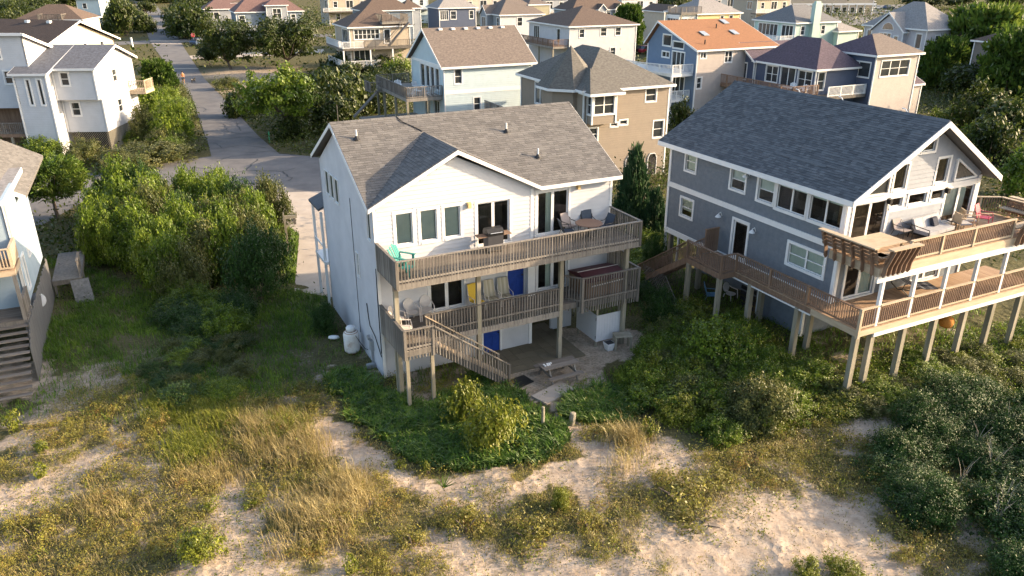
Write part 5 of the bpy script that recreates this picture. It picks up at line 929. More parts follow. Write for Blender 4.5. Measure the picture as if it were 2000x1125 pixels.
for x, y in ((0.3, 6.7), (1.5, 6.7), (1.5, 9)): MB().box(x - 0.05, x + 0.05, y - 0.05, y + 0.05, -0.2, 0.9).build('post', OLDWOOD, sdk)
MB().bar((1.5, 6.6, 1.0), (1.7, 5.4, 0.05), 0.9, 0.06).build('ramp', bpy.data.materials['silver_planks'], h)

# ------------------------------------------------------------------ plants
L_VINE = leaf_mat('vine_leaves', [(0.048, 0.085, 0.014), (0.130, 0.193, 0.023), (0.294, 0.346, 0.044)])
L_OLIVE = leaf_mat('olive_leaves', [(0.043, 0.061, 0.017), (0.109, 0.123, 0.038), (0.217, 0.203, 0.065)])
L_DARK = leaf_mat('dark_leaves', [(0.017, 0.039, 0.009), (0.036, 0.076, 0.018), (0.079, 0.132, 0.036)], trans=0.2)
L_PINE = leaf_mat('pine_needles', [(0.029, 0.061, 0.014), (0.072, 0.123, 0.020), (0.160, 0.203, 0.032)])
L_CEDAR = leaf_mat('cedar_sprays', [(0.014, 0.038, 0.017), (0.032, 0.072, 0.032), (0.072, 0.123, 0.049)], trans=0.2)
L_YEL = leaf_mat('yellow_green_leaves', [(0.077, 0.099, 0.012), (0.178, 0.203, 0.027), (0.309, 0.308, 0.055)], nscale=1.6)
L_LILY = leaf_mat('strap_leaves', [(0.034, 0.072, 0.015), (0.079, 0.155, 0.025), (0.198, 0.270, 0.045)], trans=0.25, nscale=2.0)
L_DRY = leaf_mat('dry_grass', [(0.20, 0.155, 0.06), (0.36, 0.285, 0.12), (0.50, 0.41, 0.20)], nscale=1.5)
L_SCRUB = leaf_mat('dune_scrub', [(0.088, 0.070, 0.023), (0.167, 0.153, 0.038), (0.295, 0.275, 0.058), (0.255, 0.141, 0.051)], nscale=0.9)
L_LAWN = leaf_mat('green_grass', [(0.043, 0.098, 0.016), (0.108, 0.197, 0.023), (0.239, 0.326, 0.043)], nscale=0.8)
L_UNDER = leaf_mat('undergrowth', [(0.023, 0.040, 0.010), (0.055, 0.077, 0.018), (0.127, 0.138, 0.032)], nscale=0.15)
BARK = mat('bark', [(0.07, 0.055, 0.042), (0.16, 0.125, 0.10)], rough=0.95, scale=8, stretch=(1, 1, 0.25), bump=0.4)
TWIG = mat('bare_twigs', [(0.22, 0.19, 0.15), (0.36, 0.32, 0.26)], rough=0.9, scale=8)

def unit(v): return v / (np.linalg.norm(v, axis=-1, keepdims=True) + 1e-9)
def leaf_arrays(P, Nn, size, aspect, rg):
    """one rhombic leaf per point, lying roughly across its normal"""
    n = len(P); r = unit(rg.normal(size=(n, 3))); t = unit(np.cross(Nn, r)); b = unit(np.cross(Nn, t)); t = unit(t + Nn * rg.uniform(-0.5, 0.5, (n, 1)))
    s = (size * rg.uniform(0.6, 1.35, n))[:, None]; w = s * aspect
    V = np.stack([P - t * s * 0.5, P + b * w * 0.5, P + t * s * 0.5, P - b * w * 0.5], 1).reshape(-1, 3); return V
def quads(n): return np.arange(n * 4).reshape(-1, 4)
def blade_arrays(P, H, lean, width, rg):
    """bent grass blades: three triangles each"""
    n = len(P); a = rg.uniform(0, 2 * math.pi, n); d = np.stack([np.cos(a), np.sin(a), 0 * a], 1); sd = np.stack([-np.sin(a), np.cos(a), 0 * a], 1) * (width * rg.uniform(0.6, 1.3, n))[:, None] * 0.5
    h = (H * rg.uniform(0.55, 1.25, n))[:, None]; l = (lean * rg.uniform(0.3, 1.3, n))[:, None]; up = np.array([0, 0, 1.0])
    m = P + up * h * 0.6 + d * l * h * 0.35; tip = P + up * h * (1.0 - 0.25 * l) + d * l * h
    V = np.stack([P - sd, P + sd, m - sd * 0.8, m + sd * 0.8, tip], 1).reshape(-1, 3); k = np.arange(n)[:, None] * 5
    return V, np.concatenate([k + np.array([[0, 1, 2]]), k + np.array([[1, 3, 2]]), k + np.array([[2, 3, 4]])])

def dome(seed, n, leaf, aspect=0.55, lobes=10, clumps=90, sig=0.09, low=0.0, round_=False):
    """leaf points of a mounded crown about 1 in radius and 1 high (base at z=0): lobes, then clumps on the lobes, then leaves in the clumps"""
    rg = np.random.default_rng(seed); c = []
    for i in range(lobes):
        a = rg.uniform(0, 2 * math.pi); q = math.sqrt(rg.uniform(0, 1)) * 0.72; z = (0.60 * (1 - q * q) + 0.06) * rg.uniform(0.75, 1.1) if not round_ else rg.uniform(0.25, 0.75)
        c.append((q * math.cos(a), q * math.sin(a), z, rg.uniform(0.26, 0.42)))
    c = np.array(c); k = rg.integers(0, lobes, clumps); d = unit(rg.normal(size=(clumps, 3)) + np.array([0, 0, 0.35])); cc = c[k, :3] + d * c[k, 3:4] * rg.uniform(0.75, 1.08, (clumps, 1))
    cc[:, 2] = np.maximum(cc[:, 2], low + 0.03)
    j = rg.integers(0, clumps, n); P = cc[j] + rg.normal(size=(n, 3)) * np.array([1, 1, 0.7]) * sig * rg.uniform(0.6, 1.4, (clumps, 1))[j]; P[:, 2] = np.abs(P[:, 2] - low) + low
    Nn = unit(d[j] + 0.55 * rg.normal(size=(n, 3)) + np.array([0, 0, 0.3])); inner = rg.random(n) < 0.30
    P[inner] = P[inner] * rg.uniform(0.55, 0.92, (inner.sum(), 1))
    sp_ = rg.random(n) < 0.10; P[sp_] = cc[j[sp_]] + d[j[sp_]] * rg.uniform(0, 0.20, (sp_.sum(), 1)) + rg.normal(size=(sp_.sum(), 3)) * 0.012; P[:, 2] = np.maximum(P[:, 2], low)
    return leaf_arrays(P, Nn, np.full(n, leaf), aspect, rg)
def needles(seed, n, tufts=260, layers=6, cone=False, wd=0.018):
    """sprays of needles on layered boughs; about 1 in radius, 1 high"""
    rg = np.random.default_rng(seed); T = []
    for i in range(tufts):
        if cone: z = rg.random() ** 1.3; q = (1 - z) * rg.uniform(0.55, 1.0) + 0.04; z = z * 0.97 + 0.02
        else: L = rg.integers(0, layers); z = (L + 0.5) / layers + rg.normal() * 0.035; q = math.sqrt(rg.random()) * (1.0 - 0.55 * abs((L + 0.5) / layers - 0.35)); z += -0.05 * q
        a = rg.uniform(0, 6.283); T.append((q * math.cos(a), q * math.sin(a), z))
    T = np.array(T); j = rg.integers(0, tufts, n); out = unit(T[j] * np.array([1, 1, 0]) + rg.normal(size=(n, 3)) * 0.15 + np.array([0, 0, 0.25])); P = T[j] + rg.normal(size=(n, 3)) * np.array([0.07, 0.07, 0.035])
    d = unit(out + rg.normal(size=(n, 3)) * 0.55); s = rg.uniform(0.07, 0.15, (n, 1)); b = unit(np.cross(d, rg.normal(size=(n, 3)))) * wd
    return np.stack([P - b, P + b, P + d * s + b * 0.4, P + d * s - b * 0.4], 1).reshape(-1, 3)
PROTO = {}
def proto(kind, k):
    key = (kind, k)
    if key not in PROTO:
        mt, fn = KINDS_[kind]; V = fn(hash(kind) % 1 + 100 * k + len(kind)); PROTO[key] = np_mesh('foliage', V, quads(len(V) // 4), mt)
    return PROTO[key]
KINDS_ = {
    'vine': (L_VINE, lambda s: dome(s, 17000, 0.060, 0.62, 20, 300, 0.062)), 'olive': (L_OLIVE, lambda s: dome(s + 1, 15000, 0.060, 0.5, 18, 260, 0.065)),
    'dark': (L_DARK, lambda s: dome(s + 2, 20000, 0.046, 0.5, 22, 420, 0.05)), 'yel': (L_YEL, lambda s: dome(s + 3, 4200, 0.095, 0.45, 14, 150, 0.08)), 'small': (L_YEL, lambda s: dome(s + 4, 420, 0.22, 0.4, 7, 40, 0.12)),
    'scrub': (L_SCRUB, lambda s: dome(s + 5, 900, 0.12, 0.4, 9, 70, 0.11)), 'oak': (L_UNDER, lambda s: dome(s + 6, 15000, 0.075, 0.6, 26, 320, 0.075, low=0.05, round_=True)), 'tree': (L_VINE, lambda s: dome(s + 7, 9000, 0.080, 0.6, 18, 200, 0.07)),
    'far': (L_UNDER, lambda s: dome(s + 8, 4500, 0.11, 0.6, 16, 150, 0.08)), 'pine': (L_PINE, lambda s: needles(s, 9000)), 'farpine': (L_PINE, lambda s: needles(s, 11000, 230, wd=0.03)), 'cedar': (L_CEDAR, lambda s: needles(s, 11000, 420, cone=True))}
def dist_axis(p): return p.y * math.cos(PITCH) + (CAM_H - p.z) * math.sin(PITCH)
cnt = {}
def plant(name, kind, u0, u1, vt, vb, label, cat, group=None, trunk=0.0, depth=0.9, lift=0.0, rot=None, stems=3, sink=0.04):
    """a bush or tree whose outline in the survey spans u0..u1 across, from its foot vb up to its top vt"""
    P = at((u0 + u1) / 2, vb); g = float(gz(P.x, P.y)); P = at((u0 + u1) / 2, vb, g); rx = (u1 - u0) / 2 / FPX * dist_axis(P); ry = rx * depth; cy = P.y + ry * 0.75; cx = P.x * cy / P.y
    x = (vt - 562.5) / FPX; slope = (-math.sin(PITCH) - x * math.cos(PITCH)) / (math.cos(PITCH) - x * math.sin(PITCH)); H = max(0.3, CAM_H + slope * cy - g)
    cnt[kind] = cnt.get(kind, 0) + 1; o = thing(name, label, cat, (cx, cy, g - sink), random.uniform(0, 6.28) if rot is None else rot, group)
    z0 = H * trunk; c = new_obj('crown' if trunk else 'foliage', proto(kind, cnt[kind] % 3), o, (0, 0, z0)); c.scale = (rx * 1.02, rx * 1.02 * (depth if trunk == 0 else 1), (H - z0) * 1.0)
    mb = MB(); rg = random.Random(cnt[kind] * 31 + len(kind)); hh = max(z0 + (H - z0) * 0.55, 0.2)
    if trunk: 
        r0 = max(0.07, H * 0.028); k = Vector((rg.uniform(-.2, .2) * rx, rg.uniform(-.2, .2) * rx, z0 * 0.8)); mb.tube([(0, 0, -0.1), tuple(k * 0.5), tuple(k), (k.x * 1.2, k.y * 1.2, hh)], [r0 * 1.3, r0, r0 * 0.8, r0 * 0.3], 7)
        for i in range(5): a = rg.uniform(0, 6.28); q = rx * rg.uniform(0.35, 0.7); mb.tube([tuple(k), (k.x + q * 0.5 * math.cos(a), k.y + q * 0.5 * math.sin(a), z0 + (H - z0) * 0.12), (k.x + q * math.cos(a), k.y + q * math.sin(a), z0 + (H - z0) * rg.uniform(0.3, 0.6))], [r0 * 0.6, r0 * 0.4, r0 * 0.15], 5)
        mb.build('trunk', BARK, o)
    else:
        for i in range(stems): a = rg.uniform(0, 6.28); q = rx * rg.uniform(0.2, 0.6); mb.tube([(0, 0, -0.05), (q * 0.4 * math.cos(a), q * 0.4 * math.sin(a), hh * 0.5), (q * math.cos(a), q * math.sin(a), hh)], [0.05, 0.035, 0.012], 5)
        mb.build('stems', BARK, o)
    return o

def thicket(label, pix, hgt, kinds, n, seed, size=(1.3, 2.1), cat='thicket', name='thicket'):
    """one tangled mass: overlapping mounds of foliage over a surveyed outline"""
    z_ = zone(pix); x0, x1, y0, y1 = bbox(z_); rg = np.random.default_rng(seed); c = (sum(p[0] for p in z_) / len(z_), sum(p[1] for p in z_) / len(z_)); o = thing(name, label, cat, (c[0], c[1], 0)); k = 0; t = 0
    while k < n and t < 4000:
        t += 1; x, y = rg.uniform(x0, x1), rg.uniform(y0, y1)
        if not inpoly(np.array([x]), np.array([y]), z_)[0]: continue
        r = rg.uniform(*size); hh = hgt * rg.uniform(0.75, 1.1); kd = kinds[rg.integers(0, len(kinds))]; f = new_obj('foliage', proto(kd, k % 3), o, (x - c[0], y - c[1], float(gz(x, y)) - 0.15), rg.uniform(0, 6.28)); f.scale = (r, r, hh); k += 1
    return o
def bbox(p): return min(q[0] for q in p), max(q[0] for q in p), min(q[1] for q in p), max(q[1] for q in p)
thicket('large sunlit thicket overgrown with vines before the turning circle', [(200, 545), (300, 600), (460, 580), (520, 520), (490, 432), (330, 412), (212, 440)], 4.2, ('vine', 'vine', 'vine', 'olive', 'dark'), 46, 3)
thicket('shaded lower end of the vine thicket above the lawn', [(240, 600), (330, 640), (430, 690), (480, 650), (470, 585), (300, 570)], 1.7, ('vine', 'dark'), 12, 4, (0.9, 1.5))
thicket('dark scrubby thicket between road and pale blue house', [(560, 270), (600, 285), (720, 240), (800, 175), (760, 150), (620, 170)], 3.4, ('far',), 26, 5, (2.2, 3.6))
thicket('tangle of bushes in front of the roof-deck house', [(640, 150), (800, 165), (800, 130), (690, 120)], 4.0, ('far', 'tree'), 14, 6, (2.5, 4))
thicket('hedge mass along the left road edge', [(270, 290), (330, 315), (398, 290), (385, 225), (335, 190), (285, 200)], 2.6, ('vine', 'olive', 'tree'), 22, 7, (1.6, 2.6))
thicket('vine-smothered bank between white and blue-grey houses', [(1215, 770), (1290, 830), (1420, 860), (1560, 820), (1600, 770), (1480, 690), (1380, 640), (1300, 640)], 1.3, ('vine', 'vine', 'vine', 'yel', 'olive'), 64, 8, (0.8, 1.5))  # yellow-green mounds mixed in put the sunlit tone into the leaf colour
thicket('tall shaded weeds running from the thicket down to the dune', [(300, 640), (480, 655), (505, 755), (470, 805), (330, 795), (285, 720)], 0.85, ('vine', 'dark', 'olive'), 34, 17, (0.6, 1.15))
thicket('sunlit scrub below the front deck piles', [(1590, 790), (1700, 830), (1900, 800), (2060, 740), (2040, 680), (1800, 720), (1640, 750)], 0.75, ('olive', 'vine', 'yel'), 40, 9, (0.7, 1.3))
thicket('mass of dark glossy bushes filling the bottom right corner', [(1720, 930), (1740, 1040), (1860, 1150), (2110, 1180), (2150, 800), (1930, 760), (1800, 800)], 1.45, ('dark',), 44, 11, (1.0, 1.7))
thicket('green bank right of the glazed gable', [(1840, 260), (1900, 330), (2080, 380), (2120, 260), (1980, 215), (1860, 220)], 2.6, ('far', 'olive', 'far', 'tree'), 24, 10, (1.8, 3.2))
thicket('undergrowth between the taupe house and the driveway', [(1190, 470), (1300, 480), (1310, 560), (1240, 600), (1225, 500)], 1.3, ('dark', 'vine'), 12, 12, (0.8, 1.5))
thicket('trees and scrub right of the navy house', [(1790, 190), (1850, 235), (2050, 190), (2080, 120), (1900, 100), (1810, 130)], 3.0, ('far', 'far', 'dark'), 22, 13, (2.4, 4.0))
thicket('wood at the upper left behind the cream house', [(0, 75), (100, 60), (110, 30), (0, 30)], 6, ('far',), 16, 14, (4, 6))
thicket('roadside trees along the left of the far road', [(215, 70), (285, 85), (275, 40), (215, 35)], 5, ('far', 'tree'), 12, 15, (3, 5))
thicket('dark wood on the right of the far road', [(335, 70), (400, 90), (470, 70), (460, 30), (340, 30)], 6, ('far',), 16, 16, (4, 6))
for lb, pix, hg in (('far wood above the slate-blue house roof', [(640, -8), (840, -8), (840, -20), (640, -20)], 8), ('far trees above the white dormer house', [(1000, 2), (1110, 2), (1110, -14), (1000, -14)], 8), ('far wood left of the yellow house roof', [(1180, 10), (1330, 14), (1330, -8), (1180, -8)], 7), ('far wood above the mint house', [(1400, 0), (1520, 0), (1520, -14), (1400, -14)], 9), ('far trees above the parking area', [(1600, -6), (1800, -8), (1800, -20), (1600, -18)], 9), ('far trees at the end of the road', [(280, 12), (480, 12), (480, -6), (280, -4)], 7), ('far trees above the pale houses at the top left', [(60, 18), (220, 20), (220, 2), (60, 2)], 7)):
    thicket(lb, pix, hg, ('far',), 16, len(lb), (6, 10))
# --- single bushes and trees, near to far
for a in (
    ('round_bush', 'dark', 432, 592, 440, 606, 'round dark grey-green bush left of the white house', 'bush'), ('reed_shrub', 'olive', 487, 585, 345, 470, 'upright reedy shrub at the end of the driveway', 'shrub'),
    ('hedge_bush', 'vine', 300, 400, 190, 292, 'bright hedge bush right beside the road edge', 'bush'), ('hedge_bush', 'vine', 262, 345, 165, 262, 'hedge bush against the lattice-skirted house', 'bush'), ('hedge_bush', 'olive', 255, 330, 205, 292, 'pale dusty bush below the wooden balcony', 'bush'),
    ('hedge_bush', 'olive', 205, 385, 275, 330, 'long low bush along the bend of the road', 'bush'), ('yard_bush', 'vine', 45, 150, 262, 322, 'broad bush in front of the shingled house', 'bush'), ('yard_bush', 'olive', 125, 212, 272, 326, 'small brownish bush at the lattice corner', 'bush'),
    ('yard_bush', 'olive', 190, 290, 292, 345, 'bush by the wooden stake near the left road bend', 'bush'),
    ('vine_mound', 'vine', 1300, 1480, 620, 745, 'highest green vine mound between the two houses', 'bush'), ('vine_mound', 'olive', 1400, 1560, 735, 850, 'yellowish vine mound below the side walk', 'bush'),
    ('bed_shrub', 'yel', 846, 960, 745, 850, 'yellow-green leafy shrub in the strap-leaf bed below the stairs', 'shrub'), ('bed_shrub', 'yel', 900, 1042, 775, 905, 'second yellow-green shrub at the front of the strap-leaf bed', 'shrub'), ('sapling', 'yel', 1072, 1118, 945, 1002, 'small feathery yellow-green sapling alone on the sand', 'sapling'),
    ('corner_bush', 'dark', 600, 668, 590, 660, 'dark bush against the left wall of the white house', 'bush'), ('dark_hedge', 'dark', 1245, 1305, 440, 560, 'dark shrub in the gap between the two houses', 'bush'), ('dark_hedge', 'dark', 1235, 1330, 560, 660, 'shaded bush beside the wooden stool', 'bush'),
    ('cedar_tree', 'cedar', 1180, 1285, 300, 470, 'dark conical cedar at the right corner of the white house', 'tree'), ('cedar_tree', 'cedar', 1235, 1315, 375, 480, 'lower cedar beside the conical one', 'tree'),
    ('side_bush', 'far', 1300, 1360, 196, 262, 'bush between the taupe and orange-roofed houses', 'bush'), ('side_pine', 'farpine', 1360, 1395, 172, 210, 'little dark pine behind the slate roof edge', 'tree'),
    ('thicket', 'far', 600, 730, 130, 236, 'dark thicket behind the left roof end of the white house', 'thicket'), ('thicket', 'far', 640, 800, 88, 160, 'dark thicket in front of the roof-deck house', 'thicket'), ('thicket', 'far', 560, 690, 180, 262, 'shaded undergrowth left of the white ridge', 'thicket'), ('thicket', 'far', 700, 820, 88, 140, 'bush touching the pale blue gable', 'thicket'),
    ('road_bush', 'far', 440, 520, 172, 232, 'bush on the right road verge', 'bush'), ('road_bush', 'olive', 418, 475, 150, 178, 'dry scrub on the sand bank by the road', 'bush'), 
    ('right_bush', 'far', 1840, 1960, 165, 262, 'bright tree crown behind the slate ridge', 'tree'), ('right_bush', 'far', 1900, 2060, 175, 300, 'dense tree right of the slate gable', 'tree'), ('right_bush', 'far', 1860, 1990, 225, 330, 'bush right behind the gable overhang', 'bush'), ('right_bush', 'tree', 1920, 2080, 280, 400, 'bush behind the end of the upper deck', 'bush'), ('right_bush', 'far', 1830, 1960, 120, 200, 'grey-green trees behind the navy house', 'tree'),
): plant(*a)
for a in (('pine_tree', 'pine', 48, 185, 310, 440, 'leaning two-stemmed pine left of the vine thicket', 'tree', None, 0.42), ('pine_tree', 'farpine', 285, 350, 118, 200, 'dark pine beside the road near the walker', 'tree', None, 0.15), ('pine_tree', 'tree', 478, 625, 128, 282, 'bright-topped tree with bare trunk right of the road', 'tree', None, 0.35),
          ('oak_tree', 'oak', 495, 632, 38, 140, 'spreading live oak with forked trunk', 'tree', None, 0.22), ('oak_tree', 'oak', 395, 510, 44, 140, 'wind-bent live oak beside the forked one', 'tree', None, 0.2), ('oak_tree', 'oak', 385, 440, 84, 130, 'low oak at the edge of the road', 'tree', None, 0.25),
          ('pine_tree', 'farpine', 1815, 1985, 14, 175, 'big layered pine at the upper right', 'tree', None, 0.08), ('pine_tree', 'farpine', 1900, 2040, 60, 215, 'second layered pine at the right edge', 'tree', None, 0.1), ('pine_tree', 'farpine', 1790, 1880, 75, 180, 'slim pine in front of the arch-window house', 'tree', None, 0.1), ('pine_tree', 'farpine', 1195, 1255, 10, 100, 'layered pine right of the white hip-roofed house', 'tree', None, 0.2),
          ('street_tree', 'far', 330, 420, 0, 78, 'dark tree on the right of the far road', 'tree', None, 0.12), ('street_tree', 'far', 385, 470, 8, 70, 'yellow-green tree before the pink-roofed house', 'tree', None, 0.1), ('street_tree', 'far', 210, 285, -5, 72, 'tall hedge tree left of the far road', 'tree', None, 0.05), ('street_tree', 'far', 0, 60, 15, 66, 'bushy tree behind the cream roof, far left', 'tree', None, 0.1), ('street_tree', 'far', 55, 110, -5, 40, 'tree left of the cream deck house', 'tree', None, 0.1), ('street_tree', 'far', 270, 310, 0, 30, 'tree at the far end of the road, left side', 'tree', None, 0.1),
          ('street_tree', 'farpine', 1005, 1050, 25, 62, 'small pine by the white dormer house', 'tree', None, 0.1), ('street_tree', 'farpine', 860, 905, 22, 60, 'small pine before the navy house with pale roof', 'tree', None, 0.1), ('street_tree', 'farpine', 660, 700, 0, 24, 'small conifer behind the brown roof', 'tree', None, 0.1), ('street_tree', 'far', 1050, 1095, -5, 30, 'dark tree behind the dormer house', 'tree', None, 0.1),
          ('lot_tree', 'far', 1620, 1680, -5, 28, 'dark tree at the parking area', 'tree', None, 0.1), ('lot_tree', 'far', 1755, 1860, -12, 20, 'dark trees beyond the grey steep roof', 'tree', None, 0.1), ('lot_tree', 'far', 1925, 1995, -20, 28, 'dark tree on the far lawn', 'tree', None, 0.3), ('lot_tree', 'far', 1850, 1910, -10, 20, 'round tree at the far lawn path', 'tree', None, 0.3), ('lot_tree', 'far', 1930, 2010, 40, 76, 'dark bush on the far lawn', 'bush', None, 0.0), ('lot_tree', 'far', 1420, 1500, -15, 22, 'wood behind the yellow house', 'tree', None, 0.05), ('lot_tree', 'far', 1280, 1340, -10, 30, 'trees left of the yellow house', 'tree', None, 0.05)):
    plant(*a[:8], group=a[8], trunk=a[9])
sp = [('dune_shrub', k, u0, u1, vt, vb, l, 'shrub') for k, u0, u1, vt, vb, l in (
    ('small', 68, 112, 858, 892, 'bright little shrub on the left sand'), ('small', 68, 108, 900, 940, 'little shrub below the bright one, left sand'), ('small', 385, 435, 975, 1005, 'flat bright shrub left of the tall dry grass'), ('small', 465, 512, 980, 1005, 'second flat bright shrub by the dry grass'), ('yel', 335, 470, 1035, 1118, 'large yellow-green shrub at the bottom, left of centre'),
    ('small', 670, 712, 1080, 1130, 'green shrub at the bottom edge, centre left'), ('small', 770, 800, 895, 922, 'sprig in front of the strap-leaf bed, left one'), ('small', 822, 850, 900, 930, 'sprig in front of the strap-leaf bed, right one'), ('yel', 1535, 1600, 1088, 1140, 'shrub on the bottom edge of the bare sand'), ('yel', 1590, 1680, 1085, 1140, 'wider shrub on the bottom edge near the sand'),
    ('scrub', 30, 120, 1010, 1070, 'reddish scrub clump at the lower left'), ('scrub', 620, 720, 1000, 1060, 'olive scrub clump left of the sandy hollow'), ('scrub', 760, 850, 1030, 1090, 'olive scrub clump at bottom centre'), ('scrub', 860, 960, 990, 1060, 'olive scrub clump below the path'), ('scrub', 1120, 1180, 990, 1050, 'brown scrub beside the sandy track'), ('scrub', 1240, 1400, 930, 1010, 'wide scrub patch on the right sand'), ('scrub', 0, 60, 990, 1040, 'scrub clump at the left edge'), ('scrub', 960, 1090, 1010, 1080, 'scrub in the middle of the bottom edge'), ('scrub', 1290, 1440, 1000, 1060, 'second wide scrub patch nearer the bare sand'), ('small', 1235, 1290, 820, 862, 'bright sprawling shrub left of the vine mounds'), ('small', 0, 50, 800, 850, 'grassy shrub at the left edge by the steps'))]
for a in sp: plant(*a, group='low shrubs on the dune')

# --- ground cover that nobody could count
KEEP = []                                                   # footprints kept free of growth
def rect(ox, oy, a, x0, x1, y0, y1): KEEP.append([(ox + x * math.cos(a) - y * math.sin(a), oy + x * math.sin(a) + y * math.cos(a)) for x, y in ((x0, y0), (x1, y0), (x1, y1), (x0, y1))])
rect(MX, MY, MA, -0.1, 11.7, 0.0, 9.0); rect(-22.34, 32.92, 0.43, -9, 0.15, -4.6, 12); rect(-38.3, 73.2, 0.06, -13, 0.3, -1, 9.4)
KEEP += [Z_BANK, [tuple(p) for p in cul], [(-21.5, 60), (-14.0, 61), (-9.2, 43), (-9.9, 39.3), (-12.2, 40.2), (-14.4, 50)], road_l + road_r, [(-33, 66), (-33, 52), (-46, 47), (-60, 60), (-46, 68)], Z_PATIO, [tuple(m2w(*p))[:2] for p in ((13.2, 6), (13.6, 17), (20.5, 20), (20.3, 12))]]
def free(x, y):
    k = np.ones(len(x), bool)
    for p in KEEP: k &= ~inpoly(x, y, p)
    return k
def scatter(x0, x1, y0, y1, n, seed, dens=None, poly=None):
    rg = np.random.default_rng(seed); x = rg.uniform(x0, x1, n); y = rg.uniform(y0, y1, n); k = free(x, y)
    if poly is not None: k &= inpoly(x + (fbm(x, y, 0.8, 51) - 0.5) * 1.5, y + (fbm(x, y, 0.7, 52) - 0.5) * 1.3, poly)
    if dens is not None: k &= rg.random(n) < dens(x, y)
    x, y = x[k], y[k]; return np.stack([x, y, gz(x, y)], 1), rg
def stuff(name, V, F, m, label, cat): return tag(new_obj(name, np_mesh(name, V, F, m)), label, cat, None, 'stuff')
def blades(name, parts, m, label):
    Vs, Fs, o = [], [], 0
    for V, F in parts: Vs.append(V); Fs.append(F + o); o += len(V)
    return stuff(name, np.concatenate(Vs), np.concatenate(Fs), m, label, 'grass')
def field(x, y): return 0.6 * fbm(x, y, 3.2, 5) + 0.4 * fbm(x, y, 0.9, 6)
OPEN = [Z_SANDR, Z_PATH]
def opened(x, y):
    x = x + (fbm(x, y, 1.3, 41) - 0.5) * 2.6; y = y + (fbm(x, y, 1.1, 42) - 0.5) * 2.2
    k = np.zeros(len(x), bool)
    for p in OPEN: k |= inpoly(x, y, p)
    return k
# strap-leaved bed in front of the white house
pr = []
for z_, n in ((Z_LILY, 52000), (Z_LILY2, 9000)):
    P, rg = scatter(*bbox(z_), n, 21, lambda x, y: 0.55 + 0.45 * (fbm(x, y, 0.5, 8) > 0.42), z_); pr.append(blade_arrays(P, 0.22 + 0.34 * fbm(P[:, 0], P[:, 1], 0.9, 53), np.full(len(P), 0.9), 0.050, rg))
blades('strap_leaf_bed', pr, L_LILY, 'dense bed of dark green strap leaves in front of the white house')
# lawn and rough grass in the shade of the house
pr = []
P, rg = scatter(*bbox(Z_LAWN), 95000, 22, lambda x, y: sstep(0.36, 0.56, fbm(x, y, 1.6, 9)) * 0.85 + 0.10, Z_LAWN); pr.append(blade_arrays(P, 0.12 + 0.30 * fbm(P[:, 0], P[:, 1], 2.0, 10), np.full(len(P), 0.6), 0.022, rg))
zg = zone([(535, 440), (600, 430), (606, 500), (590, 560), (560, 540)]); P, rg = scatter(*bbox(zg), 12000, 23, None, zg); pr.append(blade_arrays(P, np.full(len(P), 0.3), np.full(len(P), 0.6), 0.035, rg))
P, rg = scatter(-24, 24, 26.5, 46, 80000, 24, lambda x, y: 0.75 * sstep(0.40, 0.55, fbm(x, y, 1.4, 11))); k = (~inpoly(P[:, 0], P[:, 1], Z_LILY)) & ((P[:, 1] > 29) | (P[:, 0] < -13)); P = P[k]; pr.append(blade_arrays(P, np.full(len(P), 0.26), np.full(len(P), 0.7), 0.026, rg))
blades('rough_grass', pr, L_LAWN, 'rough green grass around the houses')
# dry dune grass: loose everywhere in front, dense in the tall stands
def dry(x, y): return np.where(opened(x, y), 0.02, 0.08 + 0.72 * sstep(0.42, 0.60, field(x, y)) * (fbm(x, y, 0.45, 13) > 0.45)) * (~inpoly(x, y, Z_LILY)) * (~inpoly(x, y, Z_VINE))
pr = []; P, rg = scatter(-19, 19, 15.5, 29.5, 120000, 25, dry); pr.append(blade_arrays(P, np.full(len(P), 0.22), np.full(len(P), 0.8), 0.014, rg))
for pix, n, h in (([(470, 830), (560, 812), (640, 860), (650, 915), (560, 925), (480, 900)], 4200, 0.6), ([(560, 1000), (640, 940), (700, 930), (700, 985), (640, 1060), (560, 1085), (525, 1060)], 4600, 0.7), ([(150, 985), (260, 965), (285, 1010), (190, 1025)], 1600, 0.5), ([(330, 905), (480, 880), (500, 930), (360, 960)], 2200, 0.45), ([(1205, 870), (1240, 850), (1240, 920), (1210, 930)], 1500, 0.7)):
    z_ = zone(pix); P, rg = scatter(*bbox(z_), n * 4, 26 + n, lambda x, y: 0.04 + 0.96 * (fbm(x, y, 0.55, 14, 2) > 0.54), z_); P = P[:n] + rg.normal(size=(min(n, len(P)), 3)) * np.array([0.38, 0.30, 0]); pr.append(blade_arrays(P, h * (0.4 + 1.1 * fbm(P[:, 0], P[:, 1], 0.5, 44)), np.full(len(P), 0.55), 0.016, rg))
blades('dry_dune_grass', pr, L_DRY, 'tan dry beach grass over the dune in the foreground')
pr = []
for pix, n in (([(335, 868), (390, 840), (400, 880), (350, 905)], 3200), ([(520, 835), (565, 820), (580, 850), (530, 862)], 2200), ([(290, 800), (420, 770), (470, 830), (330, 850)], 5200), ([(1380, 700), (1480, 670), (1560, 780), (1440, 820)], 5000)):
    z_ = zone(pix); P, rg = scatter(*bbox(z_), n * 3, 40 + n, lambda x, y: 0.15 + 0.85 * (fbm(x, y, 0.5, 43) > 0.5), z_); P = P + rg.normal(size=P.shape) * np.array([0.5, 0.4, 0]); pr.append(blade_arrays(P[:n], np.full(min(n, len(P)), 0.5), np.full(min(n, len(P)), 0.6), 0.02, rg))
blades('yellow_grass', pr, L_YEL, 'bright yellow-green grass tufts on the dune')
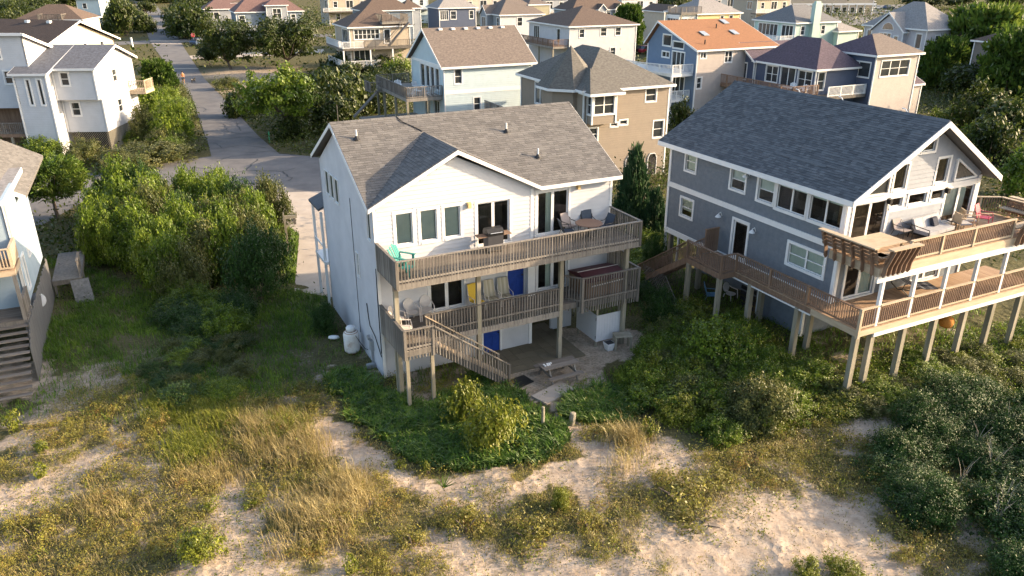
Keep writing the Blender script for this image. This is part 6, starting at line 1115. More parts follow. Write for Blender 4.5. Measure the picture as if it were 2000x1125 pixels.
def leafy(name, P, rg, size, m, label, up=0.6, asp=0.5, cat='scrub'):
    Nn = unit(rg.normal(size=(len(P), 3)) * 0.7 + np.array([0, 0, up])); V = leaf_arrays(P, Nn, np.full(len(P), size), asp, rg); return stuff(name, V, quads(len(P)), m, label, cat)
def tufts(P, rg, per, sig, h):
    j = np.repeat(np.arange(len(P)), per); Q = P[j] + rg.normal(size=(len(j), 3)) * np.array([sig, sig, 0]); Q[:, 2] = gz(Q[:, 0], Q[:, 1]) + np.abs(rg.normal(size=len(j))) * h * np.exp(-((Q[:, 0] - P[j, 0]) ** 2 + (Q[:, 1] - P[j, 1]) ** 2) / (2 * sig * sig)) ; k_ = free(Q[:, 0], Q[:, 1]); return Q[k_]
P, rg = scatter(-19, 19, 15.5, 31, 9000, 31, lambda x, y: np.where(opened(x, y), 0.10 * (fbm(x, y, 0.8, 54) > 0.5) + 0.02, 0.07 + 0.93 * sstep(0.41, 0.52, field(x, y))) * (~inpoly(x, y, Z_LILY)) * (~inpoly(x, y, Z_LAWN))); leafy('dune_scrub', tufts(P, rg, 26, 0.17, 0.34), rg, 0.062, L_SCRUB, 'low brown-green heathy scrub over the sand')
def mounds(name, P, rg, kind, r0, r1, h0, h1, label):
    base = np.array([v.co[:] for v in proto(kind, 1).vertices]); Vs = []
    for x, y, z in P:
        a = rg.uniform(0, 6.28); r = rg.uniform(r0, r1); c, s_ = math.cos(a) * r, math.sin(a) * r * rg.uniform(0.6, 1.2); h_ = rg.uniform(h0, h1); k = rg.random(len(base) // 4) < 0.55; B_ = base.reshape(-1, 4, 3)[k].reshape(-1, 3)
        Vs.append(np.stack([x + B_[:, 0] * c - B_[:, 1] * s_, y + B_[:, 0] * s_ + B_[:, 1] * c, z + B_[:, 2] * h_], 1))
    V = np.concatenate(Vs); return stuff(name, V, quads(len(V) // 4), KINDS_[kind][0], label, 'scrub')
P, rg = scatter(-19, 19, 15.5, 30, 1300, 61, lambda x, y: np.where(opened(x, y), 0.02, 0.06 + 0.85 * (field(x, y) > 0.47)) * (~inpoly(x, y, Z_LILY)) * (~inpoly(x, y, Z_VINE))); mounds('heath_clumps', P[:330], rg, 'scrub', 0.28, 0.75, 0.22, 0.60, 'bushy heath clumps standing in the dune grass')
P, rg = scatter(-19, 19, 15.5, 31, 16000, 62, lambda x, y: 0.25 + 0.5 * (fbm(x, y, 0.7, 63) > 0.5)); P[:, 2] += 0.012; leafy('beach_litter', P, rg, 0.055, mat('brown_litter', [(0.05, 0.035, 0.02), (0.16, 0.11, 0.07)], rough=0.95, scale=3, island=0.8), 'bits of dead leaf and twig strewn on the sand', up=3.0, asp=0.35, cat='litter')
P, rg = scatter(-19, 19, 15.5, 30, 2600, 36, lambda x, y: np.where(opened(x, y), 0.06, 0.10 + 0.6 * (fbm(x, y, 1.7, 45) > 0.52)) * (~inpoly(x, y, Z_LILY))); leafy('dune_sprigs', tufts(P, rg, 24, 0.12, 0.30), rg, 0.095, L_YEL, 'bright sprigs scattered over the dune', asp=0.4)
P, rg = scatter(6, 27, 26, 41, 3600, 32, lambda x, y: inpoly(x, y, Z_VINE) * (0.2 + 0.8 * sstep(0.35, 0.55, fbm(x, y, 1.5, 15)))); leafy('vine_carpet', tufts(P, rg, 46, 0.22, 0.30), rg, 0.085, L_VINE, 'carpet of vines between and under the houses', cat='vines')
P, rg = scatter(-70, 90, 44, 120, 13000, 33, lambda x, y: 0.45 + 0.55 * sstep(0.36, 0.56, fbm(x, y, 7, 16))); leafy('undergrowth', tufts(P, rg, 24, 0.75, 1.1), rg, 0.26, L_UNDER, 'green undergrowth between the houses and along the road', cat='undergrowth')
P, rg = scatter(-200, 260, 120, 340, 9000, 34, lambda x, y: 0.15 + 0.85 * sstep(0.42, 0.6, fbm(x, y, 16, 17))); leafy('far_undergrowth', tufts(P, rg, 16, 1.7, 2.4), rg, 0.62, L_UNDER, 'distant scrub and hedges behind the houses', cat='undergrowth')
P, rg = scatter(-26, -4, 36, 60, 1500, 35, lambda x, y: 0.5 * (fbm(x, y, 3, 18) > 0.45)); leafy('hedge_bottom', tufts(P, rg, 20, 0.4, 0.5), rg, 0.14, L_UNDER, 'leafy growth at the foot of the thicket', cat='undergrowth')
fl_ = zone([(1860, 25), (2080, 22), (2080, 90), (1960, 100), (1880, 60)]); tag(MB().face([(x, y, 0.05) for x, y in fl_]).build('far_lawn', mat('lawn_green', [(0.13, 0.15, 0.03), (0.20, 0.21, 0.05)], rough=0.95, scale=0.2, bump=0.5, bscale=3)), kind='structure')
tag(MB().face([(x, y, 0.06) for x, y in zone([(1600, 45), (1660, 12), (1790, 8), (1800, 40), (1700, 52)])]).build('parking_lot', ASPHALT), kind='structure')
# bare twigs standing out of the big dark bushes
for i, (u, v) in enumerate(((1960, 900), (1985, 985), (1930, 860), (1990, 830), (1975, 1010), (1900, 930))):
    g0 = at(u, v, 1.2); mb = MB(); rg = random.Random(i); b = Vector((g0.x, g0.y + 0.5, 0.6))
    for k in range(6): a = rg.uniform(0, 6.28); t = b + Vector((math.cos(a) * rg.uniform(.2, .5), math.sin(a) * .3, rg.uniform(0.7, 1.15))); mb.tube([tuple(b), tuple(b.lerp(t, .5) + Vector((rg.uniform(-.1, .1), 0, .08))), tuple(t)], [0.014, 0.009, 0.004], 4)
    tag(mb.build('bare_branch', TWIG), ('bare branch sticking out of the right-edge dark bush', 'pale dead branch low in the corner bush', 'bare branch at the top of the dark bush', 'dead twig spray at the right frame edge', 'forked pale twig near the bottom right corner', 'thin bare branch in the middle of the dark bushes')[i], 'branch', 'bare branches in the dark bushes')

# ------------------------------------------------------------------ furniture and small things
TEAL = flat('teal_paint', (0.03, 0.22, 0.20), 0.6); TABLEB = flat('brown_table_top', (0.17, 0.10, 0.07), 0.45); SLING_T = flat('taupe_sling', (0.30, 0.26, 0.25), 0.9); SLING_N = flat('navy_sling', (0.06, 0.075, 0.10), 0.9); SLING_Y = flat('yellow_sling', (0.62, 0.42, 0.05), 0.8)
STRIPE = mat('tan_striped_sling', [(0.30, 0.27, 0.20), (0.50, 0.46, 0.36)], rough=0.9, scale=9, detail=0, stretch=(3, 0.05, 0.05)); PINKW = flat('aged_white_plastic', (0.60, 0.55, 0.51), 0.45); MAROON = flat('maroon_vinyl', (0.085, 0.028, 0.035), 0.55); GREYC = flat('grey_cushions', (0.33, 0.33, 0.35), 0.95); REDC = flat('crimson_paint', (0.32, 0.02, 0.06), 0.5); NAVYS = flat('navy_stripe_cloth', (0.03, 0.035, 0.055), 0.9); SKYB = flat('light_blue_plastic', (0.16, 0.32, 0.48), 0.45); TANKW = mat('tank_white_rust', [(0.30, 0.14, 0.06), (0.62, 0.58, 0.53), (0.68, 0.66, 0.63), (0.70, 0.69, 0.67)], rough=0.5, scale=2.2, detail=6); ORANGE = mat('orange_twine', [(0.35, 0.12, 0.02), (0.55, 0.24, 0.05)], rough=0.9, scale=14, bump=0.5)
MW = lambda x, y, z: m2w(x, y, z); BWp = lambda x, y, z: b2w(x, y, z)

def adirondack(label, loc, rz, m, group=None):
    t = thing('adirondack_chair', label, 'chair', loc, rz, group)
    for i in range(5): x = -0.24 + i * 0.12; MB().bar((x, -0.28, 0.36), (x * 1.0, 0.22, 0.26), 0.10, 0.02).build('seat_slat', m, t); MB().bar((x, 0.20, 0.26), (x * 1.25, 0.52, 0.98 - abs(i - 2) * 0.06), 0.10, 0.02, up=(0, -1, 0.4)).build('back_slat', m, t)
    for s in (-1, 1): MB().box(s * 0.36 - 0.06, s * 0.36 + 0.06, -0.38, 0.38, 0.54, 0.565).build('arm', m, t); MB().box(s * 0.33 - 0.02, s * 0.33 + 0.02, -0.34, -0.24, 0, 0.54).build('leg', m, t); MB().bar((s * 0.30, -0.30, 0.33), (s * 0.30, 0.55, 0.03), 0.03, 0.10).build('leg', m, t)
    return t
adirondack('teal Adirondack chair at the left end of the upper deck', MW(0.85, -0.95, 5.42), MA + 0.7, TEAL)
t = thing('footstool', 'teal slatted footstool behind the upper deck corner rail', 'footstool', MW(0.75, -1.75, 5.42), MA + 0.7)
for i in range(5): MB().box(-0.25 + i * 0.1, -0.165 + i * 0.1, -0.22, 0.22, 0.33, 0.35).build('slat', TEAL, t)
for x in (-0.2, 0.2):
    for y in (-0.18, 0.18): MB().box(x - 0.025, x + 0.025, y - 0.025, y + 0.025, 0, 0.33).build('leg', TEAL, t)

def sling_chair(label, loc, rz, m, fr, group=None, name='patio_chair', hb=0.95):
    t = thing(name, label, 'chair', loc, rz, group)
    MB().hexa([(-0.25, -0.25, 0.42), (0.25, -0.25, 0.42), (0.25, 0.22, 0.38), (-0.25, 0.22, 0.38), (-0.25, -0.25, 0.45), (0.25, -0.25, 0.45), (0.25, 0.22, 0.41), (-0.25, 0.22, 0.41)]).build('seat', m, t)
    MB().hexa([(-0.25, 0.20, 0.38), (0.25, 0.20, 0.38), (0.25, 0.23, 0.38), (-0.25, 0.23, 0.38), (-0.24, 0.40, hb), (0.24, 0.40, hb), (0.24, 0.43, hb), (-0.24, 0.43, hb)]).build('backrest', m, t)
    for s in (-1, 1): MB().tube([(s * 0.28, -0.30, 0), (s * 0.28, -0.27, 0.45), (s * 0.28, -0.22, 0.62), (s * 0.28, 0.26, 0.62), (s * 0.28, 0.36, 0.75)], 0.016, 6).build('arm', fr, t); MB().tube([(s * 0.27, 0.40, 0), (s * 0.27, 0.22, 0.40), (s * 0.25, 0.43, hb)], 0.016, 6).build('leg', fr, t)
    return t
t = thing('round_table', 'round brown patio table on the upper deck of the white house', 'table', MW(9.65, -1.15, 5.42))
MB().lathe([(0.60, 0.70), (0.63, 0.715), (0.63, 0.735), (0.60, 0.745)], 28).build('table_top', TABLEB, t); MB().lathe([(0.05, 0.05), (0.05, 0.70)], 8).build('pedestal', BLACK, t)
for k in range(4): a = k * math.pi / 2 + 0.5; MB().tube([(0, 0, 0.12), (0.4 * math.cos(a), 0.4 * math.sin(a), 0.02)], 0.025, 6).build('leg', BLACK, t)
for lb, x, y, a, m in (('dark patio chair seen from the side, left of the round brown table', 8.72, -0.85, 1.35, SLING_N), ('taupe sling chair behind the round brown table by the door', 9.15, -0.32, 0.2, SLING_T), ('navy sling chair against the wall behind the round table', 10.15, -0.35, -0.2, SLING_N), ('patio chair at the right side of the round brown table', 10.55, -1.1, -1.4, SLING_N)): sling_chair(lb, MW(x, y, 5.42), MA + a, m, BLACK)
t = thing('gas_grill', 'black gas grill in front of the left sliding door', 'grill', MW(5.05, -0.75, 5.42), MA)
MB().prism([(-0.38, -0.26, 0.78), (-0.38, 0.26, 0.78), (-0.38, 0.28, 0.92), (-0.38, 0.16, 1.08), (-0.38, -0.14, 1.08), (-0.38, -0.28, 0.92)], (0.76, 0, 0)).build('lid', BLACK, t); MB().box(-0.36, 0.36, -0.25, 0.25, 0.12, 0.77).build('cabinet', flat('grill_grey', (0.06, 0.06, 0.065), 0.4), t)
for s in (-1, 1): MB().box(s * 0.58 - 0.2, s * 0.58 + 0.2, -0.23, 0.23, 0.75, 0.79).build('side_shelf', BROWNWOOD, t)
MB().tube([(-0.28, -0.33, 0.93), (0.28, -0.33, 0.93)], 0.018, 6).build('handle', flat('steel', (0.5, 0.5, 0.5), 0.3, metal=0.8), t)
for x in (-0.3, 0.3):
    for y in (-0.2, 0.2): MB().lathe([(0.05, 0.0), (0.06, 0.06), (0.05, 0.12)], 8, (x, y, 0)).build('caster', BLACK, t)
def monobloc(label, loc, rz, m, group=None):
    t = thing('plastic_chair', label, 'chair', loc, rz, group)
    MB().lathe([(0.22, 0.40), (0.26, 0.42), (0.26, 0.44), (0.1, 0.43)], 14).build('seat', m, t)
    pts = [(0.25 * math.cos(a), 0.27 + 0.06 * math.sin(a) * 0, 0.70 + 0.25 * math.sin(a)) for a in np.linspace(0, 2 * math.pi, 17)[:-1]]; MB().prism([(x, y + (z - 0.45) * 0.2, z) for x, y, z in pts], (0, 0.025, 0)).build('backrest', m, t)
    for s in (-1, 1):
        MB().tube([(s * 0.28, -0.26, 0), (s * 0.28, -0.22, 0.42), (s * 0.29, -0.18, 0.64), (s * 0.28, 0.18, 0.66), (s * 0.24, 0.31, 0.72)], 0.026, 6).build('arm', m, t); MB().tube([(s * 0.24, 0.34, 0), (s * 0.22, 0.22, 0.42)], 0.028, 6).build('leg', m, t)
    return t
for lb, x, y, a in (('left of two round-backed plastic chairs against the mid-deck wall', 1.28, -0.42, 0.1), ('right of two round-backed plastic chairs against the mid-deck wall', 1.98, -0.42, -0.15), ('plastic chair on the stair landing by the corner rail', 0.55, -1.75, 1.2), ('plastic chair behind the corner post of the middle deck', 0.55, -0.75, 0.9)): monobloc(lb, MW(x, y, 2.70), MA + a, PINKW)
sling_chair('yellow patio chair beside the mid-deck post', MW(4.30, -0.55, 2.70), MA + 0.15, SLING_Y, PINKW, hb=1.12); sling_chair('left tan striped sling chair by the blue deck door', MW(5.05, -0.55, 2.70), MA, STRIPE, PINKW, hb=1.15); sling_chair('right tan striped sling chair by the blue deck door', MW(5.72, -0.55, 2.70), MA - 0.1, STRIPE, PINKW, hb=1.15)
t = thing('hot_tub', 'hot tub with folded maroon cover behind the tall deck rail', 'hot tub', MW(10.35, -0.95, 2.70), MA)
MB().box(-1.05, 1.05, -0.85, 0.8, 0.0, 0.82).build('tub_body', BROWNWOOD, t); MB().prism([(-1.1, -0.9, 0.84), (-1.1, -0.05, 1.06), (-1.1, 0.85, 0.86), (-1.1, 0.85, 0.82), (-1.1, -0.9, 0.80)], (2.2, 0, 0)).build('cover', MAROON, t); MB().bar((-1.12, -0.05, 1.075), (1.12, -0.05, 1.075), 0.05, 0.02).build('cover_seam', PINKW, t); MB().bar((-0.9, -0.93, 0.62), (0.9, -0.93, 0.70), 0.03, 0.05).build('cover_strap', PINKW, t)
# patio under the house
t = thing('picnic_table', 'weathered low picnic table with shells on the sandy patio', 'table', MW(6.92, -3.40, 0.0), MA)
for i in range(4): MB().box(-0.88, 0.88, -0.36 + i * 0.18, -0.19 + i * 0.18, 0.70, 0.735).build('table_board', DECKWOOD, t)
for s in (-1, 1): MB().box(-0.85, 0.85, s * 0.68 - 0.13, s * 0.68 + 0.13, 0.40, 0.435).build('bench', DECKWOOD, t)
for x in (-0.62, 0.62):
    MB().bar((x, -0.78, 0.38), (x, 0.78, 0.38), 0.05, 0.1).build('cross_beam', OLDWOOD, t)
    for s in (-1, 1): MB().bar((x, s * 0.66, 0.0), (x, s * 0.22, 0.70), 0.05, 0.1).build('leg', OLDWOOD, t)
for i in range(7): s_ = MB().lathe([(0.02, 0), (0.055, 0.02), (0.03, 0.05)], 7, (0, 0, 0)).build('seashell', TRIM); s_.location = MW(6.25 + (i % 4) * 0.11 + random.uniform(-.03, .03), -3.3 - (i // 4) * 0.12, 0.735); tag(s_, 'small white seashell at the left end of the picnic table', 'shell', 'seashells on the picnic table')
t = thing('potting_bench', 'small slatted wooden bench beside the shower stall', 'bench', MW(11.05, -2.30, 0.0), MA - 0.35)
for i in range(5): MB().box(-0.42, 0.42, -0.30 + i * 0.12, -0.19 + i * 0.12, 0.70, 0.735).build('top_board', POSTWOOD, t)
for x in (-0.36, 0.36):
    for y in (-0.24, 0.24): MB().box(x - 0.045, x + 0.045, y - 0.045, y + 0.045, -0.05, 0.70).build('leg', POSTWOOD, t)
t = thing('planter', 'square white plant pot beside the wooden bench', 'pot', MW(10.42, -2.15, 0.0), MA); MB().hexa([(-0.14, -0.14, 0), (0.14, -0.14, 0), (0.14, 0.14, 0), (-0.14, 0.14, 0), (-0.22, -0.22, 0.38), (0.22, -0.22, 0.38), (0.22, 0.22, 0.38), (-0.22, 0.22, 0.38)]).build('pot', WPLAST, t); MB().box(-0.19, 0.19, -0.19, 0.19, 0.381, 0.39).build('soil', BLACK, t)
tag(MB().prism([MW(4.95, -3.5, 0.03), MW(5.75, -3.3, 0.03), MW(5.6, -2.6, 0.05), MW(4.85, -2.7, 0.04)], (0, 0, 0.02)).build('door_mat', BLACK), 'black rubber mat at the foot of the stairs', 'mat')
tag(MB().box(-0.9, 0.9, -0.45, 0.45, 0, 0.09).build('patio_slab', CONCRETE), 'pale paving slab by the picnic table', 'slab').location = MW(6.0, -4.6, 0.03)
bpy.data.objects['patio_slab'].rotation_euler = (0, 0, MA + 0.3)
t = thing('paver_patio', 'brown paved patio under the open bay of the white house', 'patio', MW(0, 0, 0.0), MA)
PAV = mat('damp_pavers', [(0.105, 0.09, 0.06), (0.165, 0.14, 0.095)], rough=0.9, scale=5, island=0.6)
for i in range(9):
    for j in range(8): MB().box(4.6 + i * 0.5, 5.09 + i * 0.5, -2.2 + j * 0.5, -1.71 + j * 0.5, 0.0, 0.06 + random.uniform(0, .008)).build('paver', PAV, t)
t = thing('striped_towels', 'row of white striped cloths hanging in the open bay', 'towel', MW(8.3, 0.9, 1.55), MA)
for i in range(5): MB().box(i * 0.13, i * 0.13 + 0.07, 0, 0.02, -0.35 + 0.04 * i, 0.3).build('cloth', TRIM, t)
t = thing('garden_hose', 'dark hose coil hanging on the shower wall', 'hose', MW(9.88, 0.35, 1.1), MA); MB().tube([(0.0, 0.13 * math.cos(a), 0.25 * math.sin(a)) for a in np.linspace(0, 12.5, 40)], 0.018, 5).build('coil', BLACK, t)
t = thing('gas_tank', 'rusty white upright gas tank against the left wall', 'tank', MW(-0.55, 3.15, 0.0), MA); MB().lathe([(0.30, 0.03), (0.36, 0.12), (0.37, 0.2), (0.37, 0.92), (0.34, 1.03), (0.22, 1.12)], 18).build('tank_body', TANKW, t, True); MB().lathe([(0.225, 1.08), (0.31, 1.06), (0.345, 1.0), (0.225, 1.12)], 18).build('rust_ring', flat('rust_stain', (0.26, 0.11, 0.04), 0.9), t, True); MB().lathe([(0.21, 1.08), (0.22, 1.28), (0.17, 1.34), (0.05, 1.36)], 14).build('tank_cap', TRIM, t, True); MB().lathe([(0.29, 0.0), (0.29, 0.06)], 14).build('tank_foot', flat('rust', (0.20, 0.09, 0.04), 0.9), t)
MB().tube([(0.1, -0.3, 1.0), (0.3, -0.5, 0.6), (0.45, -0.6, 0.35), (0.5, -0.9, 0.4)], 0.016, 5).build('gas_line', BLACK, t)
s_ = MB().lathe([(0.05, 0.0), (0.22, 0.03), (0.20, 0.12), (0.06, 0.16)], 9).build('plastic_scrap', WPLAST, None, True); s_.location = at(652, 661, 0.1); s_.scale = (1.3, 0.7, 1); tag(s_, 'white plastic scrap lying in the grass left of the gas tank', 'scrap')
s_ = MB().box(-0.2, 0.2, -0.12, 0.12, 0, 0.16).box(-0.17, 0.17, -0.09, 0.09, 0.16, 0.18).build('vent_box', GREYM); s_.location = at(725, 717, 0.0); s_.rotation_euler = (0, 0, MA); tag(s_, 'small grey box on the ground below the meter', 'box')
def stake(label, u, v, h, r=0.08, m=None, lean=0.0, name='wooden_post'):
    g = at(u, v); g.z = float(gz(g.x, g.y)); t = tag(MB().lathe([(r, -0.3), (r, h * 0.6), (r * 0.95, h - 0.02), (r * 0.6, h)], 9).build(name, m or POSTWOOD), label, 'post'); t.location = g; t.rotation_euler = (0, lean, 0); return t
stake('slim wooden post at the edge of the strap-leaf bed', 1060, 838, 0.95, 0.07); stake('thick short wooden post beside the sandy track', 1116, 830, 0.55, 0.13, lean=0.1); stake('leaning pale stake by the left road bend', 207, 334, 1.3, 0.12, lean=-0.06); stake('grey stake below the small bush on the left', 166, 349, 1.0, 0.12, lean=-0.08); stake('white marker post beside the far crossing', 259, 92, 2.0, 0.22, TRIM); stake('green utility marker in the shade left of the white house roof', 527, 278, 1.1, 0.08, flat('marker_green', (0.05, 0.25, 0.12), 0.6))
stake('short pale rail post on the left verge', 300, 298, 0.6, 0.1)
t = thing('lamp_stand', 'wooden lantern stand with bracket at the end of the driveway', 'post', at(564, 497), 0.3); MB().box(-0.07, 0.07, -0.07, 0.07, -0.2, 2.5).build('post', POSTWOOD, t); MB().bar((-0.1, 0, 2.45), (0.75, 0, 2.45), 0.1, 0.2).build('arm', POSTWOOD, t); MB().bar((0.0, 0, 1.75), (0.6, 0, 2.36), 0.08, 0.1).build('brace', POSTWOOD, t); MB().box(0.5, 0.66, -0.06, 0.06, 1.95, 2.36).build('lantern', OLDWOOD, t)
for x in (-0.08, 0.68): MB().box(x, x + 0.08, -0.05, 0.05, 2.5, 2.75).build('finial', POSTWOOD, t)
# blue-grey house
t = thing('plank_table', 'large pale plank table at the corner of the right upper deck', 'table', BWp(0.40, -1.45, 6.05), BA)
for i in range(7): MB().box(-0.85, 0.85, -0.64 + i * 0.185, -0.462 + i * 0.185, 0.66, 0.70).build('plank', NEWWOOD, t)
for x in (-0.72, 0.72):
    for y in (-0.52, 0.52): MB().box(x - 0.05, x + 0.05, y - 0.05, y + 0.05, 0, 0.66).build('leg', NEWWOOD, t)
t = thing('deck_sofa', 'grey cushioned sofa on the right upper deck', 'sofa', BWp(4.65, -0.75, 6.05), BA + 0.1)
MB().box(-0.95, 0.95, -0.42, 0.38, 0.16, 0.24).build('frame', BLACK, t)
for i in range(3): MB().box(-0.93 + i * 0.63, -0.32 + i * 0.63, -0.42, 0.30, 0.245, 0.40).build('seat_cushion', GREYC, t); MB().hexa([(-0.93 + i * 0.63, 0.22, 0.40), (-0.32 + i * 0.63, 0.22, 0.40), (-0.32 + i * 0.63, 0.40, 0.40), (-0.93 + i * 0.63, 0.40, 0.40), (-0.93 + i * 0.63, 0.40, 0.80), (-0.32 + i * 0.63, 0.40, 0.80), (-0.32 + i * 0.63, 0.52, 0.80), (-0.93 + i * 0.63, 0.52, 0.80)]).build('back_cushion', GREYC, t)
MB().hexa([(0.1, 0.0, 0.41), (0.5, 0.05, 0.41), (0.5, 0.2, 0.41), (0.1, 0.2, 0.41), (0.1, 0.16, 0.74), (0.5, 0.2, 0.74), (0.5, 0.3, 0.74), (0.1, 0.28, 0.74)]).build('throw_pillow', NAVYS, t)
for s in (-1, 1): MB().tube([(s * 1.0, -0.42, 0.0), (s * 1.0, -0.42, 0.52), (s * 1.0, 0.42, 0.58), (s * 1.0, 0.48, 0.0)], 0.022, 6).build('arm', BLACK, t)
for lb, x, y, a in (('left of two bare wooden chair frames beside the deck sofa', 6.45, -0.85, 1.2), ('right of two bare wooden chair frames beside the deck sofa', 7.15, -0.6, 1.0)):
    t = thing('wooden_chair', lb, 'chair', BWp(x, y, 6.05), BA + a)
    for s in (-1, 1): MB().tube([(s * 0.28, -0.3, 0), (s * 0.28, -0.3, 0.62), (s * 0.28, 0.3, 0.66), (s * 0.28, 0.34, 0)], 0.03, 6).build('side_frame', NEWWOOD, t)
    MB().box(-0.27, 0.27, -0.27, 0.27, 0.34, 0.40).build('seat', GREYC, t); MB().box(-0.27, 0.27, 0.24, 0.29, 0.40, 0.82).build('backrest', NEWWOOD, t)
sling_chair('crimson red chair at the right of the upper deck', BWp(7.9, -0.85, 6.05), BA + 0.3, REDC, REDC, name='red_chair'); sling_chair('thin wire chair against the grey gable wall', BWp(3.1, -0.45, 6.05), BA, SLING_T, BLACK, name='wire_chair', hb=0.8)
t = thing('rocking_lounger', 'black curved lounger with navy striped sling on the lower right deck', 'lounger', BWp(4.1, -0.95, 3.45), BA - 0.35)
for s in (-1, 1): MB().tube([(-0.85, s * 0.42, 0.75), (-0.95, s * 0.42, 0.45), (-0.6, s * 0.42, 0.12), (0.0, s * 0.42, 0.02), (0.6, s * 0.42, 0.12), (0.85, s * 0.42, 0.32)], 0.03, 6).build('rocker', BLACK, t)
for i in range(8): x = -0.75 + i * 0.19; z0 = 0.72 - i * 0.07 if i < 5 else 0.40; z1 = 0.72 - (i + 1) * 0.07 if i < 4 else 0.40; MB().hexa([(x, -0.42, z0), (x + 0.17, -0.42, z1), (x + 0.17, 0.42, z1), (x, 0.42, z0), (x, -0.42, z0 + 0.03), (x + 0.17, -0.42, z1 + 0.03), (x + 0.17, 0.42, z1 + 0.03), (x, 0.42, z0 + 0.03)]).build('sling_stripe', NAVYS if i % 2 else flat('pale_stripe%d' % i, (0.10, 0.11, 0.14), 0.9), t)
t = thing('hanging_bundle', 'round orange rope bundle hanging below the right lower deck', 'bundle', BWp(5.13, -2.0, 2.35)); MB().lathe([(0.05, -0.30), (0.24, -0.22), (0.32, 0.0), (0.26, 0.2), (0.08, 0.30)], 14).build('rope_ball', ORANGE, t, True); MB().tube([(0, 0, 0.28), (0, 0, 0.85)], 0.015, 5).build('cord', BLACK, t)
t = thing('concrete_pad', 'pale concrete pad under the landing of the blue-grey house', 'slab', BWp(0.35, 7.5, 0.35), BA); MB().box(-1.1, 1.1, -0.75, 0.75, -0.2, 0.18).build('slab', flat('pale_concrete', (0.42, 0.43, 0.46), 0.9, bump=0.2), t)
sling_chair('light blue lounge chair on the concrete pad', BWp(0.1, 7.6, 0.53), BA + 0.9, SKYB, SKYB, name='lounge_chair', hb=1.0); monobloc('white plastic chair on the concrete pad', BWp(1.05, 7.2, 0.53), BA + 0.2, PINKW)
# neighbours
b4 = Matrix.Translation(origin(-6.5, 73.85, GA)) @ Matrix.Rotation(GA, 4, 'Z')
for i, (x, y, a, lb) in enumerate(((-2.9, 1.5, 2.6, 'front left white Adirondack chair on the pale blue house deck'), (-1.0, 1.3, 3.6, 'front right white Adirondack chair on the pale blue house deck'), (-1.1, 4.6, 0.4, 'white Adirondack chair near the glazed gable doors'), (-2.7, 6.0, -0.4, 'rear white Adirondack chair on the pale blue house deck'))): adirondack(lb, b4 @ Vector((x, y, 5.35)), GA + a, WPLAST, 'white chairs on the pale blue house deck')
t = thing('patio_side_table', 'small white table among the white Adirondack chairs', 'table', b4 @ Vector((-1.9, 2.0, 5.35))); MB().box(-0.3, 0.3, -0.3, 0.3, 0.42, 0.46).build('table_top', WPLAST, t)
for x in (-0.25, 0.25):
    for y in (-0.25, 0.25): MB().box(x - 0.03, x + 0.03, y - 0.03, y + 0.03, 0, 0.42).build('leg', WPLAST, t)
b7 = Matrix.Translation(origin(37.83, 83.61, GA)) @ Matrix.Rotation(GA, 4, 'Z')
for x, y, lb in ((-6.9, 4.4, 'white Adirondack chair before the navy house doors'), (-6.9, 2.6, 'white Adirondack chair beside the navy house corner')): adirondack(lb, b7 @ Vector((x, y, 4.2)), GA - 1.2, WPLAST, 'white chairs at the navy house')
t = thing('satellite_dish', 'grey satellite dish on the plank screen of the left house', 'dish', at(72, 588, 1.6), 0.9); MB().lathe([(0.03, 0.0), (0.24, 0.04), (0.38, 0.12), (0.40, 0.13), (0.38, 0.14)], 16).build('dish', GREYM, t, True).rotation_euler = (1.0, 0, 0); MB().tube([(0, 0, 0), (0.0, -0.1, -0.35), (-0.25, 0.05, -0.65)], 0.025, 6).build('mount', GREYM, t); MB().tube([(0, -0.05, 0.3), (0.1, -0.5, 0.45)], 0.018, 5).build('feed_arm', TRIM, t)
# cars
def car(label, loc, rz, col, group='parked cars'):
    t = thing('parked_car', label, 'car', loc, rz, group); pm = bpy.data.materials.get('car_%s' % col) or flat('car_%s' % col, {'black': (0.015, 0.015, 0.018), 'white': (0.62, 0.62, 0.63), 'silver': (0.30, 0.32, 0.34), 'red': (0.30, 0.03, 0.04), 'blue': (0.05, 0.08, 0.14)}[col], 0.25, spec=0.6)
    prof = [(-2.2, 0.35), (2.2, 0.35), (2.25, 0.75), (1.2, 0.95), (-2.0, 1.0), (-2.25, 0.8)]; MB().prism([(x, -0.88, z) for x, z in prof], (0, 1.76, 0)).build('body', pm, t)
    top = [(-1.95, 0.98), (1.15, 0.96), (0.45, 1.48), (-1.45, 1.52)]; MB().hexa([(-1.95, -0.84, 0.98), (1.15, -0.84, 0.96), (1.15, 0.84, 0.96), (-1.95, 0.84, 0.98), (-1.5, -0.68, 1.47), (0.4, -0.68, 1.45), (0.4, 0.68, 1.45), (-1.5, 0.68, 1.47)]).build('windows', PANE, t); MB().box(-1.5, 0.4, -0.69, 0.69, 1.46, 1.53).build('roof', pm, t)
    for x in (-1.4, 1.4):
        for y in (-0.82, 0.82): w_ = MB().lathe([(0.2, -0.1), (0.33, -0.1), (0.33, 0.1), (0.2, 0.1)], 12).build('wheel', BLACK, t); w_.rotation_euler = (math.pi / 2, 0, 0); w_.location = (x, y, 0.33)
    for y in (-0.6, 0.6): MB().box(2.2, 2.27, y - 0.18, y + 0.18, 0.62, 0.74).build('headlight', TRIM, t)
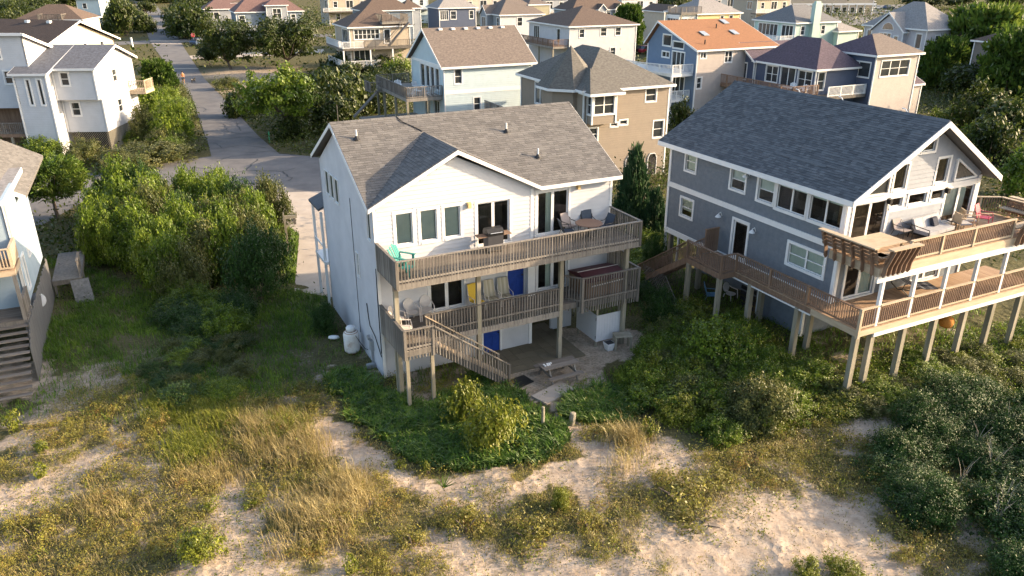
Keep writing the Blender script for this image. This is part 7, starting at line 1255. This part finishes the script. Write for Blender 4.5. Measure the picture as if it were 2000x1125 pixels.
for u, v, col, a, lb in ((391, 88, 'blue', 1.2, 'dark blue car parked beside the stop sign'), (1243, 104, 'black', 0.6, 'black car parked left of the orange-roofed house'), (1265, 104, 'red', 0.6, 'dark red car next to the black one'), (1682, 28, 'black', 0.2, 'black car in the front row of the parking area'), (1706, 28, 'silver', 0.2, 'silver car in the front row of the parking area'), (1733, 30, 'silver', 0.2, 'rightmost silver car of the parking area'), (1694, 14, 'white', 0.3, 'white car in the middle row of the parking area'), (1712, 18, 'white', 0.3, 'white car behind the silver one'), (1735, 18, 'blue', 0.3, 'dark car in the second parking row'), (1700, 6, 'white', 0.3, 'white car in the last parking row'), (1996, 96, 'red', 0.9, 'red car at the right frame edge')): car(lb, at(u, v, 0.07), a, col)
t = thing('stop_sign', 'red octagonal stop sign at the road crossing', 'sign', at(380, 90), 0.3); oc8 = [(0.42 * math.cos(k * math.pi / 4 + math.pi / 8), -0.03, 2.3 + 0.42 * math.sin(k * math.pi / 4 + math.pi / 8)) for k in range(8)]; MB().prism(oc8, (0, -0.02, 0)).build('sign_plate', flat('stop_red', (0.45, 0.02, 0.02), 0.5), t); MB().prism([(p[0] * 1.1, -0.02, 2.3 + (p[2] - 2.3) * 1.1) for p in oc8], (0, -0.008, 0)).build('sign_border', TRIM, t); MB().box(-0.03, 0.03, -0.015, 0.03, 0, 2.6).build('sign_post', GREYM, t)
cu = bpy.data.curves.new('stop_text', 'FONT'); cu.body = 'STOP'; cu.size = 0.26; cu.align_x = 'CENTER'; cu.align_y = 'CENTER'; cu.extrude = 0.003; cu.materials.append(TRIM); tx0 = bpy.data.objects.new('stop_text', cu); COL.objects.link(tx0); bpy.context.view_layer.update(); lm_ = bpy.data.meshes.new_from_object(tx0.evaluated_get(bpy.context.evaluated_depsgraph_get())); bpy.data.objects.remove(tx0); tx = new_obj('lettering', lm_, t); tx.location = (0, -0.056, 2.3); tx.rotation_euler = (math.pi / 2, 0, 0)
t = thing('light_pole', 'tall white light pole at the parking area', 'pole', at(1637, 28)); MB().tube([(0, 0, 0), (0, 0, 9)], [0.14, 0.08], 8).build('shaft', TRIM, t); MB().box(-0.1, 1.0, -0.12, 0.12, 8.9, 9.05).build('lamp_head', TRIM, t)
# walker and dog on the road
def skinned(name, verts, edges, rad, m, parent):
    me = bpy.data.meshes.new(name); me.from_pydata(verts, edges, []); o = new_obj(name, me, parent); me.materials.append(m); md = o.modifiers.new('skin', 'SKIN'); md.use_smooth_shade = True; sk = me.skin_vertices[0].data
    for i, r in enumerate(rad): sk[i].radius = (r, r)
    sk[0].use_root = True; sb_ = o.modifiers.new('sub', 'SUBSURF'); sb_.levels = 1; sb_.render_levels = 1; return o
SKIN = flat('tanned_skin', (0.42, 0.22, 0.13), 0.6); SHIRT = flat('orange_top', (0.55, 0.17, 0.06), 0.9); SHORTS = flat('dark_shorts', (0.05, 0.06, 0.09), 0.9); HAIR = flat('dark_hair', (0.03, 0.02, 0.015), 0.7)
t = thing('person', 'person in orange top and dark shorts walking on the road', 'person', at(359, 163, 0.04), 0.5)
bv = [(0, 0, 0.95), (0, 0, 1.18), (0, 0.01, 1.42), (0, 0, 1.52), (0, -0.02, 1.66), (0.19, 0, 1.40), (0.25, 0.05, 1.12), (0.24, -0.08, 0.90), (-0.19, 0, 1.40), (-0.26, -0.05, 1.12), (-0.22, -0.25, 0.98), (0.10, 0, 0.90), (0.11, -0.10, 0.48), (0.11, -0.06, 0.07), (0.11, -0.20, 0.04), (-0.10, 0, 0.90), (-0.11, 0.08, 0.48), (-0.11, 0.22, 0.10), (-0.11, 0.12, 0.04), (0.24, -0.12, 0.82), (-0.20, -0.32, 0.94)]
skinned('body', bv, [(0, 1), (1, 2), (2, 3), (3, 4), (2, 5), (5, 6), (6, 7), (2, 8), (8, 9), (9, 10), (0, 11), (11, 12), (12, 13), (13, 14), (0, 15), (15, 16), (16, 17), (17, 18), (7, 19), (10, 20)], [0.13, 0.12, 0.14, 0.055, 0.105, 0.06, 0.045, 0.035, 0.06, 0.045, 0.035, 0.09, 0.06, 0.04, 0.035, 0.09, 0.06, 0.04, 0.035, 0.03, 0.03], SKIN, t)
skinned('shirt', [(0, 0, 1.0), (0, 0.005, 1.2), (0, 0.01, 1.43), (0.17, 0, 1.41), (-0.17, 0, 1.41)], [(0, 1), (1, 2), (2, 3), (2, 4)], [0.145, 0.14, 0.155, 0.075, 0.075], SHIRT, t); skinned('shorts', [(0, 0, 0.95), (0.10, 0, 0.88), (0.11, -0.07, 0.60), (-0.10, 0, 0.88), (-0.11, 0.05, 0.60)], [(0, 1), (1, 2), (0, 3), (3, 4)], [0.15, 0.11, 0.09, 0.11, 0.09], SHORTS, t); MB().lathe([(0.05, -0.06), (0.112, 0.0), (0.11, 0.07), (0.06, 0.13)], 10, (0, 0.0, 1.69)).build('hair', HAIR, t, True)
FURB = mat('black_white_fur', [(0.015, 0.013, 0.012), (0.02, 0.018, 0.016), (0.45, 0.43, 0.40)], rough=0.9, scale=2.5)
t = thing('dog', 'black and white dog on the road beside the walker', 'dog', at(378, 162, 0.04), 1.2)
dv = [(0, 0, 0.50), (0.22, 0, 0.50), (-0.24, 0, 0.50), (0.36, 0, 0.64), (0.46, 0, 0.72), (0.58, 0, 0.68), (-0.36, 0, 0.58), (-0.48, 0, 0.68), (0.24, 0.09, 0.34), (0.22, 0.09, 0.18), (0.25, 0.09, 0.02), (0.24, -0.09, 0.34), (0.28, -0.09, 0.18), (0.30, -0.09, 0.02), (-0.22, 0.09, 0.38), (-0.32, 0.09, 0.22), (-0.28, 0.09, 0.02), (-0.22, -0.09, 0.38), (-0.30, -0.09, 0.22), (-0.25, -0.09, 0.02)]
skinned('body', dv, [(0, 1), (0, 2), (1, 3), (3, 4), (4, 5), (2, 6), (6, 7), (1, 8), (8, 9), (9, 10), (1, 11), (11, 12), (12, 13), (2, 14), (14, 15), (15, 16), (2, 17), (17, 18), (18, 19)], [0.13, 0.15, 0.12, 0.09, 0.09, 0.045, 0.035, 0.02, 0.055, 0.035, 0.03, 0.055, 0.035, 0.03, 0.065, 0.035, 0.03, 0.065, 0.035, 0.03], FURB, t)
t = thing('lawn_yucca', 'spiky dark green yucca on the sand path', 'plant', at(866, 955), 0.0)
for i in range(26): a = i * 2.4; e = 0.35 + (i % 7) * 0.16; MB().prism([(0, 0, 0.02), (0.03 * math.cos(a + 1.57), 0.03 * math.sin(a + 1.57), 0.05), (0.55 * math.cos(a) * math.cos(e), 0.55 * math.sin(a) * math.cos(e), 0.08 + 0.55 * math.sin(e))], (0, 0, 0.006)).build('blade', L_LILY, t)
